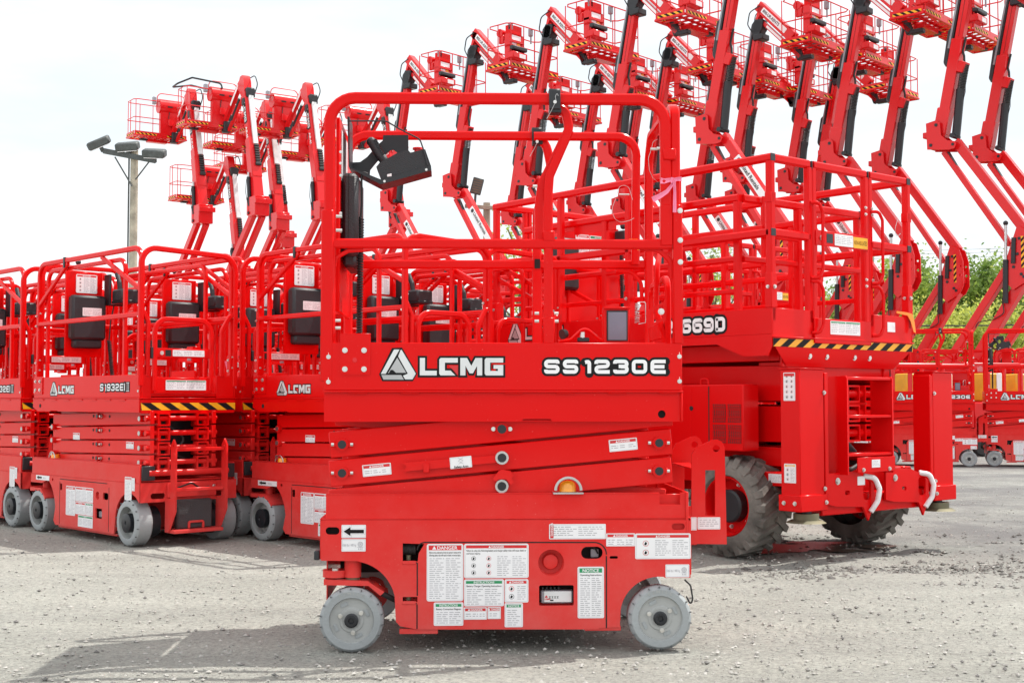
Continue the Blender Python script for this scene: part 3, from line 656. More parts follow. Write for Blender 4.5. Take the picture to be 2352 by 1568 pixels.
    P4 = [q(548 - 34 * math.sin(R(t_)), 985 - 34 * math.cos(R(t_))) for t_ in range(0, 91, 10)]; b.tube([(p[0], YN - .0004, p[1]) for p in P4], .0045, .0008, DARK)
    part('door_seam', b)
    for zc in ((1035, 1052), (1212, 1228)):
        b = MB(); b.box(q(452, 0)[0], q(512, 0)[0], YN - .003, YN + .012, q(0, zc[1])[1] + .001, q(0, zc[0])[1], REDD, .002); b.cyl((q(478, 0)[0], YN + .03, q(0, zc[0])[1]), (q(478, 0)[0], YN + .03, q(0, zc[0])[1] + .018), .009, BRASS, 12); part('door_hinge', b)
    b = MB(); c = q(1101, 1040); b.lathe([(.047, .001), (.0455, .004), (.044, .045), (.029, .046), (.029, .034), (.026, .026), (.012, .022), (0, .022)], (c[0], YN, c[1]), REDD, 32); part('horn_recess', b)
    b = MB(); b.box(q(1040, 0)[0], q(1208, 0)[0], YN + .075, YN + .078, q(0, 1235)[1], q(0, 1130)[1], DARK, 0); b.box(q(440, 0)[0], q(560, 0)[0], YN + .09, YN + .093, q(0, 1215)[1], q(0, 940)[1], DARK, 0); b.box(q(1220, 0)[0], q(1400, 0)[0], YN + .06, YN + .063, q(0, 1060)[1], q(0, 965)[1], DARK, 0); b.box(q(110, 0)[0], q(185, 0)[0], YN + .04, YN + .043, q(0, 925)[1], q(0, 878)[1], DARK, 0); b.box(q(1615, 0)[0], q(1690, 0)[0], YN + .02, YN + .023, q(0, 908)[1], q(0, 872)[1], REDD, 0); part('shade_backing', b)  # near-black sheets behind the openings stand for the shade inside; one is red
    b = MB(); xx0, xx1 = q(1056, 0)[0], q(1196, 0)[0]; z0_, z1_ = q(0, 1230)[1], q(0, 1172)[1]; b.box(xx0, xx1, YN + .02, YN + .07, z0_, z1_, GRY, .004)
    for k in range(5): b.box(xx0 + .004 + k * .0145, xx0 + .012 + k * .0145, YN + .03, YN + .07, z1_ + .0002, z1_ + .012, BLM, .003)
    b.ext(rrect(xx0 + .012, z0_ + .006, xx1 - .006, z1_ - .003, .003), YN + .018, YN + .0197, SIL); b.ext([(xx0 + .014, z0_ + .022), (xx0 + .026, z0_ + .022), (xx0 + .020, z0_ + .031)], YN + .017, YN + .0178, LRED); b.text('LGMG', xx0 + .0135, z0_ + .014, .0055, YN + .0172, LRED, 1, 'L', .04)
    for k in range(4):    # the four characters as stroke marks
        cx_ = xx0 + .033 + k * .0095; cz_ = z0_ + .023
        for (sx, sz, ex, ez) in (((-.0035, .003, .0035, .003), (-.0035, -.003, .0035, -.003), (0, -.003, 0, .003), (-.002, 0, .002, 0))): b.obox((cx_ + sx, YN + .0175, cz_ + sz), (cx_ + ex, YN + .0175, cz_ + ez), .0012, .0004, BLK, bev=0)
    b.box(xx0 + .034, xx0 + .046, YN + .0168, YN + .0179, z0_ + .010, z0_ + .015, BLM, 0); part('battery_charger', b)
    b = MB(); b.box(q(1275, 0)[0], q(1310, 0)[0], YN + .03, YN + .04, q(0, 1028)[1], q(0, 990)[1], GRY, .003); b.tube([(q(1240, 0)[0], YN + .03, q(0, 985)[1]), (q(1290, 0)[0], YN + .02, q(0, 978)[1]), (q(1306, 0)[0], YN + .028, q(0, 1010)[1])], .006, m=DARK, n=8, fil=.01); part('door_latch', b)
    b = MB(); x_, z_ = q(452, 985); coil(b, (x_, YN + .04, z_), (x_ + .045, YN + .04, z_), .020, .0028, 9, RUB); part('cable_loom', b)
    b = MB(); c = q(1576, 1100)
    # stickers
    S = (('direction_label', 182, 874, 289, 932, None, None, 0, 0), ('wheel_load_label', 182, 936, 288, 991, None, None, 0, 0), ('danger_label', 555, 957, 716, 1209, 'DANGER', 'r', 2, 0), ('danger_label', 719, 956, 1002, 1108, 'DANGER', 'r', 4, 2),
         ('instructions_label', 719, 1112, 894, 1231, 'INSTRUCTIONS', 'g', 2, 0), ('danger_label', 897, 1112, 1001, 1214, 'DANGER', 'r', 2, 1), ('instructions_label', 586, 1213, 716, 1316, 'INSTRUCTIONS', 'g', 2, 0), ('danger_label', 718, 1235, 819, 1289, 'DANGER', 'r', 3, 0),
         ('danger_label', 822, 1234, 880, 1286, 'DANGER', 'r', 1, 0), ('notice_label', 897, 1216, 977, 1322, 'NOTICE', 'g', 1, 0), ('notice_label', 1217, 1057, 1332, 1283, 'NOTICE', 'g', 2, 0), ('danger_label', 1342, 911, 1468, 968, 'DANGER', 'r', 3, 0),
         ('danger_label', 1469, 911, 1712, 1024, 'DANGER', 'r', 3, 1), ('wheel_load_label', 1602, 1047, 1706, 1104, None, None, 0, 0))
    for k, (nm, xa, za, xb, zb_, hd, hc, cols, pics) in enumerate(S):
        A = q(xa, zb_); B = q(xb, za); ln = ()
        if k == 2: ln = ("Failure to read, understand and obey the operator's manual and the", 'following safety rules will result in death or serious injury.')
        if k == 3: ln = ('Failure to obey the following battery and charger safety rules will cause death or', 'serious injury.')
        if k == 4: ln = ('Battery Charger Operating Instructions',)
        if k == 6: ln = ('Battery Connection Diagram',)
        if k == 10: ln = ('Operating Instructions',)
        o = decal(nm, root, A[0], A[1], B[0], B[1], YN - .0006, hd, hc, cols=cols, seed=20 + k, pics=pics, lines=ln)
        if nm == 'direction_label':
            b = MB(); w_, hh_ = B[0] - A[0], B[1] - A[1]; f_ = lambda u, v: (A[0] + u * w_, A[1] + v * hh_)
            arr = [f_(.06, .5), (f_(.38, .88)), f_(.38, .66), f_(.93, .66), f_(.93, .34), f_(.38, .34), f_(.38, .12)]; b.ext(offs(arr, .0030), YN - .0026, YN - .002, INK, back=False); b.ext(offs(arr, .0023), YN - .0029, YN - .002, WHT, back=False); b.ext(offs(arr, -.001), YN - .0032, YN - .002, BLK, back=False); b.build('arrow', o, smooth=False)
        if nm == 'wheel_load_label':
            b = MB(); w_, hh_ = B[0] - A[0], B[1] - A[1]; b.text('1060 lbs / 480 kg', A[0] + .004, A[1] + hh_ * .42, .0092, YN - .0026, INK, 1, 'L', 0, maxw=w_ * .56)
            cc = (A[0] + w_ * .78, A[1] + hh_ * .58)
            for r1, r2 in ((.0095, .0078), (.0058, .0044), (.0022, 0.0004)):
                b.raw([(cc[0] + r1 * math.cos(t_ * PI / 10), YN - .0026, cc[1] + r1 * math.sin(t_ * PI / 10)) for t_ in range(20)] + [(cc[0] + r2 * math.cos(t_ * PI / 10), YN - .0026, cc[1] + r2 * math.sin(t_ * PI / 10)) for t_ in range(20)], [[t_, (t_ + 1) % 20, 20 + (t_ + 1) % 20, 20 + t_] for t_ in range(20)], INK)
            for dx in (-.006, 0, .006): b.raw([(cc[0] + dx - .0018, YN - .0026, cc[1] - .019), (cc[0] + dx + .0018, YN - .0026, cc[1] - .019), (cc[0] + dx, YN - .0026, cc[1] - .012)], [[0, 1, 2]], INK)
            b.obox((cc[0] - .011, YN - .0026, cc[1] - .0105), (cc[0] + .011, YN - .0026, cc[1] - .0105), .0012, .0003, INK, bev=0); b.build('load_print', o, smooth=False)
    A = q(1092, 937); B = q(1340, 870); o = decal('danger_label', root, A[0], A[1], B[0], B[1], YN - .0006, cols=2, seed=40)
    b = MB(); b.raw([(A[0] + .004, YN - .0026, A[1] + .004), (A[0] + .016, YN - .0026, A[1] + .004), (A[0] + .016, YN - .0026, B[1] - .004), (A[0] + .004, YN - .0026, B[1] - .004)], [[0, 1, 2, 3]], LRED)
    b.T = Matrix.Translation((A[0] + .0135, 0, A[1] + .012)) @ Matrix.Rotation(-PI / 2, 4, 'Y'); b.text('DANGER', 0, 0, .0075, YN - .003, WHT, 1.1, 'L', .02); b.build('side_header', o, smooth=False)
    # bumper, kingpin, steering link
    b = MB(); b.box(q(66, 0)[0], q(92, 0)[0], YN + .01, YN + .06, q(0, 1031)[1], q(0, 990)[1], PLB, .004); b.box(q(66, 0)[0], q(92, 0)[0], YF - .06, YF - .01, q(0, 1031)[1], q(0, 990)[1], PLB, .004); part('bumper', b)
    WL = h(438, 1122); WRr = q(1575, 1273); WR = .1150
    for (y0_, y1_) in ((YN, 1), (YF, -1)):
        s = y1_; b = MB(); kx = h(440, 0)[0]
        b.cyl((kx, y0_ + s * .05, h(0, 690)[1]), (kx, y0_ + s * .05, h(0, 500)[1] + .01), .0155 * 2, REDD, 24); b.cyl((kx, y0_ + s * .05, h(0, 715)[1]), (kx, y0_ + s * .05, h(0, 690)[1]), .026, BRASS, 24)
        pl = [h(*k) for k in ((142, 700), (600, 715), (775, 830), (735, 868), (610, 765), (142, 757))]
        lo, hi = sorted((y0_ + s * .004, y0_ + s * .10)); b.ext(pl, lo, hi, REDD); part('steering_knuckle', b)
        b = MB(); kx = h(250, 0)[0]; b.cyl((kx, y0_ + s * .06, h(0, 690)[1]), (kx, y0_ + s * .06, h(0, 615)[1]), .045, REDD, 24); b.cyl((kx + .004, y0_ + s * .03, h(0, 615)[1]), (kx + .004, y0_ + s * .03, h(0, 590)[1]), .012, ZINC, 12); part('steering_link', b)
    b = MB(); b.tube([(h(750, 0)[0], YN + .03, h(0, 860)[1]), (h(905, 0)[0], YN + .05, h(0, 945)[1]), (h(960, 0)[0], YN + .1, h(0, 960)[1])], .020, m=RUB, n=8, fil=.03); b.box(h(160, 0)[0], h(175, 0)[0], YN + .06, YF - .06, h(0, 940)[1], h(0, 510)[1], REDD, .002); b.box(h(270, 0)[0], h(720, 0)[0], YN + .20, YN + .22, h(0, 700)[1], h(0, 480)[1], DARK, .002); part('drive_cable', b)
    tread_wheel(root, WL[0], YN - .024, WR + .0, WR, .078, -1, 18, text='EZMILE'); tread_wheel(root, WRr[0], YN - .024, WR, WR, .078, -1, 18, text='EZMILE')
    tread_wheel(root, WL[0] + .03, YF + .024, WR, WR, .078, 1, 18, md=REDD); tread_wheel(root, WRr[0], YF + .024, WR, WR, .078, 1, 18)
    b = MB(); c0 = q(1690, 1118); cable(b, [(c0[0], YN + .02, c0[1]), (c0[0] + .022, YN + .02, c0[1] - .02), (c0[0] + .030, YN + .02, c0[1] - .07), (c0[0] + .022, YN + .02, c0[1] - .092), (c0[0] + .006, YN + .02, c0[1] - .06)], .0032, fil=.02); part('charging_cable', b)
    # ---- ladder on the end
    for yy in (YN + .15, YN + .60):
        b = MB(); f2 = lambda x, z: P(1493 + .40292 * x, 689.1 + .40292 * z, YN + .15)
        O = [f2(*k) for k in ((237, 1388), (237, 880), (262, 840), (355, 797), (385, 793), (412, 808), (426, 840), (438, 1390))]; H1 = [f2(*k) for k in ((315, 968), (372, 968), (372, 1228), (315, 1228))]; b.ext(O, yy, yy + .010, REDD, [H1, circ(*f2(378, 845), .0135, 16)]); part('ladder_rail', b)
    zs = [P(1570, 1074, YN + .15)[1], P(1570, 1215, YN + .15)[1], ]
    for z in zs: b = MB(); b.box(P(1590, 1000, YN + .15)[0] - .005, P(1625, 1000, YN + .15)[0], YN + .161, YN + .599, z - .008, z, REDD, .002); part('ladder_step', b)
    b = MB(); xe = q(1712, 0)[0]
    for yy in (YN + .155, YN + .585): b.box(xe, P(1600, 1000, YN + .15)[0], yy, yy + .012, .36, .44, REDD, .002)
    part('ladder_bracket', b)
    A = P(1602, 1215, YN + .15); B = P(1654, 1187, YN + .15); decal('lashing_label', root, A[0], A[1], B[0], B[1], YN + .1494, cols=1, seed=50); A = P(1586, 1217, YN + .15); B = P(1600, 1187, YN + .15); decal('lifting_label', root, A[0], A[1], B[0], B[1], YN + .1494, cols=0, seed=51)
    # ---- guard rails
    tw, td = .0405, .030
    def rail(name, pts, y, w_=tw, d=td, fil=.075, m=REDD, **k): b = MB(); b.tube([(p[0], y, p[1]) for p in pts], w_, d, m, fil=fil); return part(name, b, **k)
    yn, yf = YN + .018, YF - .0
    nl = P(757.5, 787, yn); ntl = P(757.5, 225, yn); ntr = P(1527, 229.5, yn); nbr = P(1530, 560, yn)
    rail('guard_rail', [(nl[0], zt - .004), (ntl[0], ntl[1]), (ntr[0], ntr[1]), (nbr[0], P(1530, 565, yn)[1])], yn, fil=.095)
    A = P(1530, 565, yn); b = MB(); b.box(A[0] - .023, A[0] + .023, yn - .018, yn + .018, A[1], P(1530, 472, yn)[1], REDD, .003); part('rail_socket', b)
    b = MB(); c = P(757.5, 0, yn)[0]; b.box(c - .0245, c + .0215, yn - .019, yn + .019, P(757, 895, yn)[1] + .03, P(757, 483, yn)[1], REDD, .004); part('rail_socket', b)
    for pz in (497, 529): b = MB(); A = P(772, pz, yn); b.cyl((A[0], yn, A[1]), (A[0] + .022, yn, A[1]), .0065, ZINC, 6); part('bolt', b)
    for pz in (736, 753): b = MB(); A = P(775, pz, yn); b.cyl((A[0] - .01, yn, A[1]), (A[0] + .012, yn, A[1]), .0062, ZINC, 6); part('bolt', b)
    # mid rails
    m0, m1 = P(766, 559.5, yn), P(1543, 562, yn); rail('mid_rail', [m0, m1], yn, .036, .028)
    m0, m1 = P(815, 607.5, yf), P(1490, 608, yf); rail('mid_rail', [(m0[0] - .03, m0[1]), m1], yf, .036, .028)
    # far hoop and its sliding half
    fl = P(800, 787, yf); ft = P(815, 311, yf); rail('guard_rail', [(P(800, 700, yf)[0], zt - .004), (P(800, 300, yf)[0], ft[1]), (P(1262, 313, yf)[0] - .02, P(1262, 313, yf)[1]), (P(1262, 400, yf)[0] + .006, P(1262, 384, yf)[1]), (P(1233, 480, yf)[0], P(1233, 490, yf)[1]), (P(1233, 700, yf)[0], zt - .004)], yf, .036, fil=.085)
    r0 = P(1225, 317, yf); r1 = P(1459, 318, yf); rail('guard_rail', [r0, r1, (P(1457, 600, yf)[0], P(1457, 609, yf)[1])], yf - .032, .034, fil=.08)
    # sliding near half: bends down from under the latch
    rail('extension_rail', [P(1262, 243, yn), P(1300, 246, yn), P(1309, 292, yn), P(1246, 420, yn), P(1240, 470, yn), P(1240, 552, yn)], yn + .034, .034, .026, .05)
    rail('extension_rail', [P(1308, 300, yn), P(1262, 405, yn), P(1259.5, 440, yn), (P(1259.5, 700, yn)[0], zt - .004)], yn + .001, .033, .026, .05)
    b = MB(); c = P(1259.5, 0, yn)[0]; b.box(c - .021, c + .021, yn - .016, yn + .018, zt - .002, P(0, 726, yn)[1], REDD, .003); part('rail_socket', b); b = MB(); b.box(c - .021, c + .021, yn - .016, yn + .018, P(0, 548, yn)[1], P(0, 524, yn)[1], REDD, .003); part('rail_sleeve', b)
    b = MB(); c = P(1233, 0, yf)[0]; b.box(c - .020, c + .020, yf - .018, yf + .016, zt - .002, P(0, 616, yf)[1], REDD, .003); part('rail_socket', b); b = MB(); b.box(c - .012, c + .012, yf - .0187, yf - .0182, P(0, 612, yf)[1], P(0, 590, yf)[1], DARK, 0); part('socket_slot', b)
    for px, pz, yy in ((1240, 719, yn), (1240, 737, yn), (1285, 719, yn), (1285, 737, yn), (1236, 427, yn), (1275, 534, yn)):
        b = MB(); A = P(px - 8, pz, yn); b.cyl((A[0] - .006, yn + .01, A[1]), (A[0] + .010, yn + .01, A[1]), .0062, ZINC, 6); part('bolt', b)
    # latches (black hooks) with wire pins
    for (xa, za, xb, zb_, yy) in ((1260, 254, 1286, 208, yn), (1221, 327, 1244, 296, yf)):
        A = P(xa, za, yy); B = P(xb, zb_, yy); b = MB(); b.box(A[0], B[0], yy - .026, yy + .022, B[1] - .006, B[1], BLM, .003); b.box(A[0], B[0], yy - .030, yy - .022, A[1], B[1] - .004, BLM, .002); b.box(A[0] + .002, B[0] + .004, yy - .021, yy + .03, A[1] - .012, A[1] + .008, BLM, .003); lt = part('rail_latch', b)
        b = MB(); cx, cz = (A[0] + B[0]) / 2, A[1] + .024 if yy == yn else A[1] - .004
        b.cyl((cx, yy - .038, cz), (cx, yy - .030, cz), .0065, ZINC, 12); b.tube([(cx + .012, yy - .036, cz + .022), (cx + .008, yy - .036, cz + .034), (cx + .001, yy - .036, cz + .020), (cx + .004, yy - .036, cz + .004), (cx - .012, yy - .036, cz - .03), (cx - .03, yy - .03, cz - .062)], .0024, m=STEEL, n=6, fil=.006); b.build('latch_pin', lt)
    # end hoop (entry end): near leg at the right, far leg seen inside it
    xr = P(1551, 400, yn)[0]; b = MB(); zt_ = P(1551, 243, yn + .02)[1]
    b.tube([(xr, yn + .006, P(0, 470, yn)[1]), (xr, yn + .004, zt_ - .02), (xr, yn + .06, zt_), (xr, yf - .10, zt_ - .0), (xr, yf - .02, zt_ - .09), (xr, yf - .01, P(0, 470, yf)[1]), (xr, yf - .01, zt - .004)], .028, .036, REDD, fil=.06, ref=(1, 0, 0)); part('end_hoop', b)
    b = MB(); A = P(1556, 472, yn); b.box(xr - .012, xr + .022, yn - .022, yn + .014, zt - .002, A[1], REDD, .003); ep = part('end_post', b)
    for pz in (476, 545, 596): b = MB(); b.bolt(P(1555, 0, yn)[0] + .003, yn - .022, P(0, pz, yn)[1], .0075, depth=.008); b.build('bolt', ep)
    b = MB(); A = P(1536, 334, yn); b.box(A[0] - .024, A[0] + .024, yn - .024, yn + .022, P(0, 357, yn)[1], P(0, 330, yn)[1], REDD, .004); b.cyl((A[0] - .045, yn, A[1] - .012), (A[0] - .02, yn, A[1] - .012), .006, ZINC, 8); part('hoop_clamp', b)
    rail('rail_brace', [P(768, 612, yn), P(770, 592, yn), P(800, 575, yn), P(835, 573, yn)], yn + .01, .015, .015, .03)
    rail('rail_brace', [P(1470, 571, yn), P(1513, 573, yn), P(1542, 600, yn), P(1545, 640, yn)], yn + .01, .017, .015, .04)
    rail('rail_brace', [P(1413, 623, yf), P(1450, 625, yf), P(1472, 650, yf), P(1474, 700, yf)], yf - .01, .015, .015, .04)
    b = MB(); c = P(1487, 0, yf)[0]; b.box(c - .016, c + .016, yf - .02, yf + .012, zt - .002, P(0, 525, yf)[1], REDD, .003); part('end_post', b)
    # swing gate at the end, half height
    b = MB(); zg = P(1530, 620, yn)[1]; b.tube([(xr - .014, yn + .10, zt), (xr - .014, yn + .10, zg - .02), (xr - .014, yf - .16, zg - .02), (xr - .014, yf - .16, zt)], .026, .022, REDD, fil=.06, ref=(1, 0, 0)); b.tube([(xr - .02, yn + .10, zt), (xr - .05, yn + .16, zt + .13), (xr - .04, yn + .2, zt + .30), (xr - .02, yn + .26, zt + .36)], .03, .02, REDD, fil=.08, ref=(1, 0, 0)); b.box(xr - .022, xr - .008, yn + .115, yf - .175, zt + .03, zt + .10, REDD, .002); part('swing_gate', b)
    b = MB(); A = P(1476, 737, yn); b2 = P(1490, 690, yn); coil(b, (A[0] - .004, yn + .12, A[1]), (A[0] - .002, yn + .12, b2[1]), .0085, .0014, 12, STEEL, 8); b.tube([(A[0] + .0, yn + .12, A[1] - .004), (b2[0] + .006, yn + .12, A[1]), (b2[0] + .006, yn + .12, b2[1] + .003), (A[0] + .002, yn + .12, b2[1] + .003)], .003, m=STEEL, n=6, fil=.006); part('gate_spring', b)
    b = MB(); V4 = [i_(*k) for k in ((2112, 925), (2262, 845), (2262, 1000), (2112, 1075))]; b.ext(V4, yn + .05, yn + .056, REDD, [[i_(*k) for k in ((2135, 940), (2240, 885), (2240, 985), (2135, 1040))]]); A = i_(2222, 935); b.bolt(A[0], yn + .05, A[1], .009, depth=.012); part('gate_stop', b)
    # control cabinet at the far end of the platform and the hand controller
    yc0, yc1 = YN + .13, YN + .44
    A = P(783, 619, yc0); B = P(822, 394, yc0); b = MB(); zc0, zc1 = P(800, 612, yc0)[1], P(800, 396, yc0)[1]; xa, xb = P(785, 500, yc0)[0], P(822, 500, yc0)[0]
    b.box(xa, xb, yc0, yc1, zc0 + .04, zc1, PLB, .014); b.box(xa + .004, xb - .008, yc0 + .02, yc1 - .02, zc0, zc0 + .05, PLB, .01); b.box(xa + .024, xa + .0265, yc0 - .001, yc1 + .001, zc0 + .045, zc1 - .005, DARK, 0); part('control_cabinet', b)
    b = MB(); b.box(xa - .02, xa - .004, YN + .09, YF - .12, zt + .12, P(800, 275, yc0)[1], REDD, .003)
    b.tube([(xa - .03, yn + .02, zt), (xa - .03, yn + .02, P(800, 290, yc0)[1])], .022, .022, REDD); part('control_mount_panel', b)
    b = MB(); mx_ = xa - .003
    for (z0__, z1__) in ((.40, .02),): b.box(mx_, mx_ + .001, YN + .14, YN + .40, P(0, 420, yc0)[1] + .02, P(0, 290, yc0)[1], WHT, 0)
    part('instruction_sheet', b)
    xw = P(797, 0, yn)[0]
    for k in (346, 372, 400, 529, 487): b = MB(); A = P(781, k, yn); b.bolt(A[0], yn + .03, A[1], .004, depth=.008); part('bolt', b)
    b = MB(); yc = YN + .20
    G = lambda x, z, y=yc: g(x, z, y)
    pl = [G(*k) for k in ((768, 570), (1092, 566), (1095, 850), (950, 880), (945, 790), (900, 758), (860, 765), (800, 820), (690, 910), (600, 1020), (590, 1140), (440, 1090), (375, 1065), (365, 920), (470, 915), (560, 850), (690, 700), (760, 640))]; b.ext(pl, yc + .14, yc + .145, BLM)
    b.ext([G(*k) for k in ((345, 436), (372, 436), (376, 1065), (362, 1062))], yc - .01, yc + .146, BLM); cb = part('controller_bracket', b)
    b = MB(); pl = [G(*k) for k in ((745, 1010), (960, 890), (1100, 842), (1145, 880), (1300, 838), (1395, 1050), (1395, 1150), (780, 1225), (760, 1225), (705, 1060))]; b.ext([G(*k) for k in ((745, 1010), (960, 890), (1100, 842), (1135, 880), (1320, 838), (1392, 1045), (770, 1222), (705, 1060))], yc - .0, yc + .12, PLB)
    u = [G(*k) for k in ((372, 1068), (770, 1222), (1392, 1045), (1398, 1160), (765, 1338), (375, 1085))]; b.ext([G(*k) for k in ((372, 1066), (768, 1224), (1394, 1048), (1397, 1110), (765, 1285), (374, 1082))], yc - .012, yc + .13, BLM)
    for k in ((1335, 1105), (812, 1250)): A = G(*k); b.cyl((A[0], yc - .013, A[1]), (A[0], yc - .02, A[1]), .005, ZINC, 8)
    A = G(845, 1160); B = G(900, 1190); b.raw([(A[0], yc - .0126, B[1]), (B[0], yc - .0126, B[1] + .002), (B[0], yc - .0126, A[1] + .004), (A[0], yc - .0126, A[1])], [[0, 1, 2, 3]], WHT); ctl = part('controller', b)
    b = MB(); A, B, C_, D_ = G(640, 720), G(740, 900), G(800, 950), G(810, 985); b.tube([(A[0], yc + .05, A[1]), (B[0], yc + .05, B[1] + .004), (C_[0], yc + .05, C_[1]), (D_[0], yc + .05, D_[1] - .02)], .036, m=PLB, n=12, fil=.05); b.sphere((A[0] - .002, yc + .05, A[1] + .002), .019, PLB); b.lathe([(.032, 0), (.026, .008), (.020, .016)], (C_[0] + .004, yc + .05, C_[1] - .022), RUB, 16, (-.45, 0, .9))
    for k in range(9): t_ = k / 8; xk = A[0] + (B[0] - A[0]) * t_ + .015; zk = A[1] + (B[1] - A[1]) * t_ + .009; b.obox((xk - .006, yc + .045, zk - .004), (xk + .004, yc + .045, zk + .002), .0022, .028, BLM, bev=0)
    b.build('joystick', ctl)
    b = MB(); A = G(1220, 815); b.cyl((A[0], yc + .05, A[1] - .012), (A[0], yc + .05, A[1] + .001), .013, REDF, 16); b.cyl((A[0], yc + .05, A[1] + .001), (A[0], yc + .05, A[1] + .008), .020, REDF, 20, .019); b.build('stop_button', ctl)
    b = MB(); pts = [G(*k) for k in ((345, 490), (830, 490), (1000, 590), (1255, 720), (1300, 850), (1350, 1045))]; b.tube([(p[0], yc - .008, p[1]) for p in pts], .0058, m=BLM, n=8, fil=.03); b.build('guard_bar', ctl)
    b = MB(); A = P(829, 500, yc); B = P(829, 768, yc); pts = [G(525, 1250), G(522, 1150), G(545, 1125)]; cable(b, [(G(600, 1150)[0], yc, G(600, 1150)[1]), (G(540, 1122)[0], yc, G(540, 1122)[1]), (G(520, 1180)[0], yc, G(520, 1180)[1]), (G(525, 1500)[0], yc, G(525, 1500)[1]), (A[0], yc, A[1])], .0042)
    coil(b, (A[0], yc, A[1]), (A[0] - .004, yc, B[1]), .0095, .0040, 44, RUB, 9); part('coiled_cable', b)
    # grey screen box and hose clamp on the deck edge
    b = MB(); A = P(1386, 788, yn + .06); B = P(1446, 706, yn + .06); yy = yn + .06; b.box(A[0], B[0], yy, yy + .05, A[1], B[1], REDD, .003); b.box(A[0], B[0] + .001, yy - .012, yy, B[1] - .006, B[1] + .002, REDD, .001); b.box(A[0] + .012, B[0] - .008, yy - .008, yy - .0005, A[1] + .008, B[1] - .012, BLM, .003); b.ext(rrect(A[0] + .017, A[1] + .012, B[0] - .013, B[1] - .018, .002), yy - .010, yy - .0085, mat('dull_screen', (.17, .155, .21), .3)); part('charger_display', b)
    b = MB(); pts = [P(*k, yf) for k in ((1284, 783), (1310, 780), (1330, 758), (1355, 757), (1385, 782), (1400, 783))]; b.tube([(p[0], yn + .07, p[1] + .0) for p in [P(*k, yn + .07) for k in ((1282, 784), (1312, 780), (1336, 757), (1350, 757), (1378, 780), (1400, 784))]], .012, m=REDD, n=8, fil=.03); A = P(1338, 770, yn + .07); b.cyl((A[0], yn + .07, A[1] - .02), (A[0], yn + .07, A[1] + .012), .009, ZINC, 8); b.box(A[0] - .02, A[0] + .025, yn + .06, yn + .08, A[1] - .025, A[1] - .008, BLM, .003); part('foot_switch_guard', b)
    b = MB(); A = P(1297, 768, yn + .09); b.cyl((A[0] - .01, yn + .09, A[1]), (A[0] + .006, yn + .10, A[1] + .004), .020, RUB, 16, .016); part('rubber_cap', b)
    # lanyard wires with pins
    b = MB(); f3 = lambda x, z: P(1349.4 + .22695 * x, 218.2 + .22695 * z, yn + .02); pts = [f3(*k) for k in ((380, 930), (345, 1020), (342, 1080), (370, 1150), (430, 1190), (530, 1165), (575, 1140))]; b.tube([(p[0], yn + .3, p[1]) for p in pts], .0019, m=STEEL, n=5, fil=.03); A = f3(470, 888); b.cyl((A[0] - .02, yn + .3, A[1]), (A[0] + .02, yn + .3, A[1]), .0035, ZINC, 8); pts = [f3(*k) for k in ((395, 880), (410, 810), (465, 785), (520, 810), (545, 900), (560, 945))]; b.tube([(p[0], yn + .3, p[1]) for p in pts], .0019, m=STEEL, n=5, fil=.03); part('pin_lanyard', b)
    b = MB(); pts = [f3(*k) for k in ((710, 450), (665, 470), (650, 540), (615, 640), (625, 760), (660, 840), (715, 885))]; b.tube([(p[0], yn + .02, p[1]) for p in pts], .0019, m=STEEL, n=5, fil=.03); A = f3(670, 548); b.cyl((A[0] - .012, yn + .02, A[1]), (A[0] + .014, yn + .02, A[1]), .005, ZINC, 8); part('pin_lanyard', b)
    # ribbons tied to the rails: things of their own
    T_ = Matrix.Translation((MAINF[0], MAINF[1], 0)) @ Matrix.Rotation(MAINF[2], 4, 'Z')
    def ribbon(name, strips, m, label):
        b = MB()
        for (pts, w0, w1, yy) in strips:
            n_ = len(pts); vs = []; F = []
            for j, p in enumerate(pts):
                c = f3(*p); wd = 1.5 * (w0 + (w1 - w0) * j / (n_ - 1)); o_ = .006 * math.sin(j * 1.7); a_, b_ = pts[max(j - 1, 0)], pts[min(j + 1, n_ - 1)]; dd = V((b_[0] - a_[0], -(b_[1] - a_[1]))).normalized(); nn = V((-dd.y, dd.x)) * wd / 2
                for k2 in (-1, 0, 1): vs.append((c[0] + nn.x * k2, yy + o_ + .004 * (k2 == 0), c[1] + nn.y * k2))
            for j in range(n_ - 1):
                for k2 in (0, 1): a_ = j * 3 + k2; F.append([a_, a_ + 1, a_ + 4, a_ + 3])
            b.raw(vs, F, m); 
        o = b.build(name, root); tag(o, label, 'ribbon'); o.parent = None; o.matrix_world = M; return o
    ribbon('ribbon', [([(722, 885), (760, 888), (810, 880), (850, 880)], .015, .008, yn - .022), ([(850, 880), (890, 872), (930, 872)], .008, .011, yn - .030), ([(820, 885), (850, 885)], .014, .014, yn - .033), ([(865, 890), (820, 950), (780, 1000), (720, 1040), (640, 1080)], .006, .014, yn - .032), ([(855, 890), (862, 1000), (858, 1100), (855, 1210)], .006, .009, yn - .034)], PINK, 'pink plastic ribbon tied round the upper rail of the front lift')
    ribbon('ribbon', [([(545, 1358), (590, 1358), (635, 1358)], .008, .008, yn + .36), ([(635, 1358), (670, 1390), (700, 1430), (712, 1460)], .006, .014, yn + .37), ([(640, 1365), (650, 1420), (652, 1460)], .006, .008, yn + .372)], ORG, 'orange plastic ribbon tied to the far end post of the front lift')
    return root
MAIN = build_main()
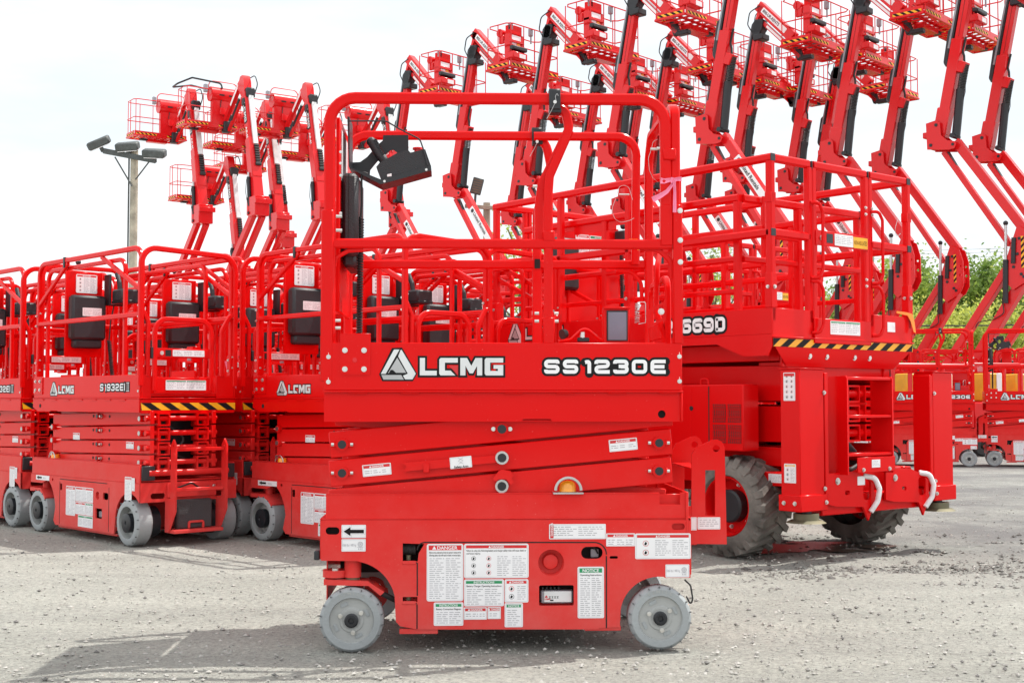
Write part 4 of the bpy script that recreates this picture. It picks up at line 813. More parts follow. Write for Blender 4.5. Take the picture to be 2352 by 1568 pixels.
# ================================================================== end-entry slab lifts of the left-hand row
TEX = {}
def build_s_lift(label):
    L, W = .775, .34                                  # half length of the platform, half width
    root = empty('scissor_lift', label, 'scissor lift')
    def part(name, b, par=None, **k): return b.build(name, par or root, **k)
    RE = Matrix.Rotation(PI / 2, 4, 'Z')              # face looking to +x: local x of the drawing runs along +y
    def endT(x): return Matrix.Translation((x, 0, 0)) @ RE
    b = MB()
    b.box(-L, L, -W, -W + .010, .925, 1.068, REDD); b.box(-L, L, W - .010, W, .925, 1.068, REDD); b.box(-L, -L + .01, -W + .011, W - .011, .925, 1.068, REDD)
    b.box(L - .010, L, -W + .011, -.26, .925, 1.068, REDD); b.box(L - .010, L, .20, W - .011, .925, 1.068, REDD); part('platform_fascia', b)
    b = MB(); b.box(-L + .012, L - .012, -W + .012, W - .012, .93, .95, REDD); part('platform_deck', b)
    b = MB(); b.ext([(-L - .004, .916), (L + .002, .916), (L + .002, .832), (-.38, .832), (-.385, .838), (-.49, .838), (-.495, .832), (-.70, .832), (-L - .004, .86)], -W - .004, -W + .006, REDD)
    b.box(-L, L, W - .008, W + .002, .832, .916, REDD); b.box(L - .006, L + .006, -W + .007, W - .009, .826, .914, REDD); b.box(-L, -L + .008, -W + .007, W - .009, .84, .916, REDD)
    b.box(-L - .003, L + .010, -W - .008, W + .006, .9165, .9245, REDD, .002)
    for k in range(7): b.box(-.68 + k * .2, -.60 + k * .2, -W - .0085, -W - .006, .906, .916, REDD, .001)
    part('platform_beam', b)
    b = MB(); b.T = endT(L + .0065); hazard(b, -W + .006, W - .004, .846, .892, 0, 5); part('hazard_stripe', b, smooth=False)
    b = MB(); b.cyl((-.66, -W - .0045, .87), (-.66, -W - .0055, .87), .014, DARK, 12); part('beam_hole', b)
    b = MB(); b.ext(rrect(-.768, .95, -.63, 1.072, .006), -W - .006, -W - .0003, REDD); part('mounting_plate', b)
    for px in (-.735, -.665):
        for pz in (.98, 1.04): b = MB(); b.bolt(px, -W - .006, pz, .009, depth=.008); part('bolt', b)
    for px in (-.765, .765):
        for pz in (.965, 1.04): b = MB(); b.bolt(px - .006 * (1 if px > 0 else -1), -W - .0003, pz, .006, depth=.006); part('bolt', b)
    b = MB(); maker_logo(b, -.512, .953, .052, -W - .0004, .88, True, .125); part('maker_logo', b)
    b = MB(); model_name(b, 'S1932EI', .245, .585, .968, .046, -W - .0004, lw=.2); b.tube([(.615, -W - .002, .965), (.615, -W - .002, 1.02)], .004, .0006, WHT); b.tube([(.632, -W - .002, .965), (.632, -W - .002, 1.02)], .004, .0006, WHT)
    for z_ in (.966, 1.018): b.tube([(.604, -W - .002, z_), (.643, -W - .002, z_)], .003, .0006, WHT)
    b.box(.598, .648, -W - .0012, -W - .0002, .960, 1.025, BLK, 0); part('model_name', b)
    # scissor pack
    for s, y0, y1 in ((-1, -.275, -.245), (1, .16, .19)):
        for k in range(4):
            cz = .785 - k * .0915; b = MB(); t_ = .030
            b.obox((-.60, (y0 + y1) / 2, cz - t_ / 2 + .0), (.795, (y0 + y1) / 2, cz + t_ / 2), .083, .030, REDD, bev=.003); b.box(.776, .802, y0 + .004, y1 - .004, cz - .028, cz + .038, DARK, 0) if 0 else None; part('scissor_arm', b)
            b = MB(); b.obox((-.60, (y0 + y1) / 2 - s * .055, cz + t_ / 2), (.78, (y0 + y1) / 2 - s * .055, cz - t_ / 2), .07, .026, REDD, bev=.003); part('scissor_arm', b)
    for k in range(4):
        cz = .785 - k * .0915
        b = MB()
        for y0 in (-.225, .05):                                       # open box ends of the arms
            T0 = b.T; b.T = endT(.800); b.ext(rrect(y0, cz - .038, y0 + .085, cz + .044, .006), 0, .05, REDD, [rrect(y0 + .010, cz - .028, y0 + .075, cz + .034, .003)]); b.T = T0
            b.box(.751, .753, y0, y0 + .085, cz - .036, cz + .042, DARK, 0)  # near-black plate paints the shade inside each hollow arm end
        b.cyl((.775, -.30, cz + .01), (.775, .20, cz + .01), .017, REDD, 14); part('cross_tube', b)
        b = MB(); b.cyl((.700, -.30, cz + .008), (.700, -.276, cz + .008), .021, REDD); b.cyl((.700, -.304, cz + .008), (.700, -.3002, cz + .008), .015, STEEL); b.box(.722, .738, -.286, -.276, cz, cz + .016, DARK, .001); part('pivot_pin', b)
        if k: b = MB(); b.cyl((-.562, -.30, cz + .045 - .015), (-.562, -.276, cz + .03), .021, REDD); b.cyl((-.562, -.304, cz + .03), (-.562, -.3002, cz + .03), .015, STEEL); part('pivot_pin', b)
        b = MB(); b.cyl((.11, -.295, cz + .018), (.11, -.276, cz + .018), .018, REDD); b.cyl((.11, -.298, cz + .018), (.11, -.2952, cz + .018), .013, BLM); part('pivot_pin', b)
        b = MB(); b.bolt(.145, -.277, cz + .018, .008, depth=.018); part('bolt', b)
        for px in (.02, .25): b = MB(); b.cyl((px, -.2755, cz + .018), (px, -.2765, cz + .018), .010, DARK, 10); part('arm_hole', b)
    for px, pz in ((-.28, .643), (.485, .60)): decal('danger_label', root, px, pz, px + .10, pz + .045, -.2762, 'DANGER', 'r', cols=2, seed=60)
    b = MB(); b.cyl((-.50, -.30, .506), (-.50, -.30, .536), .030, AMB, 18, .026); lens = part('beacon', b); b = MB(); b.tube([(-.50 + .044 * math.cos(PI * k / 10), -.325, .512 + .042 * math.sin(PI * k / 10)) for k in range(11)], .007, m=STEEL, n=6); b.build('beacon_guard', lens)
    b = MB(); b.cyl((.60, -.03, .50), (.10, -.03, .80), .045, BLM, 14); b.box(.58, .62, -.20, .13, .50, .80, BLM, .01); cable(b, [(.70, -.1, .75), (.74, 0, .66), (.72, -.08, .58), (.74, .05, .50)], .010); part('lift_cylinder_or_shade_filler', b)  # cylinder, black box and hose put in to darken the shaded scissor gaps
    # chassis
    b = MB(); b.box(-.795, .785, -W + .004, -W + .016, .395, .508, REDD); b.box(-.795, .785, W - .016, W - .004, .395, .508, REDD); b.box(-.795, -.785, -W + .017, W - .017, .40, .50, REDD); b.box(-.790, .78, -W + .005, -W + .06, .5085, .512, REDD, .001); b.box(-.78, .77, -W + .02, W - .02, .40, .41, REDD, 0)
    part('chassis_tray', b)
    for ya in (-W + .012, W - .10): b = MB(); b.box(.786, .80, ya, ya + .088, .41, .50, PLB); part('end_pad', b)
    arc = lambda cx, r, a0, a1, n=8: [(cx + r * math.cos(R(a0 + (a1 - a0) * k / n)), .145 + r * math.sin(R(a0 + (a1 - a0) * k / n))) for k in range(n + 1)]
    pts = [(-.80, .392), (.80, .392), (.80, .275), (.76, .275)] + arc(.655, .185, 45, 178) + [(.46, .062), (-.40, .062), (-.43, .09)] + arc(-.66, .26, 8, 58) + [(-.62, .335), (-.80, .335)]
    b = MB(); b.ext(pts, -W, -W + .010, REDD, [rrect(.30, .27, .375, .315, .015), rrect(.20, .145, .29, .21, .004), rrect(-.335, .30, -.30, .345, .004), circ(.225, .292, .026, 16), circ(-.45, .365, .012, 10)]); part('chassis_side', b)
    b = MB(); b.box(-.80, .80, -W + .001, W, .3925, .3965, REDD, .001); b.box(-.42, .46, W - .01, W, .062, .39, REDD); b.box(-.41, .45, -W + .05, W - .011, .065, .075, REDD); b.box(.44, .455, -W + .011, W - .011, .08, .39, REDD); b.box(-.42, -.405, -W + .011, W - .011, .08, .39, REDD)
    b.box(-.41, .44, -W + .06, -W + .065, .08, .39, DARK, 0); b.box(-.39, .46, -W + .02, -W + .05, .045, .061, REDD, .002)
    b.T = endT(.80); b.ext([(-W, .275), (W, .275), (W, .392), (-W, .392)], .0, .01, REDD, [rrect(-.27, .295, -.17, .33, .016), rrect(.17, .295, .27, .33, .016)]); part('chassis_frame', b)
    b = MB()
    for (A, B) in (((-.335, .07), (-.335, .36)), ((.385, .07), (.385, .35)), ((-.335, .375), (.36, .375))): b.obox((A[0], -W - .0004, A[1]), (B[0], -W - .0004, B[1]), .005, .0008, DARK, bev=0)
    part('door_seam', b)
    b = MB(); b.lathe([(.026, .001), (.024, .03), (.013, .031), (.013, .012), (0, .012)], (.225, -W, .292), REDD, 16); part('horn_recess', b)
    b = MB(); b.box(.205, .285, -W + .02, -W + .05, .15, .19, GRY, .004); part('battery_charger', b)
    for (nm, xa, za, xb, zb, hd, hc, cols) in (('danger_label', -.235, .14, -.095, .335, 'DANGER', 'r', 2), ('danger_label', -.092, .24, .165, .335, 'DANGER', 'r', 3), ('instructions_label', -.092, .155, .055, .237, 'DANGER', 'r', 2), ('instructions_label', .058, .155, .165, .237, 'INSTRUCTIONS', 'g', 2), ('instructions_label', -.05, .075, .165, .152, 'NOTICE', 'g', 3), ('danger_label', .60, .285, .69, .43, 'DANGER', 'r', 1), ('hazard_label', .693, .345, .73, .425, None, None, 1)):
        decal(nm, root, xa, za, xb, zb, -W - .0006, hd, hc, cols=cols, seed=int(abs(xa) * 999), pitch=.0085)
    o = decal('direction_label', root, -.715, .355, -.50, .388, -W - .0006, cols=0); b = MB(); b.ext([(-.70, .372), (-.67, .384), (-.67, .378), (-.62, .378), (-.62, .366), (-.67, .366), (-.67, .360)], -W - .003, -W - .002, BLK, back=False); b.text('1800 lbs', -.60, .366, .010, -W - .003, INK, 1, 'L', 0, maxw=.07); b.build('arrow', o, smooth=False)
    # wheels
    for (x, y, s) in ((.655, -W - .012, -1), (-.66, -W - .012, -1), (.655, W + .012, 1), (-.66, W + .012, 1)): tread_wheel(root, x, y, .144, .144, .105, s, 16, nb=4, rb=.55, md=GDI, hub_r=.42, open_rim=True)
    for s in (-1, 1):
        b = MB(); b.ext([(-.79, .30), (-.62, .30), (-.54, .24), (-.55, .225), (-.63, .28), (-.79, .275)], *sorted((s * (W + .01), s * (W - .12))), REDD); b.cyl((-.67, s * (W - .06), .30), (-.67, s * (W - .06), .36), .028, REDD); part('steering_knuckle', b)
        b = MB(); b.cyl((.655, s * (W - .10), .144), (.655, s * (W - .17), .144), .10, BLM, 20); part('wheel_motor', b)
    # ladder and battery box on the end
    for y in (-.165, .195):
        b = MB(); b.ext([(.80, .29), (.80, .085), (.84, .085), (.925, .22), (.925, .625), (.895, .665), (.865, .625), (.865, .30)], y - .006, y + .006, REDD, [circ(.895, .625, .008, 10)]); part('ladder_rail', b)
    for z in (.60, .35, .09): b = MB(); b.box(.80 if z < .3 else .87, .90, -.158, .188, z - .010, z + .012, REDD, .003); part('ladder_step', b)
    b = MB(); b.box(.80, .845, -.11, .14, .10, .285, BOX_G, .015); part('battery_box', b)
    b = MB(); b.tube([(.85, -.03, .105), (.85, -.03, .145), (.85, .07, .145), (.85, .07, .105)], .014, m=REDD, fil=.01, ref=(1, 0, 0)); part('tow_loop', b)
    b = MB(); b.box(.80, .815, -.16, .185, .30, .392, REDD); b.cyl((.79, -.28, .455), (.79, .28, .455), .020, REDD); cable(b, [(.83, -.10, .36), (.86, -.02, .39), (.85, .05, .35), (.83, .12, .36)], .006); b.bolt(.817, .165, .36, .009, d=(1, 0, 0)); part('end_crossmember', b)
    # guard rails
    def rail(name, pts, w_=.032, d=.026, fil=.06, ref=(0, 1, 0)): b = MB(); b.tube(pts, w_, d, REDD, fil=fil, ref=ref); return part(name, b)
    ZT = 1.865
    for y in (-W + .02, W - .02):
        rail('guard_rail', [(-L + .02, y, 1.06), (-L + .02, y, ZT), (L - .025, y, ZT), (L - .025, y, 1.06)], fil=.09)
        rail('guard_rail', [(-L + .10, y + .03 * (1 if y < 0 else -1), 1.06), (-L + .10, y + .03 * (1 if y < 0 else -1), ZT - .05), (L - .30, y + .03 * (1 if y < 0 else -1), ZT - .05), (L - .30, y + .03 * (1 if y < 0 else -1), 1.06)], .028, .024, .08)
        rail('mid_rail', [(-L + .02, y, 1.445), (L - .025, y, 1.445)], .03, .024, 0)
        rail('rail_brace', [(-L + .03, y, 1.58), (-.30, y, ZT - .02)], .028, .022, 0); rail('rail_brace', [(.20, y, ZT - .02), (L - .04, y, 1.60)], .028, .022, 0)
        b = MB(); b.box(-.35, -.325, y - .018, y + .018, ZT - .05, ZT + .022, BLM); part('rail_latch', b)
        for x in (-L + .02, L - .025):
            b = MB(); b.box(x - .020, x + .020, y - .018, y + .018, 1.06, 1.20, REDD); part('rail_socket', b)
            for z in (1.10, 1.17, 1.43, 1.50): b = MB(); b.bolt(x, y - .017, z, .006); b.bolt(x + .02, y, z + .02, .005, d=(1, 0, 0)); part('bolt', b)
    for x, zz in ((-L + .02, ZT),): rail('end_rail', [(x, -W + .04, 1.06), (x, -W + .04, zz), (x, W - .04, zz), (x, W - .04, 1.06)], ref=(1, 0, 0), fil=.08); rail('mid_rail', [(x, -W + .03, 1.445), (x, W - .03, 1.445)], ref=(1, 0, 0), fil=0)
    xe = L - .005
    rail('end_rail', [(xe, -W + .005, 1.00), (xe, -W + .005, ZT), (xe, W - .005, ZT - .02), (xe, W - .005, 1.00)], .034, .030, .10, (1, 0, 0))
    rail('end_post', [(xe, -W + .055, 1.06), (xe, -W + .055, 1.40), (xe, -W + .01, 1.48)], .026, .024, .05, (1, 0, 0)); rail('end_post', [(xe, W - .10, 1.06), (xe, W - .10, 1.36), (xe, W - .04, 1.46), (xe, W - .01, 1.46)], .028, .024, .06, (1, 0, 0))
    gt = xe + .012
    g = rail('entry_gate', [(gt, -.245, .97), (gt, -.245, 1.42), (gt, .155, 1.42), (gt, .155, .97)], .030, .024, .09, (1, 0, 0))
    b = MB(); b.box(gt - .012, gt + .008, -.262, .172, 1.175, 1.235, REDD); b.box(gt - .008, gt + .006, -.25, .165, .952, 1.052, REDD); b.cyl((gt + .008, -.20, 1.205), (gt + .012, -.20, 1.205), .013, ZINC); b.box(gt + .0081, gt + .0091, -.175, -.135, 1.185, 1.225, DARK, 0); b.box(gt - .01, gt + .012, -.272, -.258, 1.17, 1.24, PLB); b.build('gate_panel', g)
    decal('instructions_label', root, -.17, .972, .115, 1.035, 0, None, None, cols=4, seed=71, T=endT(gt + .0075), pitch=.009)
    b = MB(); b.T = endT(gt + .0095); 
    for k in (0, 1): b.raw([(-.165 + k * .142, 0, 1.026), (-.03 + k * .142, 0, 1.026), (-.03 + k * .142, 0, 1.032), (-.165 + k * .142, 0, 1.032)], [[0, 1, 2, 3]], LGRN)
    part('label_header', b, smooth=False)
    decal('record_label', root, -.125, 1.186, .10, 1.226, 0, None, None, cols=3, seed=72, T=endT(gt + .0095), pitch=.009)
    # control panel at the far end: red board, sheets, black cabinet, hand controller
    xc = -L + .05
    b = MB(); b.T = Matrix.Identity(4); b.box(xc, xc + .02, -.15, .13, 1.22, 1.835, REDD, .006); part('control_board', b)
    b = MB(); b.box(xc + .021, xc + .10, -.135, .125, 1.34, 1.66, PLB, .02); b.box(xc + .02, xc + .085, -.11, .10, 1.28, 1.345, PLB, .012); part('control_cabinet', b)
    decal('safety_sheet', root, -.075, 1.68, .085, 1.815, 0, 'DANGER', 'r', cols=3, pics=1, seed=73, T=endT(xc + .0215)); decal('cabinet_label', root, -.06, 1.51, .085, 1.57, 0, None, None, cols=2, seed=74, T=endT(xc + .1015))
    b = MB(); b.box(xc + .03, xc + .12, .135, .15, 1.60, 1.82, BLM); b.box(xc + .03, xc + .14, .135, .27, 1.595, 1.605, BLM); cb = part('controller_bracket', b)
    b = MB(); b.box(xc + .10, xc + .25, .16, .31, 1.62, 1.71, PLB, .012); b.box(xc + .09, xc + .26, .165, .30, 1.61, 1.63, BLM, .003); ct = part('controller', b)
    b = MB(); b.tube([(xc + .15, .2, 1.70), (xc + .14, .2, 1.76), (xc + .10, .2, 1.83)], .036, m=PLB, n=10, fil=.03); b.build('joystick', ct)
    b = MB(); b.sphere((xc + .02, -.06, ZT + .035), .020, PLB); b.cyl((xc + .02, -.06, ZT), (xc + .02, -.06, ZT + .02), .008, PLB); part('stop_knob', b)
    b = MB(); coil(b, (xc + .09, .15, 1.34), (xc + .12, .17, 1.02), .012, .0045, 26, RUB, 7); cable(b, [(xc + .1, .18, 1.60), (xc + .09, .16, 1.48), (xc + .09, .15, 1.34)], .005); cable(b, [(xc + .12, .17, 1.02), (xc + .15, .18, .99), (xc + .28, .20, 1.0)], .006); part('coiled_cable', b)
    for k, z in enumerate((1.06, 1.17)): b = MB(); b.box(-.02 + k * .1, .3, W - .028, W - .014, z, z + .05, REDD); part('tool_rail', b)
    b = MB(); b.box(.30, .38, W - .09, W - .03, 1.16, 1.27, REDD); b.box(.315, .365, W - .095, W - .0905, 1.175, 1.255, GRY, .002); part('charger_display', b)
    return root
UX, UY = -math.cos(.813), math.sin(.813)          # along the row (away from the entry end)
VX, VY = math.sin(.813), math.cos(.813)           # across the row
SA = (-2.596, 8.918)
def s_at(i, j): return (SA[0] + VX * .80 * i + UX * 1.72 * j, SA[1] + VY * .80 * i + UY * 1.72 * j, 0)
S0 = build_s_lift('red scissor lift in the left row, its striped entry end and ladder in full view')
S0.location = s_at(0, 0); S0.rotation_euler = (0, 0, -.813); GS = 'red scissor lifts parked in the left row'; S0['group'] = GS
index_kids()
S_SPOTS = [(0, 1.03, 'red scissor lift cut by the left photo edge, end of its model number showing'), (1.0, .05, 'red scissor lift squeezed behind the lift with the ladder in full view'), (1.0, -.93, 'red scissor lift just left of the front lift, partly hidden by it'),
           (0, 2.1, 'red scissor lift far back at the left photo edge, behind the cut-off one'), (1.0, 1.15, 'red scissor lift second behind the left row, seen through its rails'), (2.0, .15, 'red scissor lift in the third file, behind the two left lifts'),
           (2.0, -.82, 'red scissor lift seen through the front lift rails, left of the big platform'), (3.0, .3, 'red scissor lift in the fourth file, its rails seen under the front lift mid rail'), (2.0, 1.2, 'red scissor lift deep in the third file behind the left cabinets'), (1.0, 2.2, 'red scissor lift at the back of the second file, only its rails showing'),
           (3.1, 1.3, 'red scissor lift deep in the fourth file, just its top rails showing'), (3.0, -.62, 'red scissor lift hard against the far corner of the big platform'),
 (4.1, .55, 'red scissor lift behind the far end of the big platform'), (5.1, .15, 'red scissor lift just behind the far side of the big platform'), (2.1, 2.3, 'red scissor lift deep in the third file, only rails showing'), (4.1, 1.7, 'red scissor lift deep in the fifth file behind the others'), (3.1, 2.4, 'red scissor lift at the back of the fourth file'), (1.0, 3.3, 'farthest red scissor lift of the second file')]
for i, j, lab in S_SPOTS:
    c = copy_tree(S0); c.location = s_at(i, j); c['label'] = lab; c.rotation_euler = (0, 0, -.813 + .02 * math.sin(i * 5 + j * 3))
b = MB(); b.raw([(0, 0, 0), (.028, 0, 0), (.05, .0, -.12), (.12, .01, -.20), (.10, .01, -.21), (.035, 0, -.13)], [[0, 1, 2, 5], [5, 2, 3, 4]], PINK); o = b.build('ribbon'); o.location = (-1.93, 8.78, 1.17); o.rotation_euler = (0, 0, -.1); tag(o, 'pink ribbon hanging between two scissor lifts right of the striped entry end', 'ribbon')
# far pair of the small model across the yard, right edge
for x, y, rz, lab, sk in ((5.89, 18.5, R(-16), 'distant red scissor lift behind the right outrigger column, end of its model number showing', ()), (7.27, 18.3, R(-16), 'distant red scissor lift cut by the right photo edge', ()), (4.50, 18.9, R(-16), 'distant red scissor lift behind the big lift, mostly hidden', ())):
    c = copy_tree(MAIN); c.location = (x, y, 0); c.scale = (.93, .93, .93); c.rotation_euler = (0, 0, rz); c['label'] = lab; c['group'] = 'small scissor lifts across the yard'
BACK = ['distant red lift behind the one with the cut model number', 'distant red lift in the gap between the two distant small lifts', 'distant red lift behind the lift at the right photo edge', 'far red lift at the foot of the right-hand booms', 'far red lift below the pale bushy tree near the right edge', 'far red lift behind the big platform right end, under the orange ribbon',
 'far red lift seen through the middle gate of the big platform', 'red lift behind the far corner of the big platform, seen through the front lift', 'red lift seen far back between the middle posts of the front lift', 'farthest red lift toward the right photo edge', 'far red lift seen through the near rails of the big platform', 'red lift seen far back left of the front lift middle posts', 'far red lift behind the foot of the wooden pole']
for n_, (x, y, rz) in enumerate(((6.6, 24.5, .3), (8.3, 25.2, .35), (10.0, 24.8, .25), (7.4, 28.5, 2.9), (9.4, 29, .4), (4.7, 25.5, .3), (2.9, 22.5, .2), (1.0, 18.0, -.8), (-.3, 16.2, -.8), (11.4, 30, .2), (3.2, 27.5, -.5), (-1.8, 15.2, -.8), (.2, 21, -.7))):
    c = copy_tree(S0, skip=('bolt', 'arm_hole', 'pivot_pin')); c.location = (x, y, 0); c.rotation_euler = (0, 0, rz); c['label'] = BACK[n_]; c['group'] = 'scissor lifts massed at the back of the yard'
# ================================================================== the big rough-terrain scissor lift
SRF = (1.193, 8.780, -.882)
def build_sr(label):
    root = empty('rough_terrain_scissor_lift', label, 'scissor lift', (SRF[0], SRF[1], 0), SRF[2])
    L, W = 1.262, .685
    def part(name, b, par=None, **k): return b.build(name, par or root, **k)
    def endT(x): return Matrix.Translation((x, 0, 0)) @ Matrix.Rotation(PI / 2, 4, 'Z')
    b = MB(); b.box(-L, L, -W, -W + .008, 1.282, 1.430, RED); b.box(-L, L, W - .008, W, 1.282, 1.430, RED); b.box(-L, -L + .008, -W + .009, W - .009, 1.282, 1.430, RED)
    b.box(L - .008, L, -W + .009, -.30, 1.262, 1.430, RED); b.box(L - .008, L, .25, W - .009, 1.262, 1.430, RED); b.box(L + .001, L + .014, -.315, .235, 1.24, 1.385, RED); part('platform_fascia', b)
    b = MB(); b.box(-L + .009, L - .009, -W + .009, W - .009, 1.283, 1.30, RED); part('platform_deck', b)
    b = MB(); b.ext([(-L, 1.2815), (L, 1.2815), (L, 1.215), (L - .03, 1.16), (1.05, 1.16), (.85, 1.235), (-L, 1.235)], -W + .0005, -W + .007, RED); b.ext([(-L, 1.2815), (L, 1.2815), (L - .03, 1.16), (1.05, 1.16), (.85, 1.235), (-L, 1.235)], W - .007, W, RED)
    b.raw([(L + .003, -W, 1.262), (L + .003, W, 1.262), (L + .003, W - .02, 1.215), (L + .003, -W + .02, 1.215), (L - .03, -.52, 1.10), (L - .03, .52, 1.10)], [[0, 3, 2, 1], [3, 4, 5, 2]], RED); b.box(L - .05, L - .031, -.56, .56, 1.10, 1.27, RED); b.box(L - .02, L + .016, -W, W, 1.2625, 1.270, RED, .002)
    part('platform_skirt', b)
    b = MB(); b.T = endT(L + .0045); hazard(b, -W + .005, W - .005, 1.212, 1.258, 0, 10, lean=-1); part('hazard_stripe', b, smooth=False)
    for y in (-.33, -.17, .10, .25): b = MB(); b.bolt(L - .018, y, 1.165, .014, d=(1, 0, 0), depth=.012); part('bolt', b)
    b = MB(); maker_logo(b, -1.09, 1.325, .078, -W - .0004, 1.0, True, .17); part('maker_logo', b)
    b = MB(); model_name(b, 'SR1669D', .335, .915, 1.312, .082, -W - .0004); part('model_name', b)
    decal('instructions_label', root, -.17, 1.295, .12, 1.375, 0, None, None, cols=4, seed=81, T=endT(L + .0145), pitch=.010)
    b = MB(); b.T = endT(L + .0168)
    for k in (0, 1): b.raw([(-.165 + k * .145, 0, 1.364), (-.028 + k * .145, 0, 1.364), (-.028 + k * .145, 0, 1.371), (-.165 + k * .145, 0, 1.371)], [[0, 1, 2, 3]], LGRN)
    part('label_header', b, smooth=False)
    b = MB(); b.T = endT(L + .0008); b.ext(rrect(.42, 1.33, .50, 1.39, .003), -.001, 0, WHT); part('blank_label', b)
    # beams and scissor pack
    b = MB(); b.box(-1.15, L - .06, -.55, -.50, 1.135, 1.234, RED); b.box(-1.15, L - .06, .50, .55, 1.135, 1.234, RED); b.box(1.0, L - .055, -.49, .49, 1.03, 1.13, RED); part('platform_subframe', b)
    for s in (-1, 1):
        for k in range(5):
            cz = 1.065 - k * .118; b = MB(); y0, y1 = sorted((s * .50, s * .44)); tl = .012 * (-1) ** k
            b.obox((-1.18, (y0 + y1) / 2, cz + tl), (1.22 if k else 1.22, (y0 + y1) / 2, cz - tl), .108, .06, RED); part('scissor_arm', b)
            b = MB(); y0, y1 = sorted((s * .40, s * .345)); b.obox((-1.18, (y0 + y1) / 2, cz), (1.2, (y0 + y1) / 2, cz), .10, .055, RED); part('scissor_arm', b)
    for k in range(1, 4):
        cz = 1.065 - k * .118; b = MB(); b.cyl((1.2, -.43, cz), (1.2, .43, cz), .026, RED, 14)
        for y0 in (-.34, .05, .22):
            T0 = b.T; b.T = endT(1.235); b.ext(rrect(y0, cz - .052, y0 + .12, cz + .052, .008), 0, .06, RED, [rrect(y0 + .011, cz - .041, y0 + .109, cz + .041, .004)]); b.T = T0; b.box(1.17, 1.174, y0, y0 + .12, cz - .05, cz + .05, DARK, 0)  # dark plates in the open tubes take the place of inner shade
        part('cross_tube', b)
    b = MB(); b.box(-.9, 1.1, -.33, .33, .62, 1.0, DARK, 0); part('inner_shadow_plate', b) if 0 else None
    decal('danger_label', root, 1.18, .80, 1.26, .86, -.5012, 'DANGER', 'r', cols=2, seed=82)
    b = MB(); b.box(1.00, 1.03, -.33, .33, .55, 1.02, BLM, .01); b.cyl((1.0, 0, .5), (.3, 0, .95), .07, BLM, 14); part('lift_cylinder_or_shade_filler', b)  # black plate and cylinder added to stand for shade behind the scissor ends
    # engine box
    b = MB(); b.box(.18, 1.06, -.70, -.56, .615, 1.0, RED, .006); b.box(.795, .802, -.7015, -.70, .62, .99, DARK, 0); b.box(.60, .66, -.7015, -.70, .62, .995, RED, .001); b.tube([(.70, -.66, 1.0), (.70, -.66, 1.035), (.76, -.66, 1.035), (.76, -.66, 1.0)], .012, m=RED, fil=.02, n=8); eb = part('engine_box', b)
    b = MB()
    for (xa, xb) in ((.83, .93), (.945, 1.045)):
        for (za, zb) in ((.66, .765), (.78, .885)):
            b.box(xa, xb, -.7022, -.7002, za, zb, MESHM, 0)
            n_ = 7
            for k in range(n_): b.obox((xa + (xb - xa) * k / n_, -.7032, za), (xa + (xb - xa) * (k + 1) / n_, -.7032, zb), .0022, .001, RED, bev=0); b.obox((xa + (xb - xa) * (k + 1) / n_, -.7032, za), (xa + (xb - xa) * k / n_, -.7032, zb), .0022, .001, RED, bev=0)
            for k in range(5): b.obox((xa, -.7034, za + (zb - za) * (k + .5) / 5), (xb, -.7034, za + (zb - za) * (k + .5) / 5), .002, .001, RED, bev=0)
    b.build('grille', eb)
    b = MB()
    for k in range(3): b.box(.30, .40, -.7015, -.70, .66 + k * .09, .72 + k * .09, DARK, 0)
    b.cyl((.66, -.70, .86), (.66, -.703, .86), .014, BLM); b.build('vent_slot', eb)
    # chassis
    b = MB(); b.box(-1.30, 1.30, -.50, .50, .36, .50, RED, .008); b.box(-1.3, 1.3, -.60, -.505, .42, .50, RED, .006); b.box(-1.3, 1.3, .505, .60, .42, .50, RED, .006); b.box(-.45, .45, -.66, -.605, .25, .60, RED, .01); b.box(-.45, .45, .605, .66, .25, .60, RED, .01); b.box(.6, 1.25, -.32, .32, .25, .355, RED, .01); part('chassis', b)
    decal('wheel_load_label', root, 1.16, .44, 1.29, .49, -.6012, cols=1, seed=83)
    b = MB(); b.cyl((.93, -.5, .305), (.93, .5, .305), .06, DARK); b.cyl((-.93, -.5, .305), (-.93, .5, .305), .06, DARK); part('axle', b)
    for (x, s) in ((.93, -1), (-.93, -1), (.93, 1), (-.93, 1)):
        y = s * .72; r = .292; wd = .27; b = MB(); prof = [(r * .60, -s * .02), (r * .63, s * .0), (r * .80, s * .0), (r * .90, -s * .02), (r * .93, -s * .06), (r * .935, -s * (wd - .05)), (r * .88, -s * (wd - .01)), (r * .6, -s * wd)]
        b.lathe(prof, (x, y, .295), TYR, 48)
        for k in range(20):
            a0 = 2 * PI * k / 20
            for hf in (0, 1):
                a = a0 + hf * PI / 20; c, q = math.cos(a), math.sin(a); yo = y - s * (.015 if hf == 0 else wd - .015); yi = y - s * (wd * .53 if hf == 0 else wd * .47)
                da = .26; pts = []
                def pt(an, rr, yy): return (x + math.cos(an) * rr, yy, .295 + math.sin(an) * rr)
                wl = .095; vs = [pt(a - wl, r * .90, yo), pt(a + wl, r * .90, yo), pt(a + da + wl * .7, r * .91, yi), pt(a + da - wl * .7, r * .91, yi), pt(a - wl * .7, r * .985, yo), pt(a + wl * .7, r * .985, yo), pt(a + da + wl * .5, r * 1.01, yi), pt(a + da - wl * .5, r * 1.01, yi)]
                yo2 = y + s * .004 if hf == 0 else y - s * (wd + .002)
                vs += [pt(a - wl * .8, r * .80, yo2), pt(a + wl * .8, r * .80, yo2)]
                F = [[4, 5, 6, 7], [0, 4, 7, 3], [1, 2, 6, 5], [2, 3, 7, 6], [8, 9, 5, 4], [8, 4, 0], [9, 1, 5]]
                b.raw(vs, F + [f[::-1] for f in []], TYR)
        wh = b.build('wheel', root)
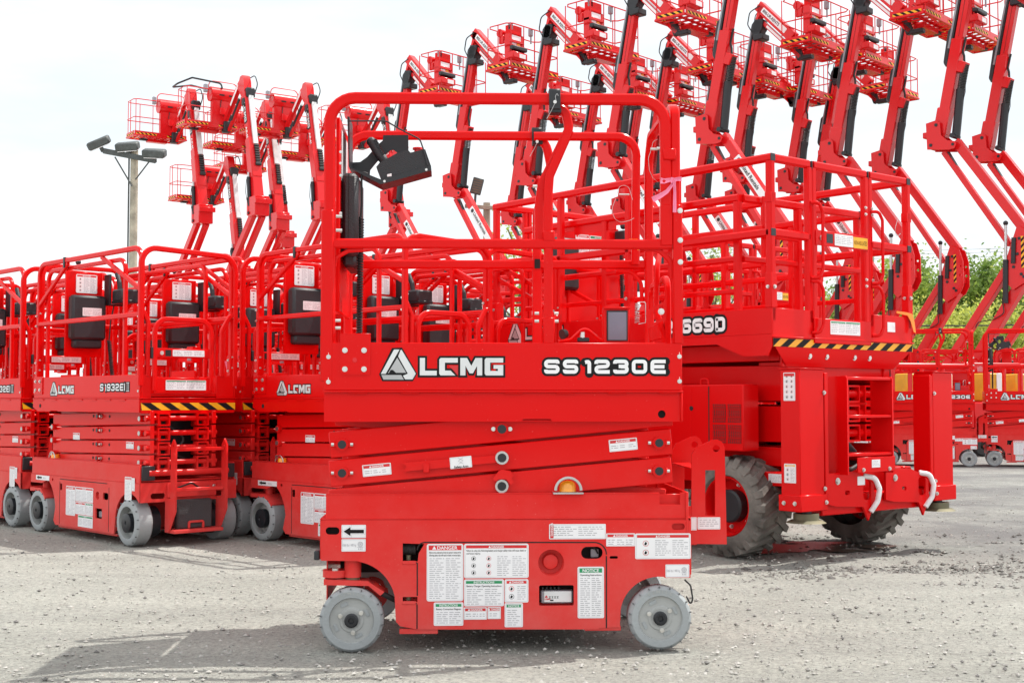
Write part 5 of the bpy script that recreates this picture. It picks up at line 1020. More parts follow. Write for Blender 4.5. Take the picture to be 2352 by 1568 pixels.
        b = MB(); b.lathe([(r * .60, -s * .018), (r * .57, -s * .012), (r * .55, -s * .02), (r * .52, -s * .10), (r * .25, -s * .10), (r * .25, -s * .10)], (x, y, .295), RED, 32); b.build('wheel_rim', wh)
        b = MB(); b.lathe([(r * .33, -s * .10), (r * .33, -s * .04), (r * .29, -s * .03), (0, -s * .03)], (x, y, .295), BLM, 24); b.build('wheel_hub', wh)
        for k in range(6): an = 2 * PI * k / 6 + .3; b = MB(); b.bolt(x + math.cos(an) * r * .43, y - s * .10, .295 + math.sin(an) * r * .43, .009, depth=.016, d=(0, s, 0)); b.build('wheel_bolt', wh)
    # outrigger columns with pads
    for (sx, sy) in ((1, -1), (1, 1), (-1, -1), (-1, 1)):
        xa, xb = sorted((sx * 1.365, sx * 1.50)); ya, yb = sorted((sy * .535, sy * .745)); b = MB(); b.box(xa, xb, ya, yb, .31, 1.078, RED, .004); b.box(xa - .006, xb + .006, ya - .006, yb + .006, 1.0785, 1.084, RED, .001); y2a, y2b = sorted((sy * .525, sy * .50)); b.box(xa + .02, xb + .004, min(y2a, y2b) - .005, max(y2a, y2b), .385, 1.06, RED, .003)
        oc = part('outrigger_column', b)
        b = MB(); b.box(xa - .01, xb + .012, ya - .012, yb + .012, .30, .39, RED, .004); b.build('column_foot', oc)
        b = MB(); cx, cy = (xa + xb) / 2 + .02 * sx, (ya + yb) / 2; b.cyl((cx, cy, .30), (cx, cy, .28), .03, BLM); b.cyl((cx, cy, .25), (cx, cy, .285), .07, BRASS, 28); b.cyl((cx, cy, .235), (cx, cy, .2495), .11, BRASS, 32, .085); b.build('outrigger_pad', oc)
        if sx > 0:
            for z in (.345, .42, .95): b = MB(); b.bolt(xb + .013 if z < .4 else xb + .004, sy * .54, z, .009, d=(1, 0, 0)); b.build('bolt', oc)
            for xx in (xa + .03, xb - .03): b = MB(); b.bolt(xx, ya - .012, .345, .009, d=(0, -1, 0)); b.build('bolt', oc)
    o = decal('warning_label', root, 1.39, .905, 1.47, 1.06, -.7462, None, None, cols=2, pics=2, seed=84); b = MB(); b.raw([(1.395, -.7480, 1.04), (1.465, -.7480, 1.04), (1.465, -.7480, 1.055), (1.395, -.7480, 1.055)], [[0, 1, 2, 3]], LRED); b.build('label_header', o, smooth=False)
    decal('warning_label', root, 1.39, .455, 1.47, .56, -.7462, 'WARNING', 'o', cols=2, pics=1, seed=85)
    # bumper beam, tow plates wrapped in white tape, ladder
    b = MB(); b.box(1.35, 1.47, -.52, .52, .265, .375, RED, .006); part('bumper_beam', b)
    for (y0, s) in ((-.13, -1), (.42, -1)):
        yy = y0; b = MB(); T0 = b.T; b.T = endT(1.50)
        b.ext([(yy - .38, .50), (yy - .14, .505), (yy - .02, .47), (yy + .05, .43), (yy + .06, .33), (yy + .0, .22), (yy - .05, .30), (yy - .30, .315), (yy - .38, .33)], 0, .014, RED, [rrect(yy - .05, .34, yy + .025, .45, .02), rrect(yy - .22, .375, yy - .175, .40, .01)]); b.T = T0
        b.bolt(1.501, yy - .29, .455, .015, d=(1, 0, 0)); tp = part('tow_plate', b)
        b = MB(); b.tube([(1.49, yy - .03, .475), (1.53, yy + .02, .465), (1.54, yy + .05, .40), (1.53, yy + .045, .33), (1.51, yy + .005, .27)], .031, m=WRAP, n=10, fil=.04); b.build('taped_handle', tp)
    decal('lifting_label', root, -.235, .425, -.165, .475, 0, cols=0, seed=86, T=endT(1.5005))
    for y in (-.385, .045):
        b = MB(); b.ext([(1.40, 1.04), (1.40, .49), (1.55, .49), (1.55, 1.03), (1.54, 1.045)], y - .005, y + .005, RED); part('ladder_rail', b)
    for z in (1.03, .815, .60): b = MB(); b.box(1.42, 1.545, -.378, .038, z - .008, z + .010, RED, .003); part('ladder_step', b)
    b = MB(); b.box(1.545, 1.552, -.30, .06, .50, .585, RED, .003); b.bolt(1.552, -.25, .515, .009, d=(1, 0, 0)); b.bolt(1.552, .0, .515, .009, d=(1, 0, 0)); part('ladder_foot', b)
    decal('plate_label', root, -.17, .525, -.09, .57, 0, cols=1, seed=87, T=endT(1.5525))
    b = MB(); b.cyl((1.30, -.30, .62), (1.33, -.12, .66), .016, BLM, 10); b.cyl((1.33, -.12, .66), (1.34, -.05, .60), .024, BLM, 10); b.tube([(1.30, -.36, .50), (1.34, -.2, .53), (1.32, -.05, .50), (1.3, .1, .54)], .026, m=RUB, n=8, fil=.05); part('hydraulic_hose', b)
    # guard rails: square tube frames
    def fr(name, pts, w_=.046, d=.044, fil=0, ref=(0, 1, 0), par=None, m=RED): b = MB(); b.tube(pts, w_, d, m, fil=fil, ref=ref, n=0); return part(name, b, par)
    ZT, ZM = 2.288, 1.86
    for y in (-W + .02, W - .02):
        fr('guard_rail', [(-L, y, ZT), (L - .0, y, ZT)]); fr('mid_rail', [(-L + .02, y, ZM), (L - .02, y, ZM)])
        for x in (-L + .02, -.55, .10, .52, L - .02):
            fr('guard_post', [(x, y, 1.43), (x, y, ZT - .02)])
            b = MB(); b.box(x - .025, x + .025, y - .025, y + .025, 1.432, 1.60, RED); b.bolt(x, y - .026, 1.55, .008); part('rail_socket', b)
        for z in (ZT, ZM): b = MB(); b.box(L, L + .004, y - .02, y + .02, z - .021, z + .021, PLB); part('end_cap', b)
        b = MB(); b.tube([(L - .3, y, ZT - .02), (L - .29, y, ZT - .04)], .01, m=RED, n=6); 
    # inner extension deck frame
    for y in (-W + .10, W - .10):
        fr('extension_rail', [(-L + .25, y, 2.10), (.95, y, 2.10)], .045, .05); fr('extension_rail', [(-L + .25, y, 1.74), (.95, y, 1.74)], .036, .036); fr('extension_rail', [(-L + .25, y, 1.55), (.95, y, 1.55)], .030, .030)
        b = MB(); b.ext([(-.9, 2.078), (.5, 2.078), (.5, 2.03), (.3, 2.03), (.3, 2.045), (-.1, 2.045), (-.1, 2.02), (-.5, 2.02), (-.5, 2.05), (-.9, 2.05)], y - .004, y + .004, RED); part('rail_plate', b)
        for x in (.93, -.2, .4): fr('extension_post', [(x, y, 1.32), (x, y, 2.08)])
    fr('extension_end_rail', [(.95, -W + .12, 2.10), (.95, W - .12, 2.10)], .045, .04, ref=(1, 0, 0)); fr('extension_end_rail', [(.95, -W + .12, 1.74), (.95, W - .12, 1.74)], .036, .036, ref=(1, 0, 0)); fr('extension_post', [(.95, -.05, 1.32), (.95, -.05, 2.08)], ref=(1, 0, 0))
    b = MB(); b.box(.93, .975, W - .125, W - .075, 2.078, 2.125, PLB); part('end_cap', b)
    b = MB(); b.tube([(.99, -.42, 2.12), (.99, -.42, 1.90), (.99, -.28, 1.88), (.99, -.1, 1.88)], .020, m=RED, n=8, fil=.06); part('grab_handle', b)
    # entry end: fixed side panels and the middle gate
    xe = L - .02
    for (ya, yb, nm) in ((-W + .02, -.325, 'end_rail_panel'), (-.285, .225, 'entry_gate'), (.265, W - .02, 'end_rail_panel')):
        b = MB()
        for z in (ZT, ZM): b.tube([(xe, ya + .0, z), (xe, yb, z)], .046, .040, RED, ref=(1, 0, 0))
        for y in (ya, yb): b.tube([(xe, y, 1.36), (xe, y, ZT - .02)], .042, .040, RED, ref=(1, 0, 0))
        if nm == 'entry_gate': b.box(xe + .019, xe + .026, ya, yb, ZM - .045, ZM + .045, RED); b.bolt(xe + .027, ya + .05, ZM, .012, d=(1, 0, 0)); b.box(xe + .0262, xe + .027, ya + .10, ya + .16, ZM - .025, ZM + .03, BLM, 0)
        gp = part(nm, b)
        b = MB(); b.box(xe - .02, xe + .019, yb + .018, yb + .024, ZT - .03, ZT + .02, PLB); b.build('end_cap', gp)
    decal('record_label', root, -.11, ZM - .035, .07, ZM + .035, 0, None, None, cols=3, seed=88, T=endT(xe + .0275), pitch=.010)
    b = MB(); b.T = endT(xe + .0275); b.ext(rrect(.073, ZM - .036, .215, ZM + .03, .003), -.001, 0, LYEL); b.text('NON-INSULATED', .08, ZM - .016, .026, -.0015, BLK, 1, 'L', .0, maxw=.128); part('non_insulated_label', b)
    for (y, s) in ((-.325, 1), (.265, 1)):
        for (z0, z1) in ((1.62, 2.06), (1.30, 1.60)):
            b = MB(); b.tube([(xe + .02, y, z1), (xe + .055, y + .03, z1), (xe + .06, y + .06, z1 - .05), (xe + .06, y + .06, z0 + .05), (xe + .055, y + .03, z0), (xe + .02, y, z0)], .020, m=RED, n=8, fil=.03); part('grab_handle', b)
    for y in (.21, .275):
        for z in (2.04, 2.08, 1.60, 1.64): b = MB(); b.bolt(xe + .019, y, z, .007, d=(1, 0, 0)); part('bolt', b)
    for y in (-W + .02, W - .02): b = MB(); b.box(xe - .024, xe + .024, y - .024, y + .024, 1.432, 1.63, RED); b.bolt(xe + .025, y, 1.55, .009, d=(1, 0, 0)); part('rail_socket', b); b = MB(); b.box(xe - .022, xe + .023, y - .025, y + .025, 2.03, 2.09, RED); part('rail_clamp', b)
    b = MB(); b.tube([(xe + .03, .56, 2.06), (xe + .05, .50, 2.03), (xe + .05, .47, 1.97), (xe + .04, .50, 1.92), (xe + .03, .56, 1.95)], .003, m=STEEL, n=5, fil=.03); part('pin_lanyard', b)
    # far end
    for z in (ZT, ZM): fr('end_rail', [(-L + .02, -W + .03, z), (-L + .02, W - .03, z)], ref=(1, 0, 0))
    for y in (-.40, -.36, 0, .3): fr('end_post', [(-L + .02, y, 1.43), (-L + .02, y, ZT - .02)], .034, .036, ref=(1, 0, 0))
    b = MB(); b.box(-L + .05, -L + .07, -.12, .50, 1.50, 2.22, RED); part('control_board', b)
    b = MB(); b.box(-L + .071, -L + .16, -.22, .02, 1.72, 2.10, PLB, .02); part('control_cabinet', b)
    decal('danger_label', root, .05, 1.90, .19, 2.15, 0, 'DANGER', 'r', cols=2, pics=0, seed=89, T=endT(-L + .0715), pitch=.010); decal('notice_label', root, .195, 1.90, .36, 2.15, 0, 'NOTICE', 'g', cols=2, seed=90, T=endT(-L + .0715), pitch=.010)
    b = MB(); b.box(-L + .08, -L + .20, .44, .60, 2.08, 2.20, PLB, .01); b.tube([(-L + .05, .40, 2.05), (-L + .06, .40, 2.30), (-L + .06, .60, 2.28), (-L + .10, .66, 2.15)], .014, m=BLM, n=8, fil=.03); b.sphere((-L + .12, .50, 2.24), .025, PLB); part('controller', b)
    b = MB(); coil(b, (-L + .15, .45, 2.05), (-L + .16, .45, 1.60), .014, .005, 30, RUB, 7); part('coiled_cable', b)
    return root
SR = build_sr('big red rough terrain scissor lift with muddy lugged tyres right of the front lift')
index_kids()
for k, d, lab in ((0, (.42, 4.1), 'big red platform lift parked behind the one with muddy lugged tyres, seen through rails'),):
    c = copy_tree(SR); c.location = (SRF[0] + d[0], SRF[1] + d[1], 0); c['label'] = lab; SR['group'] = c['group'] = 'big rough terrain scissor lifts'
def orange_ribbon():
    b = MB(); T = fmat(*SRF[:2], SRF[2]); y = .665; x = 1.262
    vs = [(x + .012, y - .16, 1.462), (x + .014, y - .06, 1.458), (x + .016, y + .0, 1.450), (x + .020, y + .018, 1.40), (x + .03, y + .015, 1.33), (x + .032, y - .01, 1.335), (x + .022, y - .025, 1.40), (x + .016, y - .05, 1.438), (x + .012, y - .16, 1.448)]
    b.raw(vs, [[0, 1, 7, 8], [1, 2, 3, 6, 7], [3, 4, 5, 6]], ORG); b.raw([(p[0] - .003, p[1], p[2]) for p in vs], [[8, 7, 1, 0], [7, 6, 3, 2, 1], [6, 5, 4, 3]], ORG)
    o = b.build('ribbon'); o.matrix_world = T; tag(o, 'orange ribbon tied at the right corner of the big platform above the hazard stripes', 'ribbon')
orange_ribbon()
# ================================================================== boom lifts behind
def rot_y(cx, cz, a): return Matrix.Translation((cx, 0, cz)) @ Matrix.Rotation(-a, 4, 'Y')       # local x of the drawing turned by a in the xz plane
def basket(root, part, px, q, z, ln, wd, H=1.05):
    """px,q centre of the floor, ln along y, wd along x; open cage of thin tubes on a slatted floor"""
    x0, x1, y0, y1 = px - wd / 2, px + wd / 2, q - ln / 2, q + ln / 2
    b = MB()
    for (a, c) in (((x0, y0), (x1, y0)), ((x1, y0), (x1, y1)), ((x1, y1), (x0, y1)), ((x0, y1), (x0, y0))): b.tube([(a[0], a[1], z), (c[0], c[1], z)], .06, .05, REDF, ref=(0, 0, 1))
    for k in range(1, 8): yy = y0 + ln * k / 8; b.box(x0, x1, yy - .03, yy + .03, z - .01, z + .015, REDF, 0)
    for k in (1, 2): xx = x0 + wd * k / 3; b.box(xx - .05, xx + .05, y0, y1, z + .016, z + .03, REDF, 0)
    b.box(px - .12, px + .12, q - .35, q + .35, z - .14, z - .03, REDF, .01); b.box(px - .08, px + .08, q + .36, q + .6, z - .1, z - .03, BLM, .01); fl = part('basket_floor', b)
    for side in ((x1, y0, x1, y1), (x0, y0, x0, y1), (x0, y0, x1, y0), (x0, y1, x1, y1)):
        a = V((side[0], side[1], 0)); c = V((side[2], side[3], 0)); b = MB(); t = (c - a); L_ = t.length; ang = math.atan2(t.y, t.x)
        for sg in (0, 1):
            b.T = Matrix.Translation((a.x, a.y, 0)) @ Matrix.Rotation(ang, 4, 'Z')
            if sg: b.T = b.T @ Matrix.Translation((L_, 0, 0)) @ Matrix.Rotation(PI, 4, 'Z')
            n_ = max(3, int(L_ / .17))
            hazard(b, .06, L_ * .42 if L_ > 1 else L_ - .06, z + .03, z + .09, -.014, n_ // 2 if L_ > 1 else n_)
            if L_ > 1: hazard(b, L_ * .62, L_ - .06, z + .03, z + .09, -.014, n_ // 3)
        b.T = Matrix.Translation((a.x, a.y, 0)) @ Matrix.Rotation(ang, 4, 'Z'); b.box(.02, L_ - .02, -.012, .012, z + .02, z + .15, REDF, .002); part('toe_board', b)
    for zz in (z + H, z + H * .5):
        b = MB(); P = [(x0, y0, zz), (x1, y0, zz), (x1, y1, zz), (x0, y1, zz), (x0, y0, zz)]
        c_ = .12 if zz > z + .8 else .06
        P = [(x0 + c_, y0, zz), (x1 - c_, y0, zz), (x1, y0 + c_, zz), (x1, y1 - c_, zz), (x1 - c_, y1, zz), (x0 + c_, y1, zz), (x0, y1 - c_, zz), (x0, y0 + c_, zz), (x0 + c_, y0, zz)]
        b.tube(P, .030, m=REDF, n=6); part('basket_rail', b)
    for (xx, yy) in ((x0, y0 + .05), (x0, y1 - .05), (x1, y0 + .05), (x1, y1 - .05), (x1, q), (x0, q), (x1, q - ln * .22), (x1, q + ln * .25), (px, y0), (px, y1)):
        b = MB(); b.tube([(xx, yy, z), (xx, yy, z + H)], .026, m=REDF, n=6); part('basket_post', b)
ZB = 6.28
def build_boom_r(label):
    root = empty('boom_lift', label, 'boom lift')
    def part(name, b, par=None, **k): return b.build(name, par or root, **k)
    lean = .205
    def at(u, off=0):                                   # point u metres up the boom, off metres to the right of its axis
        d = V((lean, 0, 1)).normalized(); n_ = V((d.z, 0, -d.x)); return V((0.02, 0, ZB + .05)) + d * u + n_ * off
    b = MB(); b.obox(at(-.05), at(1.95), .225, .23, REDF, bev=.01); b.obox(at(.0, -.02), at(.55, -.02), .28, .24, REDF, bev=.02); b.obox(at(1.28, .16), at(1.50, .20), .16, .22, REDF, bev=.01); part('main_boom', b)
    b = MB(); b.obox(at(1.9, .02), at(3.35, .02), .17, .17, REDF, bev=.01)
    for yy in (-.087, .087): b.obox(at(2.0, .02) + V((0, yy, 0)), at(3.2, .02) + V((0, yy, 0)), .006, .004, DARK, bev=0)
    part('fly_boom', b)
    b = MB(); b.obox(at(1.75, -.155), at(3.35, -.13), .05, .17, GRY, bev=.004); b.obox(at(1.75, -.112), at(3.3, -.095), .04, .18, BLM, bev=0); part('cable_tray', b)
    b = MB(); b.tube([at(1.42, -.12), at(1.48, -.17), at(2.1, -.19), at(2.15, -.12)], .11, .16, PLB, fil=.05); part('cable_carrier', b)
    b = MB(); b.cyl(at(.0, .30), at(.95, .22), .085, BLM, 12); b.cyl(at(.95, .20), at(1.3, .18), .035, STEEL, 10); b.cyl(at(0, .30) + V((-.02, -.16, 0)), at(0, .30) + V((-.02, .16, 0)), .05, BLM, 10); part('lift_cylinder_or_shade_filler', b)
    b = MB()
    for k in range(22): b.cyl(at(.75 + k * .032, .23), at(.768 + k * .032, .23), .085, RUB, 8)
    b.tube([at(1.45, .21), at(1.62, .17), at(1.72, .12), at(2.0, .14)], .05, m=RUB, n=6, fil=.05); part('hose_bundle', b)
    b = MB(); b.tube([at(1.2, .28), at(.9, .33), at(.5, .30), at(.2, .36)], .016, m=RUB, n=5, fil=.1); part('hose', b)
    b = MB()
    for y in (-.19, .17):
        b.ext([(-.24, ZB + .30), (-.02, ZB + .34), (.06, ZB + .28), (.08, ZB + .02), (.20, ZB - .10), (.36, ZB - .14), (.40, ZB - .20), (.36, ZB - .28), (.24, ZB - .30), (-.22, ZB - .24)], y, y + .02, REDF)
    b.box(-.23, .05, -.165, .165, ZB - .22, ZB + .02, REDF, .01); b.box(-.36, -.24, -.10, .10, ZB + .02, ZB + .14, REDF, .01); blk = part('knuckle', b)
    for (x_, z_) in ((-.02, .24), (.33, -.20), (-.14, -.16)): b = MB(); b.cyl((x_, -.20, ZB + z_), (x_, -.19, ZB + z_), .035 if z_ > -.2 else .03, BLM, 12); b.build('pin', blk)
    EX, EZ = 1.72, ZB - 2.42
    b = MB(); b.obox((.32, 0, ZB - .12), (EX, 0, EZ + .34), .175, .17, REDF, bev=.01); ua = part('upper_link', b)
    b = MB(); L0 = V((.32, 0, ZB - .12)); L1 = V((EX, 0, EZ + .34)); d = (L1 - L0).normalized(); c = L0 + d * 1.2; a = math.atan2(d.z, d.x)
    b.T = Matrix.Translation((c.x, -.086, c.z)) @ Matrix.Rotation(-a, 4, 'Y'); b.ext(rrect(-.62, -.075, .62, .075, .02), -.003, -.0005, WHT); b.lathe([(.05, -.005), (.028, -.005)], (-.52, 0, 0), BLM, 16); b.cyl((-.52, -.004, 0), (-.52, -.006, 0), .045, BLM, 14); b.text('United Rentals', -.44, -.035, .08, -.006, BLK, 1.0, 'L', .02, maxw=1.0); b.build('name_label', ua, smooth=False)
    b = MB(); b.obox((.06, 0, ZB - .30), (EX - .32, 0, EZ + .1), .11, .13, REDF, bev=.01); b.obox((.14, 0, ZB - .32), (.55, 0, ZB - 1.05), .05, .10, BLM, bev=0); part('lower_link', b)
    b = MB()
    for y in (-.16, .14): b.ext([(EX - .12, EZ + .46), (EX + .08, EZ + .34), (EX + .16, EZ + .08), (EX + .17, EZ - .45), (EX + .08, EZ - .62), (EX - .22, EZ - .80), (EX - .46, EZ - .52), (EX - .30, EZ - .05)], y, y + .02, REDF, [circ(EX + .10, EZ - .02, .025, 10), circ(EX + .10, EZ - .22, .03, 10)])
    b.box(EX - .2, EX + .1, -.135, .135, EZ - .4, EZ - .1, REDF, .02); el = part('elbow', b)
    b = MB(); b.T = Matrix.Translation((EX - .02, -.163, EZ - .38)) @ Matrix.Rotation(-PI / 2, 4, 'Y'); hazard(b, 0, .62, -.03, .03, 0, 5); b.build('hazard_stripe', el, smooth=False)
    for (dx, dz) in ((-.08, .2), (-.12, -.1), (-.2, -.35), (-.05, -.5), (-.22, .02), (0, -.65 + .1)): b = MB(); b.cyl((EX + dx, -.175, EZ + dz), (EX + dx, -.16, EZ + dz), .03, BLM, 10); b.build('pin', el)
    b = MB(); b.cyl((EX - .34, -.17, EZ + .50), (EX - .35, -.17, EZ - .25), .028, STEEL, 10); b.cyl((EX - .35, -.17, EZ - .20), (EX - .37, -.17, EZ - 1.05), .055, BLM, 12); b.sphere((EX - .34, -.17, EZ + .52), .05, BLM); b.cyl((EX - .18, -.18, EZ + .22), (EX - .2, -.18, EZ - .28), .045, BLM, 10); part('riser_cylinder', b)
    TX, TZ = .25, 1.45
    b = MB(); b.obox((EX - .40, 0, EZ - .38), (TX - .25, 0, TZ + .1), .15, .18, REDF, bev=.01); part('riser_arm', b)
    b = MB(); b.obox((EX - .04, 0, EZ - .56), (TX + .25, 0, TZ), .20, .22, REDF, bev=.01); part('riser_arm', b)
    b = MB(); b.tube([(EX - .45, -.14, EZ - .95), (EX - .40, -.16, EZ - 1.25), (EX - .60, -.16, EZ - 1.35), (EX - .95, -.14, EZ - 1.40), (EX - 1.0, -.13, EZ - 1.5)], .022, m=RUB, n=5, fil=.1); part('hose', b)
    b = MB(); b.T = Matrix.Translation((TX, 0, 0)) @ Matrix.Rotation(PI / 2 + .15, 4, 'Z'); b.box(-1.25, 1.05, -.75, .75, .95, 1.20, REDF, .03); b.box(-1.25, -.5, -.73, .73, 1.2, 1.65, REDF, .12); b.box(-.45, .8, -.75, -.35, 1.2, 1.5, REDF, .10); b.box(-.45, .8, .35, .75, 1.2, 1.5, REDF, .10); part('turntable', b)
    b = MB(); b.T = Matrix.Translation((TX, 0, 0)) @ Matrix.Rotation(PI / 2 + .15, 4, 'Z'); b.box(-1.4, 1.4, -.5, .5, .5, .93, REDF, .03); part('chassis', b)
    for sx in (-1, 1):
        for sy in (-1, 1): b = MB(); b.T = Matrix.Translation((TX, 0, 0)) @ Matrix.Rotation(PI / 2 + .15, 4, 'Z'); b.lathe([(.2, .02), (.36, .0), (.42, -.03), (.42, -.27), (.36, -.30), (.2, -.3)], (sx * 1.05, sy * .88, .42), TYR, 24, (0, sy, 0)); b.lathe([(.2, .01), (.12, -.05), (0, -.05)], (sx * 1.05, sy * .88, .42), REDF, 16, (0, sy, 0)); part('wheel', b)
    # head, jib, basket
    b = MB(); hp = at(3.42, .02); b.cyl(hp + V((-.02, -.12, -.1)), hp + V((-.02, .12, -.1)), .15, BLM, 12); b.obox(at(3.1, .03), at(3.5, .03), .25, .24, BLM, bev=.03); b.box(hp.x - .12, hp.x + .16, -.15, .15, hp.z - .42, hp.z - .28, BLM, .02); part('rotary_head', b)
    J0 = V((.80, 0, ZB + 3.72)); J1 = V((1.62, 0, ZB + 2.88)); K0 = V((.66, 0, ZB + 3.55)); K1 = V((1.80, 0, ZB + 2.40))
    b = MB(); b.ext([(hp.x - .10, hp.z - .05), (hp.x - .02, hp.z + .22), (J0.x - .08, J0.z + .10), (J0.x + .08, J0.z + .02), (K0.x + .05, K0.z - .10), (hp.x + .10, hp.z - .12)], -.10, .10, REDF); part('jib_knuckle', b)
    b = MB(); b.obox(J0 - V((.08, 0, -.08)), J1, .24, .20, REDF, bev=.01); jb = part('jib_arm', b)
    d = (J1 - J0).normalized(); a = math.atan2(d.z, d.x); c = (J0 + J1) / 2 - d * .08; b = MB(); b.T = Matrix.Translation((c.x, -.101, c.z)) @ Matrix.Rotation(-a, 4, 'Y'); b.ext(rrect(-.44, -.06, .44, .065, .02), -.003, -.0005, WHT); b.text('800-UR-RENTS', -.40, -.03, .065, -.005, BLK, 1, 'L', .02, maxw=.8); b.build('phone_label', jb, smooth=False)
    b = MB(); b.obox(K0, K1, .09, .12, REDF, bev=.005); b.obox(K0 + V((.28, -.065, -.28)), K0 + V((.75, -.065, -.75)), .05, .004, WHT, bev=0); part('jib_link', b)
    b = MB(); b.obox(J1 + V((-.02, 0, .0)), K1 + V((.0, 0, -.05)), .16, .12, BLM, bev=.02); b.box(K1.x, K1.x + .3, -.08, .08, K1.z - .08, K1.z + .02, BLM, .02); part('platform_rotator', b)
    b = MB(); b.tube([tuple(hp + V((-.10, -.1, -.3))), tuple(hp + V((-.28, -.1, 0))), tuple(hp + V((-.22, -.1, .28))), tuple(hp + V((.0, -.1, .36))), tuple(J0 + V((-.02, -.1, .05)))], .030, m=RUB, n=6, fil=.12); b.tube([tuple(hp + V((-.08, .06, -.3))), tuple(hp + V((-.22, .06, 0))), tuple(hp + V((-.16, .06, .25))), tuple(J0 + V((-.05, .06, .02)))], .024, m=RUB, n=6, fil=.12); part('hose_loop', b)
    FZ = ZB + 2.60; PX, Q = 1.95, .42; basket(root, part, PX, Q, FZ, 1.80, .76)
    x1 = PX + .38
    b = MB(); b.box(x1 - .22, x1 - .04, -.43, .06, FZ + .20, FZ + .82, REDF, .01); b.box(x1 - .24, x1 + .0, -.43, .04, FZ + .60, FZ + .66, REDF, .005); b.box(x1 - .20, x1 - .02, -.42, -.02, FZ + .80, FZ + 1.02, REDD, .01); b.box(x1 - .10, x1 + .10, -.46, .06, FZ + .20, FZ + .36, REDF, .02); part('control_console', b)
    T = Matrix.Translation((x1 - .038, 0, 0)) @ Matrix.Rotation(PI / 2, 4, 'Z'); b = MB(); b.T = T; b.ext(rrect(-.36, FZ + .67, -.04, FZ + .78, .005), -.003, 0, WHT); b.ext(rrect(-.36, FZ + .52, -.20, FZ + .64, .005), -.003, 0, WHT); b.ext(rrect(-.18, FZ + .52, -.08, FZ + .63, .005), -.003, 0, LYEL); part('console_sheets', b); b = MB(); b.T = Matrix.Translation((x1 + .10, 0, 0)) @ Matrix.Rotation(PI / 2, 4, 'Z'); b.ext(rrect(-.24, FZ + .22, -.02, FZ + .32, .005), -.003, 0, WHT); part('console_label', b)
    b = MB(); b.box(x1 - .03, x1 + .10, -.46, .06, FZ + .40, FZ + .50, PLB, .02); b.box(x1 - .02, x1 + .06, -.25, .0, FZ + .32, FZ + .38, PLB, .02); part('document_box', b)
    b = MB(); b.cyl((x1 - .36, -.45, FZ + .86), (x1 - .36, -.30, FZ + .86), .10, REDF, 14); b.box(x1 - .4, x1 - .25, -.44, -.36, FZ + .60, FZ + .8, REDF, .01); part('hose_reel', b)
    for yy in (-.42, .30): b = MB(); b.box(x1 - .12, x1 - .02, yy, yy + .10, FZ + .88, FZ + 1.08, GRY, .02); b.cyl((x1 - .06, yy + .05, FZ + .7), (x1 - .06, yy + .05, FZ + .88), .02, GRY, 8); part('work_lamp', b)
    return root
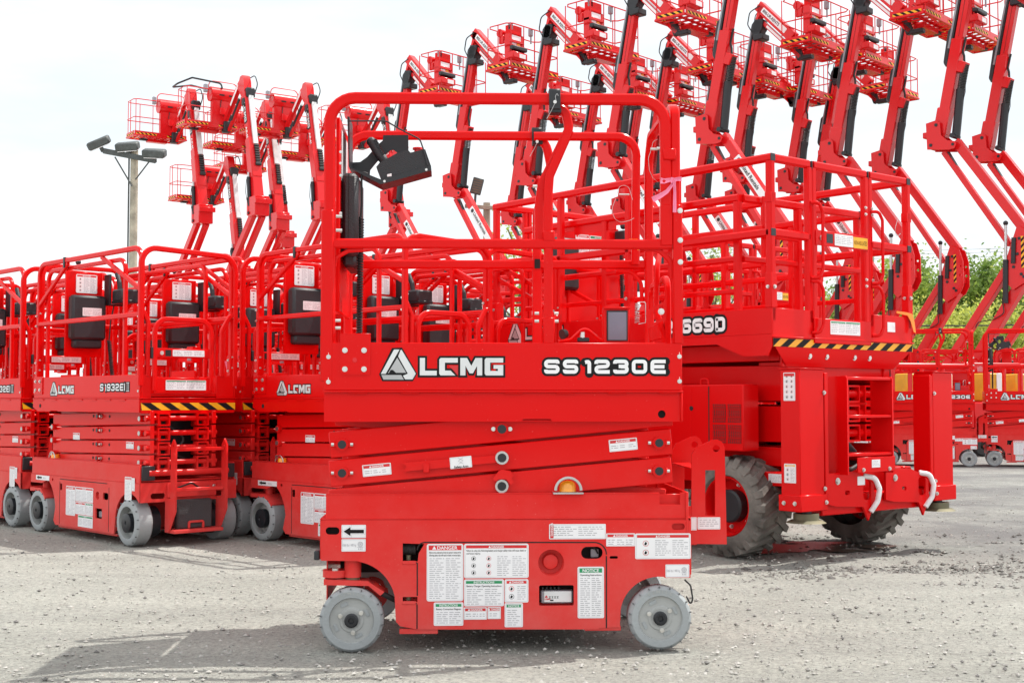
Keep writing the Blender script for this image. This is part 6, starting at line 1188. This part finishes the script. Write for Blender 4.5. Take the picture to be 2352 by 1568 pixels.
def build_boom_l(label):
    root = empty('boom_lift', label, 'boom lift'); ZL = 7.14
    def part(name, b, par=None, **k): return b.build(name, par or root, **k)
    A0, A1 = V((.05, 0, ZL + .05)), V((1.02, 0, ZL + 3.85)); D = (A1 - A0).normalized(); n_ = V((D.z, 0, -D.x)); LN = (A1 - A0).length
    at = lambda u, off=0, y=0: A0 + D * u + n_ * off + V((0, y, 0))
    b = MB(); b.obox(at(-.1), at(2.3), .32, .32, REDF, bev=.01); b.obox(at(.9), at(2.0), .36, .355, REDF, bev=.03); part('main_boom', b)
    b = MB(); b.obox(at(2.25), at(LN), .25, .28, REDF, bev=.01); fb = part('fly_boom', b)
    for txt, u0, h_, w_ in (('LGMG', 3.55, .15, .62), ('AR45J', 2.72, .11, .62)):
        b = MB(); c = at(u0, 0, .1415); a = math.atan2(-D.z, -D.x)
        b.T = Matrix.Translation(c) @ Matrix.Rotation(PI, 4, 'Z') @ Matrix.Rotation(-math.atan2(-D.z, D.x) , 4, 'Y')
        if txt == 'LGMG': b.ext(rrect(-.12, -.11, .72, .11, .03), -.0015, 0, BLK); maker_logo(b, 0, -h_ / 2, h_, -.002, .85, False)
        else: b.text(txt, 0, -h_ / 2, h_, -.002, WHT, 1.25, 'L', .03, maxw=.8)
        b.build('maker_logo' if txt == 'LGMG' else 'model_name', fb)
    b = MB(); b.obox(at(2.05, -.17, -.05), at(LN - .05, -.17, -.05), .07, .17, SIL, bev=.01); part('cable_tray', b)
    b = MB()
    for k in range(8): b.obox(at(1.35 + k * .085, -.21, -.05), at(1.41 + k * .085, -.21, -.05), .11, .16, RUB, bev=.01)
    b.cyl(at(1.33, -.21, -.14), at(1.33, -.21, .04), .055, RUB, 12); part('cable_carrier', b)
    b = MB(); b.cyl(at(.0, .18, .22), at(.95, .05, .22), .06, BLM, 12); b.cyl(at(.9, .05, .22), at(1.1, .02, .22), .035, STEEL, 8); b.tube([at(.9, .1, .27), at(.5, .2, .30), at(.1, .2, .27)], .02, m=RUB, n=5, fil=.1); part('lift_cylinder_or_shade_filler', b)
    b = MB(); b.box(-.28, .28, -.25, .25, ZL - .34, ZL + .30, REDF, .02); b.box(-.37, -.26, -.30, .27, ZL + .04, ZL + .20, REDF, .01); b.box(.2, .36, .15, .27, ZL - .3, ZL + .3, REDF, .03); kn = part('knuckle', b)
    for (x_, z_) in ((.28, .24), (.2, -.22)): b = MB(); b.cyl((x_, .26, ZL + z_), (x_, .29, ZL + z_), .045, BLM, 12); b.build('pin', kn)
    b = MB(); b.obox((.18, .10, ZL - .25), (3.9, .10, ZL - 3.5), .24, .16, REDF, bev=.01); part('riser_arm', b)
    b = MB(); b.obox((-.05, -.12, ZL - .30), (3.7, -.12, ZL - 3.75), .20, .16, REDF, bev=.01); ra = part('riser_arm', b)
    b = MB(); b.obox((1.3, -.202, ZL - 1.55), (2.1, -.202, ZL - 2.28), .15, .003, WHT, bev=0); b.build('name_label', ra)
    b = MB(); b.ext([(3.4, ZL - 3.2), (4.1, ZL - 3.3), (4.3, ZL - 4.0), (3.9, 1.6), (3.2, 1.6), (3.3, ZL - 3.8)], -.2, .2, REDF); part('tower', b)
    b = MB(); b.box(2.2, 4.9, -.8, .8, 1.0, 1.3, REDF, .03); b.box(4.0, 4.9, -.8, .8, 1.3, 1.8, REDF, .15); b.box(2.3, 3.9, .4, .8, 1.3, 1.65, REDF, .12); b.box(2.3, 3.9, -.8, -.4, 1.3, 1.65, REDF, .12); part('turntable', b)
    b = MB(); b.box(2.2, 4.8, -.6, .6, .45, .98, REDF, .03); part('chassis', b)
    for sx in (2.5, 4.5):
        for sy in (-1, 1): b = MB(); b.lathe([(.2, .02), (.36, .0), (.42, -.03), (.42, -.27), (.36, -.30), (.2, -.3)], (sx, sy * .95, .42), TYR, 24, (0, sy, 0)); b.lathe([(.2, .01), (.12, -.05), (0, -.05)], (sx, sy * .95, .42), REDF, 16, (0, sy, 0)); part('wheel', b)
    H = V((1.08, 0, ZL + 3.95))
    b = MB(); b.ext([(H.x - .16, H.z - .15), (H.x - .10, H.z + .28), (H.x + .02, H.z + .50), (H.x + .22, H.z + .48), (H.x + .42, H.z + .15), (H.x + .30, H.z + .0), (H.x + .1, H.z - .2)], -.13, .13, REDF); part('jib_knuckle', b)
    b = MB(); b.box(H.x - .30, H.x + .05, -.20, .10, H.z - .28, H.z + .05, PLB, .04); b.box(H.x - .22, H.x + .02, -.17, .17, H.z - .55, H.z - .27, PLB, .04); part('valve_cover', b)
    b = MB(); b.tube([(H.x - .15, -.22, H.z - .15), (H.x - .42, -.22, H.z + .15), (H.x - .25, -.2, H.z + .48), (H.x + .02, -.15, H.z + .44)], .034, m=RUB, n=6, fil=.15); part('hose_loop', b)
    J0 = V((1.35, 0, H.z + .18)); J1 = V((2.75, 0, ZL + 3.0))
    b = MB(); b.obox(J0 + V((.05, .05, .12)), J1 + V((.1, .05, .10)), .16, .14, REDF, bev=.01); jb = part('jib_arm', b)
    b = MB(); b.obox(J0 + V((.12, .122, .06)), J0 + V((.75, .122, -.50)), .10, .003, WHT, bev=0); b.build('phone_label', jb)
    b = MB(); b.obox(J0 + V((-.15, -.05, -.18)), J1 + V((-.12, -.05, -.12)), .08, .10, REDF, bev=.01); part('jib_link', b)
    b = MB(); b.cyl(J0 + V((.25, .0, -.35)), J0 + V((.9, .0, -.95)), .05, BLM, 10); part('jib_cylinder', b)
    b = MB(); b.box(J1.x - .15, J1.x + .12, -.12, .12, J1.z - .18, J1.z + .22, BLM, .03); part('platform_rotator', b)
    FZ = ZL + 2.98; PX, Q = 3.12, .50; basket(root, part, PX, Q, FZ, 1.88, .80, 1.26)
    x0 = PX - .40; b = MB(); b.box(x0 - .02, x0 + .14, -.32, .52, FZ + .10, FZ + 1.02, REDF, .01); b.box(x0 - .12, x0 + .05, .0, .26, FZ + .42, FZ + .66, REDF, .02); b.box(x0 - .10, x0 + .02, -.24, -.04, FZ + .05, FZ + .46, BLM, .02); part('control_panel', b)
    b = MB(); P = [(x0 + .10 + .25 * math.cos(R(t_)), FZ + 1.12 + .25 * math.sin(R(t_))) for t_ in range(0, 360, 15)]; b.ext(P, -.36, .56, REDF); part('curved_cover', b)
    for y in (-.12, .22): b = MB(); b.box(x0 - .152, x0 - .135, y - .09, y + .09, FZ + 1.05, FZ + 1.10, DARK, 0); part('cover_slot', b)
    b = MB(); b.tube([(x0 + .05, -.40, FZ + 1.1), (x0 + .05, -.40, FZ + 1.56), (x0 + .05, .62, FZ + 1.56), (x0 + .05, .62, FZ + 1.1)], .034, m=REDF, n=6, fil=.18); part('cover_hoop', b)
    b = MB(); b.tube([(x0 - .04, .2, FZ + .95), (x0 - .06, .24, FZ + .7), (x0 - .06, .1, FZ + .4), (x0 - .05, .0, FZ + .15)], .026, m=RUB, n=5, fil=.08); part('hose', b)
    b = MB(); b.box(x0 + .0, x0 + .14, .66, .78, FZ + 1.15, FZ + 1.42, GRY, .02); part('work_lamp', b)
    return root
# swap the cover so that its round side lies across the basket
BR = build_boom_r('x'); index_kids()
PROW = 'articulating booms raised in rows behind the lifts, baskets to their right'
spots = [(3.98, 26.0, 'boom lift leaving the frame just right of the front lift, rental name on its arm'), (2.18, 28.6, 'boom lift whose boom runs out of frame above the front lift right corner'), (.39, 31.0, 'boom lift with its jib elbow just below the top edge, above the middle latch'),
         (-1.45, 32.8, 'boom lift whose jib peak is second from the left in the tall group'), (-3.28, 35.3, 'leftmost boom lift of the tall group, its basket over the front lift top rail'),
         (8.80, 26.6, 'boom lift second from the right photo edge, its elbow in front of the trees'), (7.08, 28.5, 'boom lift rising behind the near corner post of the big platform entry end'), (5.25, 30.6, 'boom lift peaking in open sky between two frame-cut booms right of centre'), (3.45, 33.0, 'boom lift whose peak shows left of the tall frame-cut boom right of centre'), (1.82, 35.7, 'boom lift with a mid-height peak over the right half of the front lift rail'), (-.02, 38.0, 'boom lift with the lowest peak, over the middle of the front lift top rail'),
         (10.2, 27.9, 'boom lift at the right photo edge, its arms running out of the frame'), (8.55, 29.8, 'boom lift whose knuckle stands above the right end of the big platform'), (6.84, 32.0, 'boom lift whose knuckle shows over the big platform entry gate'), (4.9, 34.4, 'boom lift low behind the near side rail of the big platform'), (3.1, 36.6, 'boom lift low behind the front lift right hoop'),
         (6.08, 35.3, 'boom lift knuckle just left of the big platform near corner'), (8.15, 34.9, 'boom lift half hidden by the entry gate rails of the big platform')]
for n_, (x, y, lab) in enumerate(spots):
    c = BR if n_ == 0 else copy_tree(BR); c.location = (x, y, 0); c.rotation_euler = (0, 0, R(-43) + .015 * math.sin(n_ * 2.3)); c['label'] = lab; c['group'] = PROW
    if n_ in (5, 6, 7, 8, 11, 12, 13, 15):
        for ch in [o for o in bpy.data.objects if o.name.startswith('name_label') and o.parent and o.parent.parent == c]: bpy.data.objects.remove(ch)
BL = build_boom_l('x'); index_kids()
spl = [(591, 471, 72, 0, 'tallest boom lift of the left group, a black frame on its basket'), (462, 490, 69, 0, 'leftmost boom lift with its basket just above the floodlights'), (739, 481, 70.4, 0, 'boom lift of the left group nearest to the front lift left post'), (640, 507, 66.2, 0, 'boom lift directly behind the tallest one of the left group'),
       (653, 548, 62, 0, 'boom lift farthest back in the left group, boom base low behind the red lifts'), (552, 629, 64, 0, 'lowest boom lift of the left group, its basket below and left of the others'), (918, 500, 67.5, 0, 'boom lift seen inside the front lift frame behind the hand controller'), (790, 520, 63, 0, 'boom lift half hidden behind the left post of the front lift')]
for n_, (px, py, s_, dz, lab) in enumerate(spl):
    c = BL if n_ == 0 else copy_tree(BL); y = 3005 / s_; x = (px - 1176) / s_; zb = .905 + (920 - py) / s_; c.location = (x, y, zb - 7.14); c.rotation_euler = (0, 0, R(125)); c['label'] = lab; c['group'] = 'booms raised behind the left row, baskets to their left'
b = MB(); x0, zz = 3.12 - .5, 7.14 + 2.98 + 1.32
b.tube([(x0, .2, zz), (x0 + .1, .2, zz + .18), (x0 + .15, 1.2, zz + .25), (x0 + .3, 1.65, zz + .02), (x0 + .9, 1.6, zz + .02), (x0 + 1.0, .9, zz + .2), (x0 + .9, .2, zz + .1), (x0, .2, zz)], .06, m=BLM, n=8, fil=.1); b.build('guard_frame', BL)
# yellow machines behind the far pair
def yellow_unit(label):
    root = empty('yellow_cabinet', label, 'yellow machine')
    b = MB(); b.box(-.14, .20, -.2, .2, .9, 1.36, YEL, .02); b.box(-.11, -.03, -.205, -.2002, 1.0, 1.36, REDF, 0); b.build('cabinet', root)
    b = MB(); b.box(-.40, .40, -.34, .34, .3, .88, REDF, .02); b.build('base', root)
    b = MB(); b.box(.08, .17, -.23, -.201, 1.0, 1.36, WHT, .02); b.build('panel', root)
    b = MB(); b.tube([(-.45, -.34, .3), (-.45, -.34, 1.5), (.45, -.34, 1.5), (.45, -.34, .3)], .05, m=REDF, fil=.06); b.build('frame', root)
    for s in (-1, 1): b = MB(); b.lathe([(.06, .0), (.15, .0), (.17, -.02), (.17, -.09), (.06, -.1)], (s * .26, -.36, .17), RUB, 20, (0, -1, 0)); b.build('wheel', root)
    return root
Y0_ = yellow_unit('x'); index_kids()
for n_, (px, d_) in enumerate(((2085, 22.0), (2150, 22.4), (2262, 21.8), (2335, 22.3))):
    c = Y0_ if n_ == 0 else copy_tree(Y0_); c.location = ((px - 1176) / 3005 * d_, d_, 0); c.rotation_euler = (0, 0, .2); c['group'] = 'yellow machines behind the distant lifts'; c['label'] = ('yellow machine right beside the right outrigger column, behind a lift', 'yellow machine behind the middle of the distant lift with the cut model number', 'yellow machine in the gap between the two distant lifts', 'yellow machine behind the lift at the right photo edge')[n_]
# ================================================================== poles, lamps, wires
def W(px, py, Y):
    d = CR @ V(((px - 1176) / FPX, (784 - py) / FPX, -1)); return V((0, 0, EYE)) + d * (Y / d.y)
def pole(px, ptop, Y, r, lab):
    p = W(px, ptop, Y); root = empty('lamp_pole', lab, 'lamp pole', (p.x, Y, 0)); b = MB(); b.cyl((0, 0, -.05), (0, 0, p.z), r * 1.2, WOOD, 14, r); b.build('pole', root); return root, p
P1, p = pole(309, 345, 30, .085, 'grey wooden pole carrying three floodlights over the left row')
s = 1 / 100.0; b = MB(); b.obox((-.68, -.12, p.z - .04), (.52, -.12, p.z - .27), .12, .08, GALV, bev=.005); b.build('crossarm', P1)
b = MB(); b.cyl((-.115, -.03, 0), (-.115, -.03, p.z), .02, GALV, 8); b.build('conduit', P1)
for (xa, za, xb, zb) in ((-.42, -.18, -.02, -.85), (.36, -.30, .06, -.70)): b = MB(); b.tube([(xa, -.1, p.z + za), (xb, -.1, p.z + zb)], .035, m=GALV, n=6); b.build('strut', P1)
for (lx, lz, ty) in ((-.78, .14, -.5), (-.12, .06, -.1), (.50, -.10, .05)):
    b = MB(); b.T = Matrix.Translation((lx, -.15, p.z + lz)) @ Matrix.Rotation(ty * .8, 4, 'Y') @ Matrix.Rotation(.35, 4, 'X'); b.box(-.26, .26, -.14, .14, -.09, .09, GALV, .03); b.box(-.22, .22, -.12, .12, -.105, -.0905, WHT, .002); b.box(-.04, .04, -.05, .05, -.22, -.106, GALV, .01); b.build('floodlight', P1)
P2, p = pole(1118, 466, 33, .09, 'wooden pole with a square lamp, half hidden behind the middle rails')
b = MB(); b.obox((-.55, -.12, p.z - .10), (.35, -.12, p.z - .16), .09, .09, WOOD, bev=.005); b.build('crossarm', P2)
b = MB(); b.T = Matrix.Translation((-.28, -.15, p.z + .42)) @ Matrix.Rotation(.25, 4, 'Y'); b.box(-.10, .18, -.04, .04, -.22, .20, GALV, .02)
for k in range(6): b.box(-.07, .15, -.045, -.041, -.18 + k * .06, -.15 + k * .06, BRZ, 0)
b.build('lamp_head', P2); b = MB(); b.cyl((-.30, -.14, p.z - .1), (-.28, -.14, p.z + .22), .03, GALV, 8); b.build('lamp_stem', P2)
P3, p = pole(1998, 560, 46, .14, 'tall grey utility pole behind the big platform entry end'); b = MB(); b.obox((-.9, -.15, p.z - .35), (.9, -.15, p.z - .30), .10, .09, WOOD, bev=.005); b.build('crossarm', P3)
for n_, (ya, yb, Y, r) in enumerate(((570, 548, 46, .008), (577, 556, 46, .008), (587, 566, 46, .008), (727, 731, 40, .022))):
    a = W(1560, ya, Y); c = W(2700, yb, Y); b = MB(); b.tube([tuple(a + (c - a) * t - V((0, 0, .25 * 4 * t * (1 - t)))) for t in [k / 16 for k in range(17)]], r * 2, m=WIREG if n_ < 3 else WIRE, n=5); o = b.build('power_line'); tag(o, ('topmost thin power line over the trees at right', 'middle thin power line over the trees at right', 'lowest of the three thin power lines in the right sky', 'thick black cable crossing in front of the trees')[n_], 'power line')
# ================================================================== trees
def leaf_mat(name, c, tr):
    m, t, p_, n, l = nodes(name); tcn = n('ShaderNodeTexCoord'); ns = n('ShaderNodeTexNoise'); ns.inputs['Scale'].default_value = 1.1; ns.inputs['Detail'].default_value = 5
    l(tcn.outputs['Object'], ns.inputs['Vector']); r_ = n('ShaderNodeValToRGB'); r_.color_ramp.elements[0].position = .32; r_.color_ramp.elements[0].color = (c[0] * .45, c[1] * .55, c[2] * .6, 1); r_.color_ramp.elements[1].position = .66; r_.color_ramp.elements[1].color = (c[0] * 1.35, c[1] * 1.2, c[2], 1)
    l(ns.outputs['Fac'], r_.inputs['Fac']); l(r_.outputs['Color'], p_.inputs['Base Color']); p_.inputs['Roughness'].default_value = .6
    tn = n('ShaderNodeBsdfTranslucent'); l(r_.outputs['Color'], tn.inputs['Color']); ms = n('ShaderNodeMixShader'); ms.inputs['Fac'].default_value = tr
    l(p_.outputs['BSDF'], ms.inputs[1]); l(tn.outputs['BSDF'], ms.inputs[2]); l(ms.outputs['Shader'], t.nodes['Material Output'].inputs['Surface']); return m
BARK = mat('tree_bark', (.14, .11, .08), .9, var=.3)
LEAF = [leaf_mat('spring_leaf', (.38, .50, .11), .5), leaf_mat('dark_leaf', (.24, .37, .08), .45), leaf_mat('yellow_leaf', (.52, .60, .15), .5)]
def make_tree(kind, seed, H, Rw, nleaf, ls, label, spiky=.5):
    rnd = random.Random(seed); root = empty('tree', label, 'tree'); b = MB(); tips = []
    b.tube([(0, 0, -.1), (rnd.uniform(-.1, .1), 0, H * .3), (rnd.uniform(-.2, .2), .1, H * .62), (0, 0, H * .93)], .16 * H / 6, m=BARK, n=7, fil=.2)
    nb = 26
    for k in range(nb):
        z = H * (.10 + .78 * (k / nb) ** .9); a = k * 2.4 + rnd.uniform(-.4, .4); rr = Rw * (math.sin(PI * min(1, (z / H) * .9 + .12)) ** .7) * rnd.uniform(.65, 1.1)
        e = V((math.cos(a) * rr, math.sin(a) * rr, z + rr * rnd.uniform(.35, 1.1) * (spiky + .4))); b.tube([(0, 0, z), tuple(e * .5 + V((0, 0, z * .45))), tuple(e)], .05 * H / 6, m=BARK, n=5)
        for t in (.45, .7, .9, 1.05, 1.15): tips.append((V((0, 0, z)) * (1 - t) + e * t, .16 + .30 * (1.2 - t)))
    for t in range(7): tips.append((V((rnd.uniform(-.15, .15), rnd.uniform(-.15, .15), H * (.78 + .035 * t))), .28 - .03 * t))
    b.build('trunk', root); b = MB(); vs = []; F = []
    for k in range(nleaf):
        c, rr = rnd.choice(tips); rr *= Rw * .8; p_ = c + V((rnd.gauss(0, rr), rnd.gauss(0, rr), rnd.gauss(0, rr * 1.25)))
        if p_.z < .15: continue
        n_ = V((rnd.gauss(0, 1), rnd.gauss(0, 1), rnd.gauss(.4, 1))).normalized(); u = n_.orthogonal().normalized(); u.rotate(Matrix.Rotation(rnd.uniform(0, 6.28), 3, n_)); w_ = n_.cross(u); s_ = ls * rnd.uniform(.6, 1.4); q = len(vs)
        vs += [p_ - u * s_, p_ + w_ * s_ * .55, p_ + u * s_, p_ - w_ * s_ * .55]; F.append([q, q + 1, q + 2, q + 3])
    b.raw(vs, F, LEAF[kind]); b.build('crown', root, smooth=False); return root
TT = [make_tree(0, 1, 7.2, 1.7, 9000, .085, 'x'), make_tree(1, 2, 6.6, 1.9, 10000, .085, 'x'), make_tree(2, 3, 4.2, 1.7, 8000, .08, 'x', .3), make_tree(0, 4, 7.4, 1.5, 2600, .075, 'x', .8), make_tree(1, 5, 6.9, 1.5, 9000, .085, 'x', .9)]
index_kids()
placed = set()
def put(k, px, top, Y, lab, wide=1.0):
    t = TT[k]; c = t if k not in placed else copy_tree(t); placed.add(k); h = [7.2, 6.6, 4.2, 7.4, 6.9][k] * 1.03; z = W(px, top, Y).z; s_ = z / h; c.scale = (s_ * wide, s_ * wide, s_); c.location = (W(px, top, Y).x, Y, 0); c.rotation_euler = (0, 0, px * .37); c['label'] = lab; c['group'] = 'trees along the far edge of the yard'
rnd = random.Random(8)
TREES = [(0, 2042, 600, 50, 'green tree just right of the big platform corner'), (1, 2118, 608, 51, 'dark green tree behind the elbow of the second boom from the right'), (4, 2085, 640, 53, 'narrow dark tree between the two leftmost trees right of the platform'), (0, 2205, 640, 50, 'green tree in the gap between the two right booms'), (4, 2270, 598, 49, 'tallest pointed tree left of the rightmost boom riser'), (1, 2325, 598, 51, 'dark broad tree at the right photo edge'), (4, 2160, 655, 54, 'dark tree low behind the gap between the right booms'), (0, 2400, 580, 50, 'green tree just beyond the right photo edge'),
         (1, 1960, 640, 52, 'dark tree seen through the entry end rails of the big platform'), (0, 1900, 680, 50, 'green tree low behind the entry gate of the big platform'), (2, 2150, 730, 46, 'pale yellow-green bushy tree left of the distant cut lift'), (2, 2225, 715, 46, 'pale yellow-green bushy tree between the distant lifts'), (2, 2310, 735, 46, 'pale yellow-green bushy tree behind the rightmost distant lift'), (2, 2060, 745, 46, 'pale yellow-green bushy tree beside the orange ribbon'),
         (3, 1635, 545, 48, 'thin young tree seen through the near side rails of the big platform'), (3, 1690, 600, 50, 'thin young tree left of the big platform near corner post'), (3, 1205, 500, 48, 'thin pale tree beside the wooden pole in the middle'), (3, 1235, 560, 50, 'thin pale tree right of the one beside the wooden pole'), (3, 1780, 610, 50, 'thin young tree behind the near corner of the big platform')]
for k, px, top, Y, lab in TREES: put(k, px, top, Y, lab)
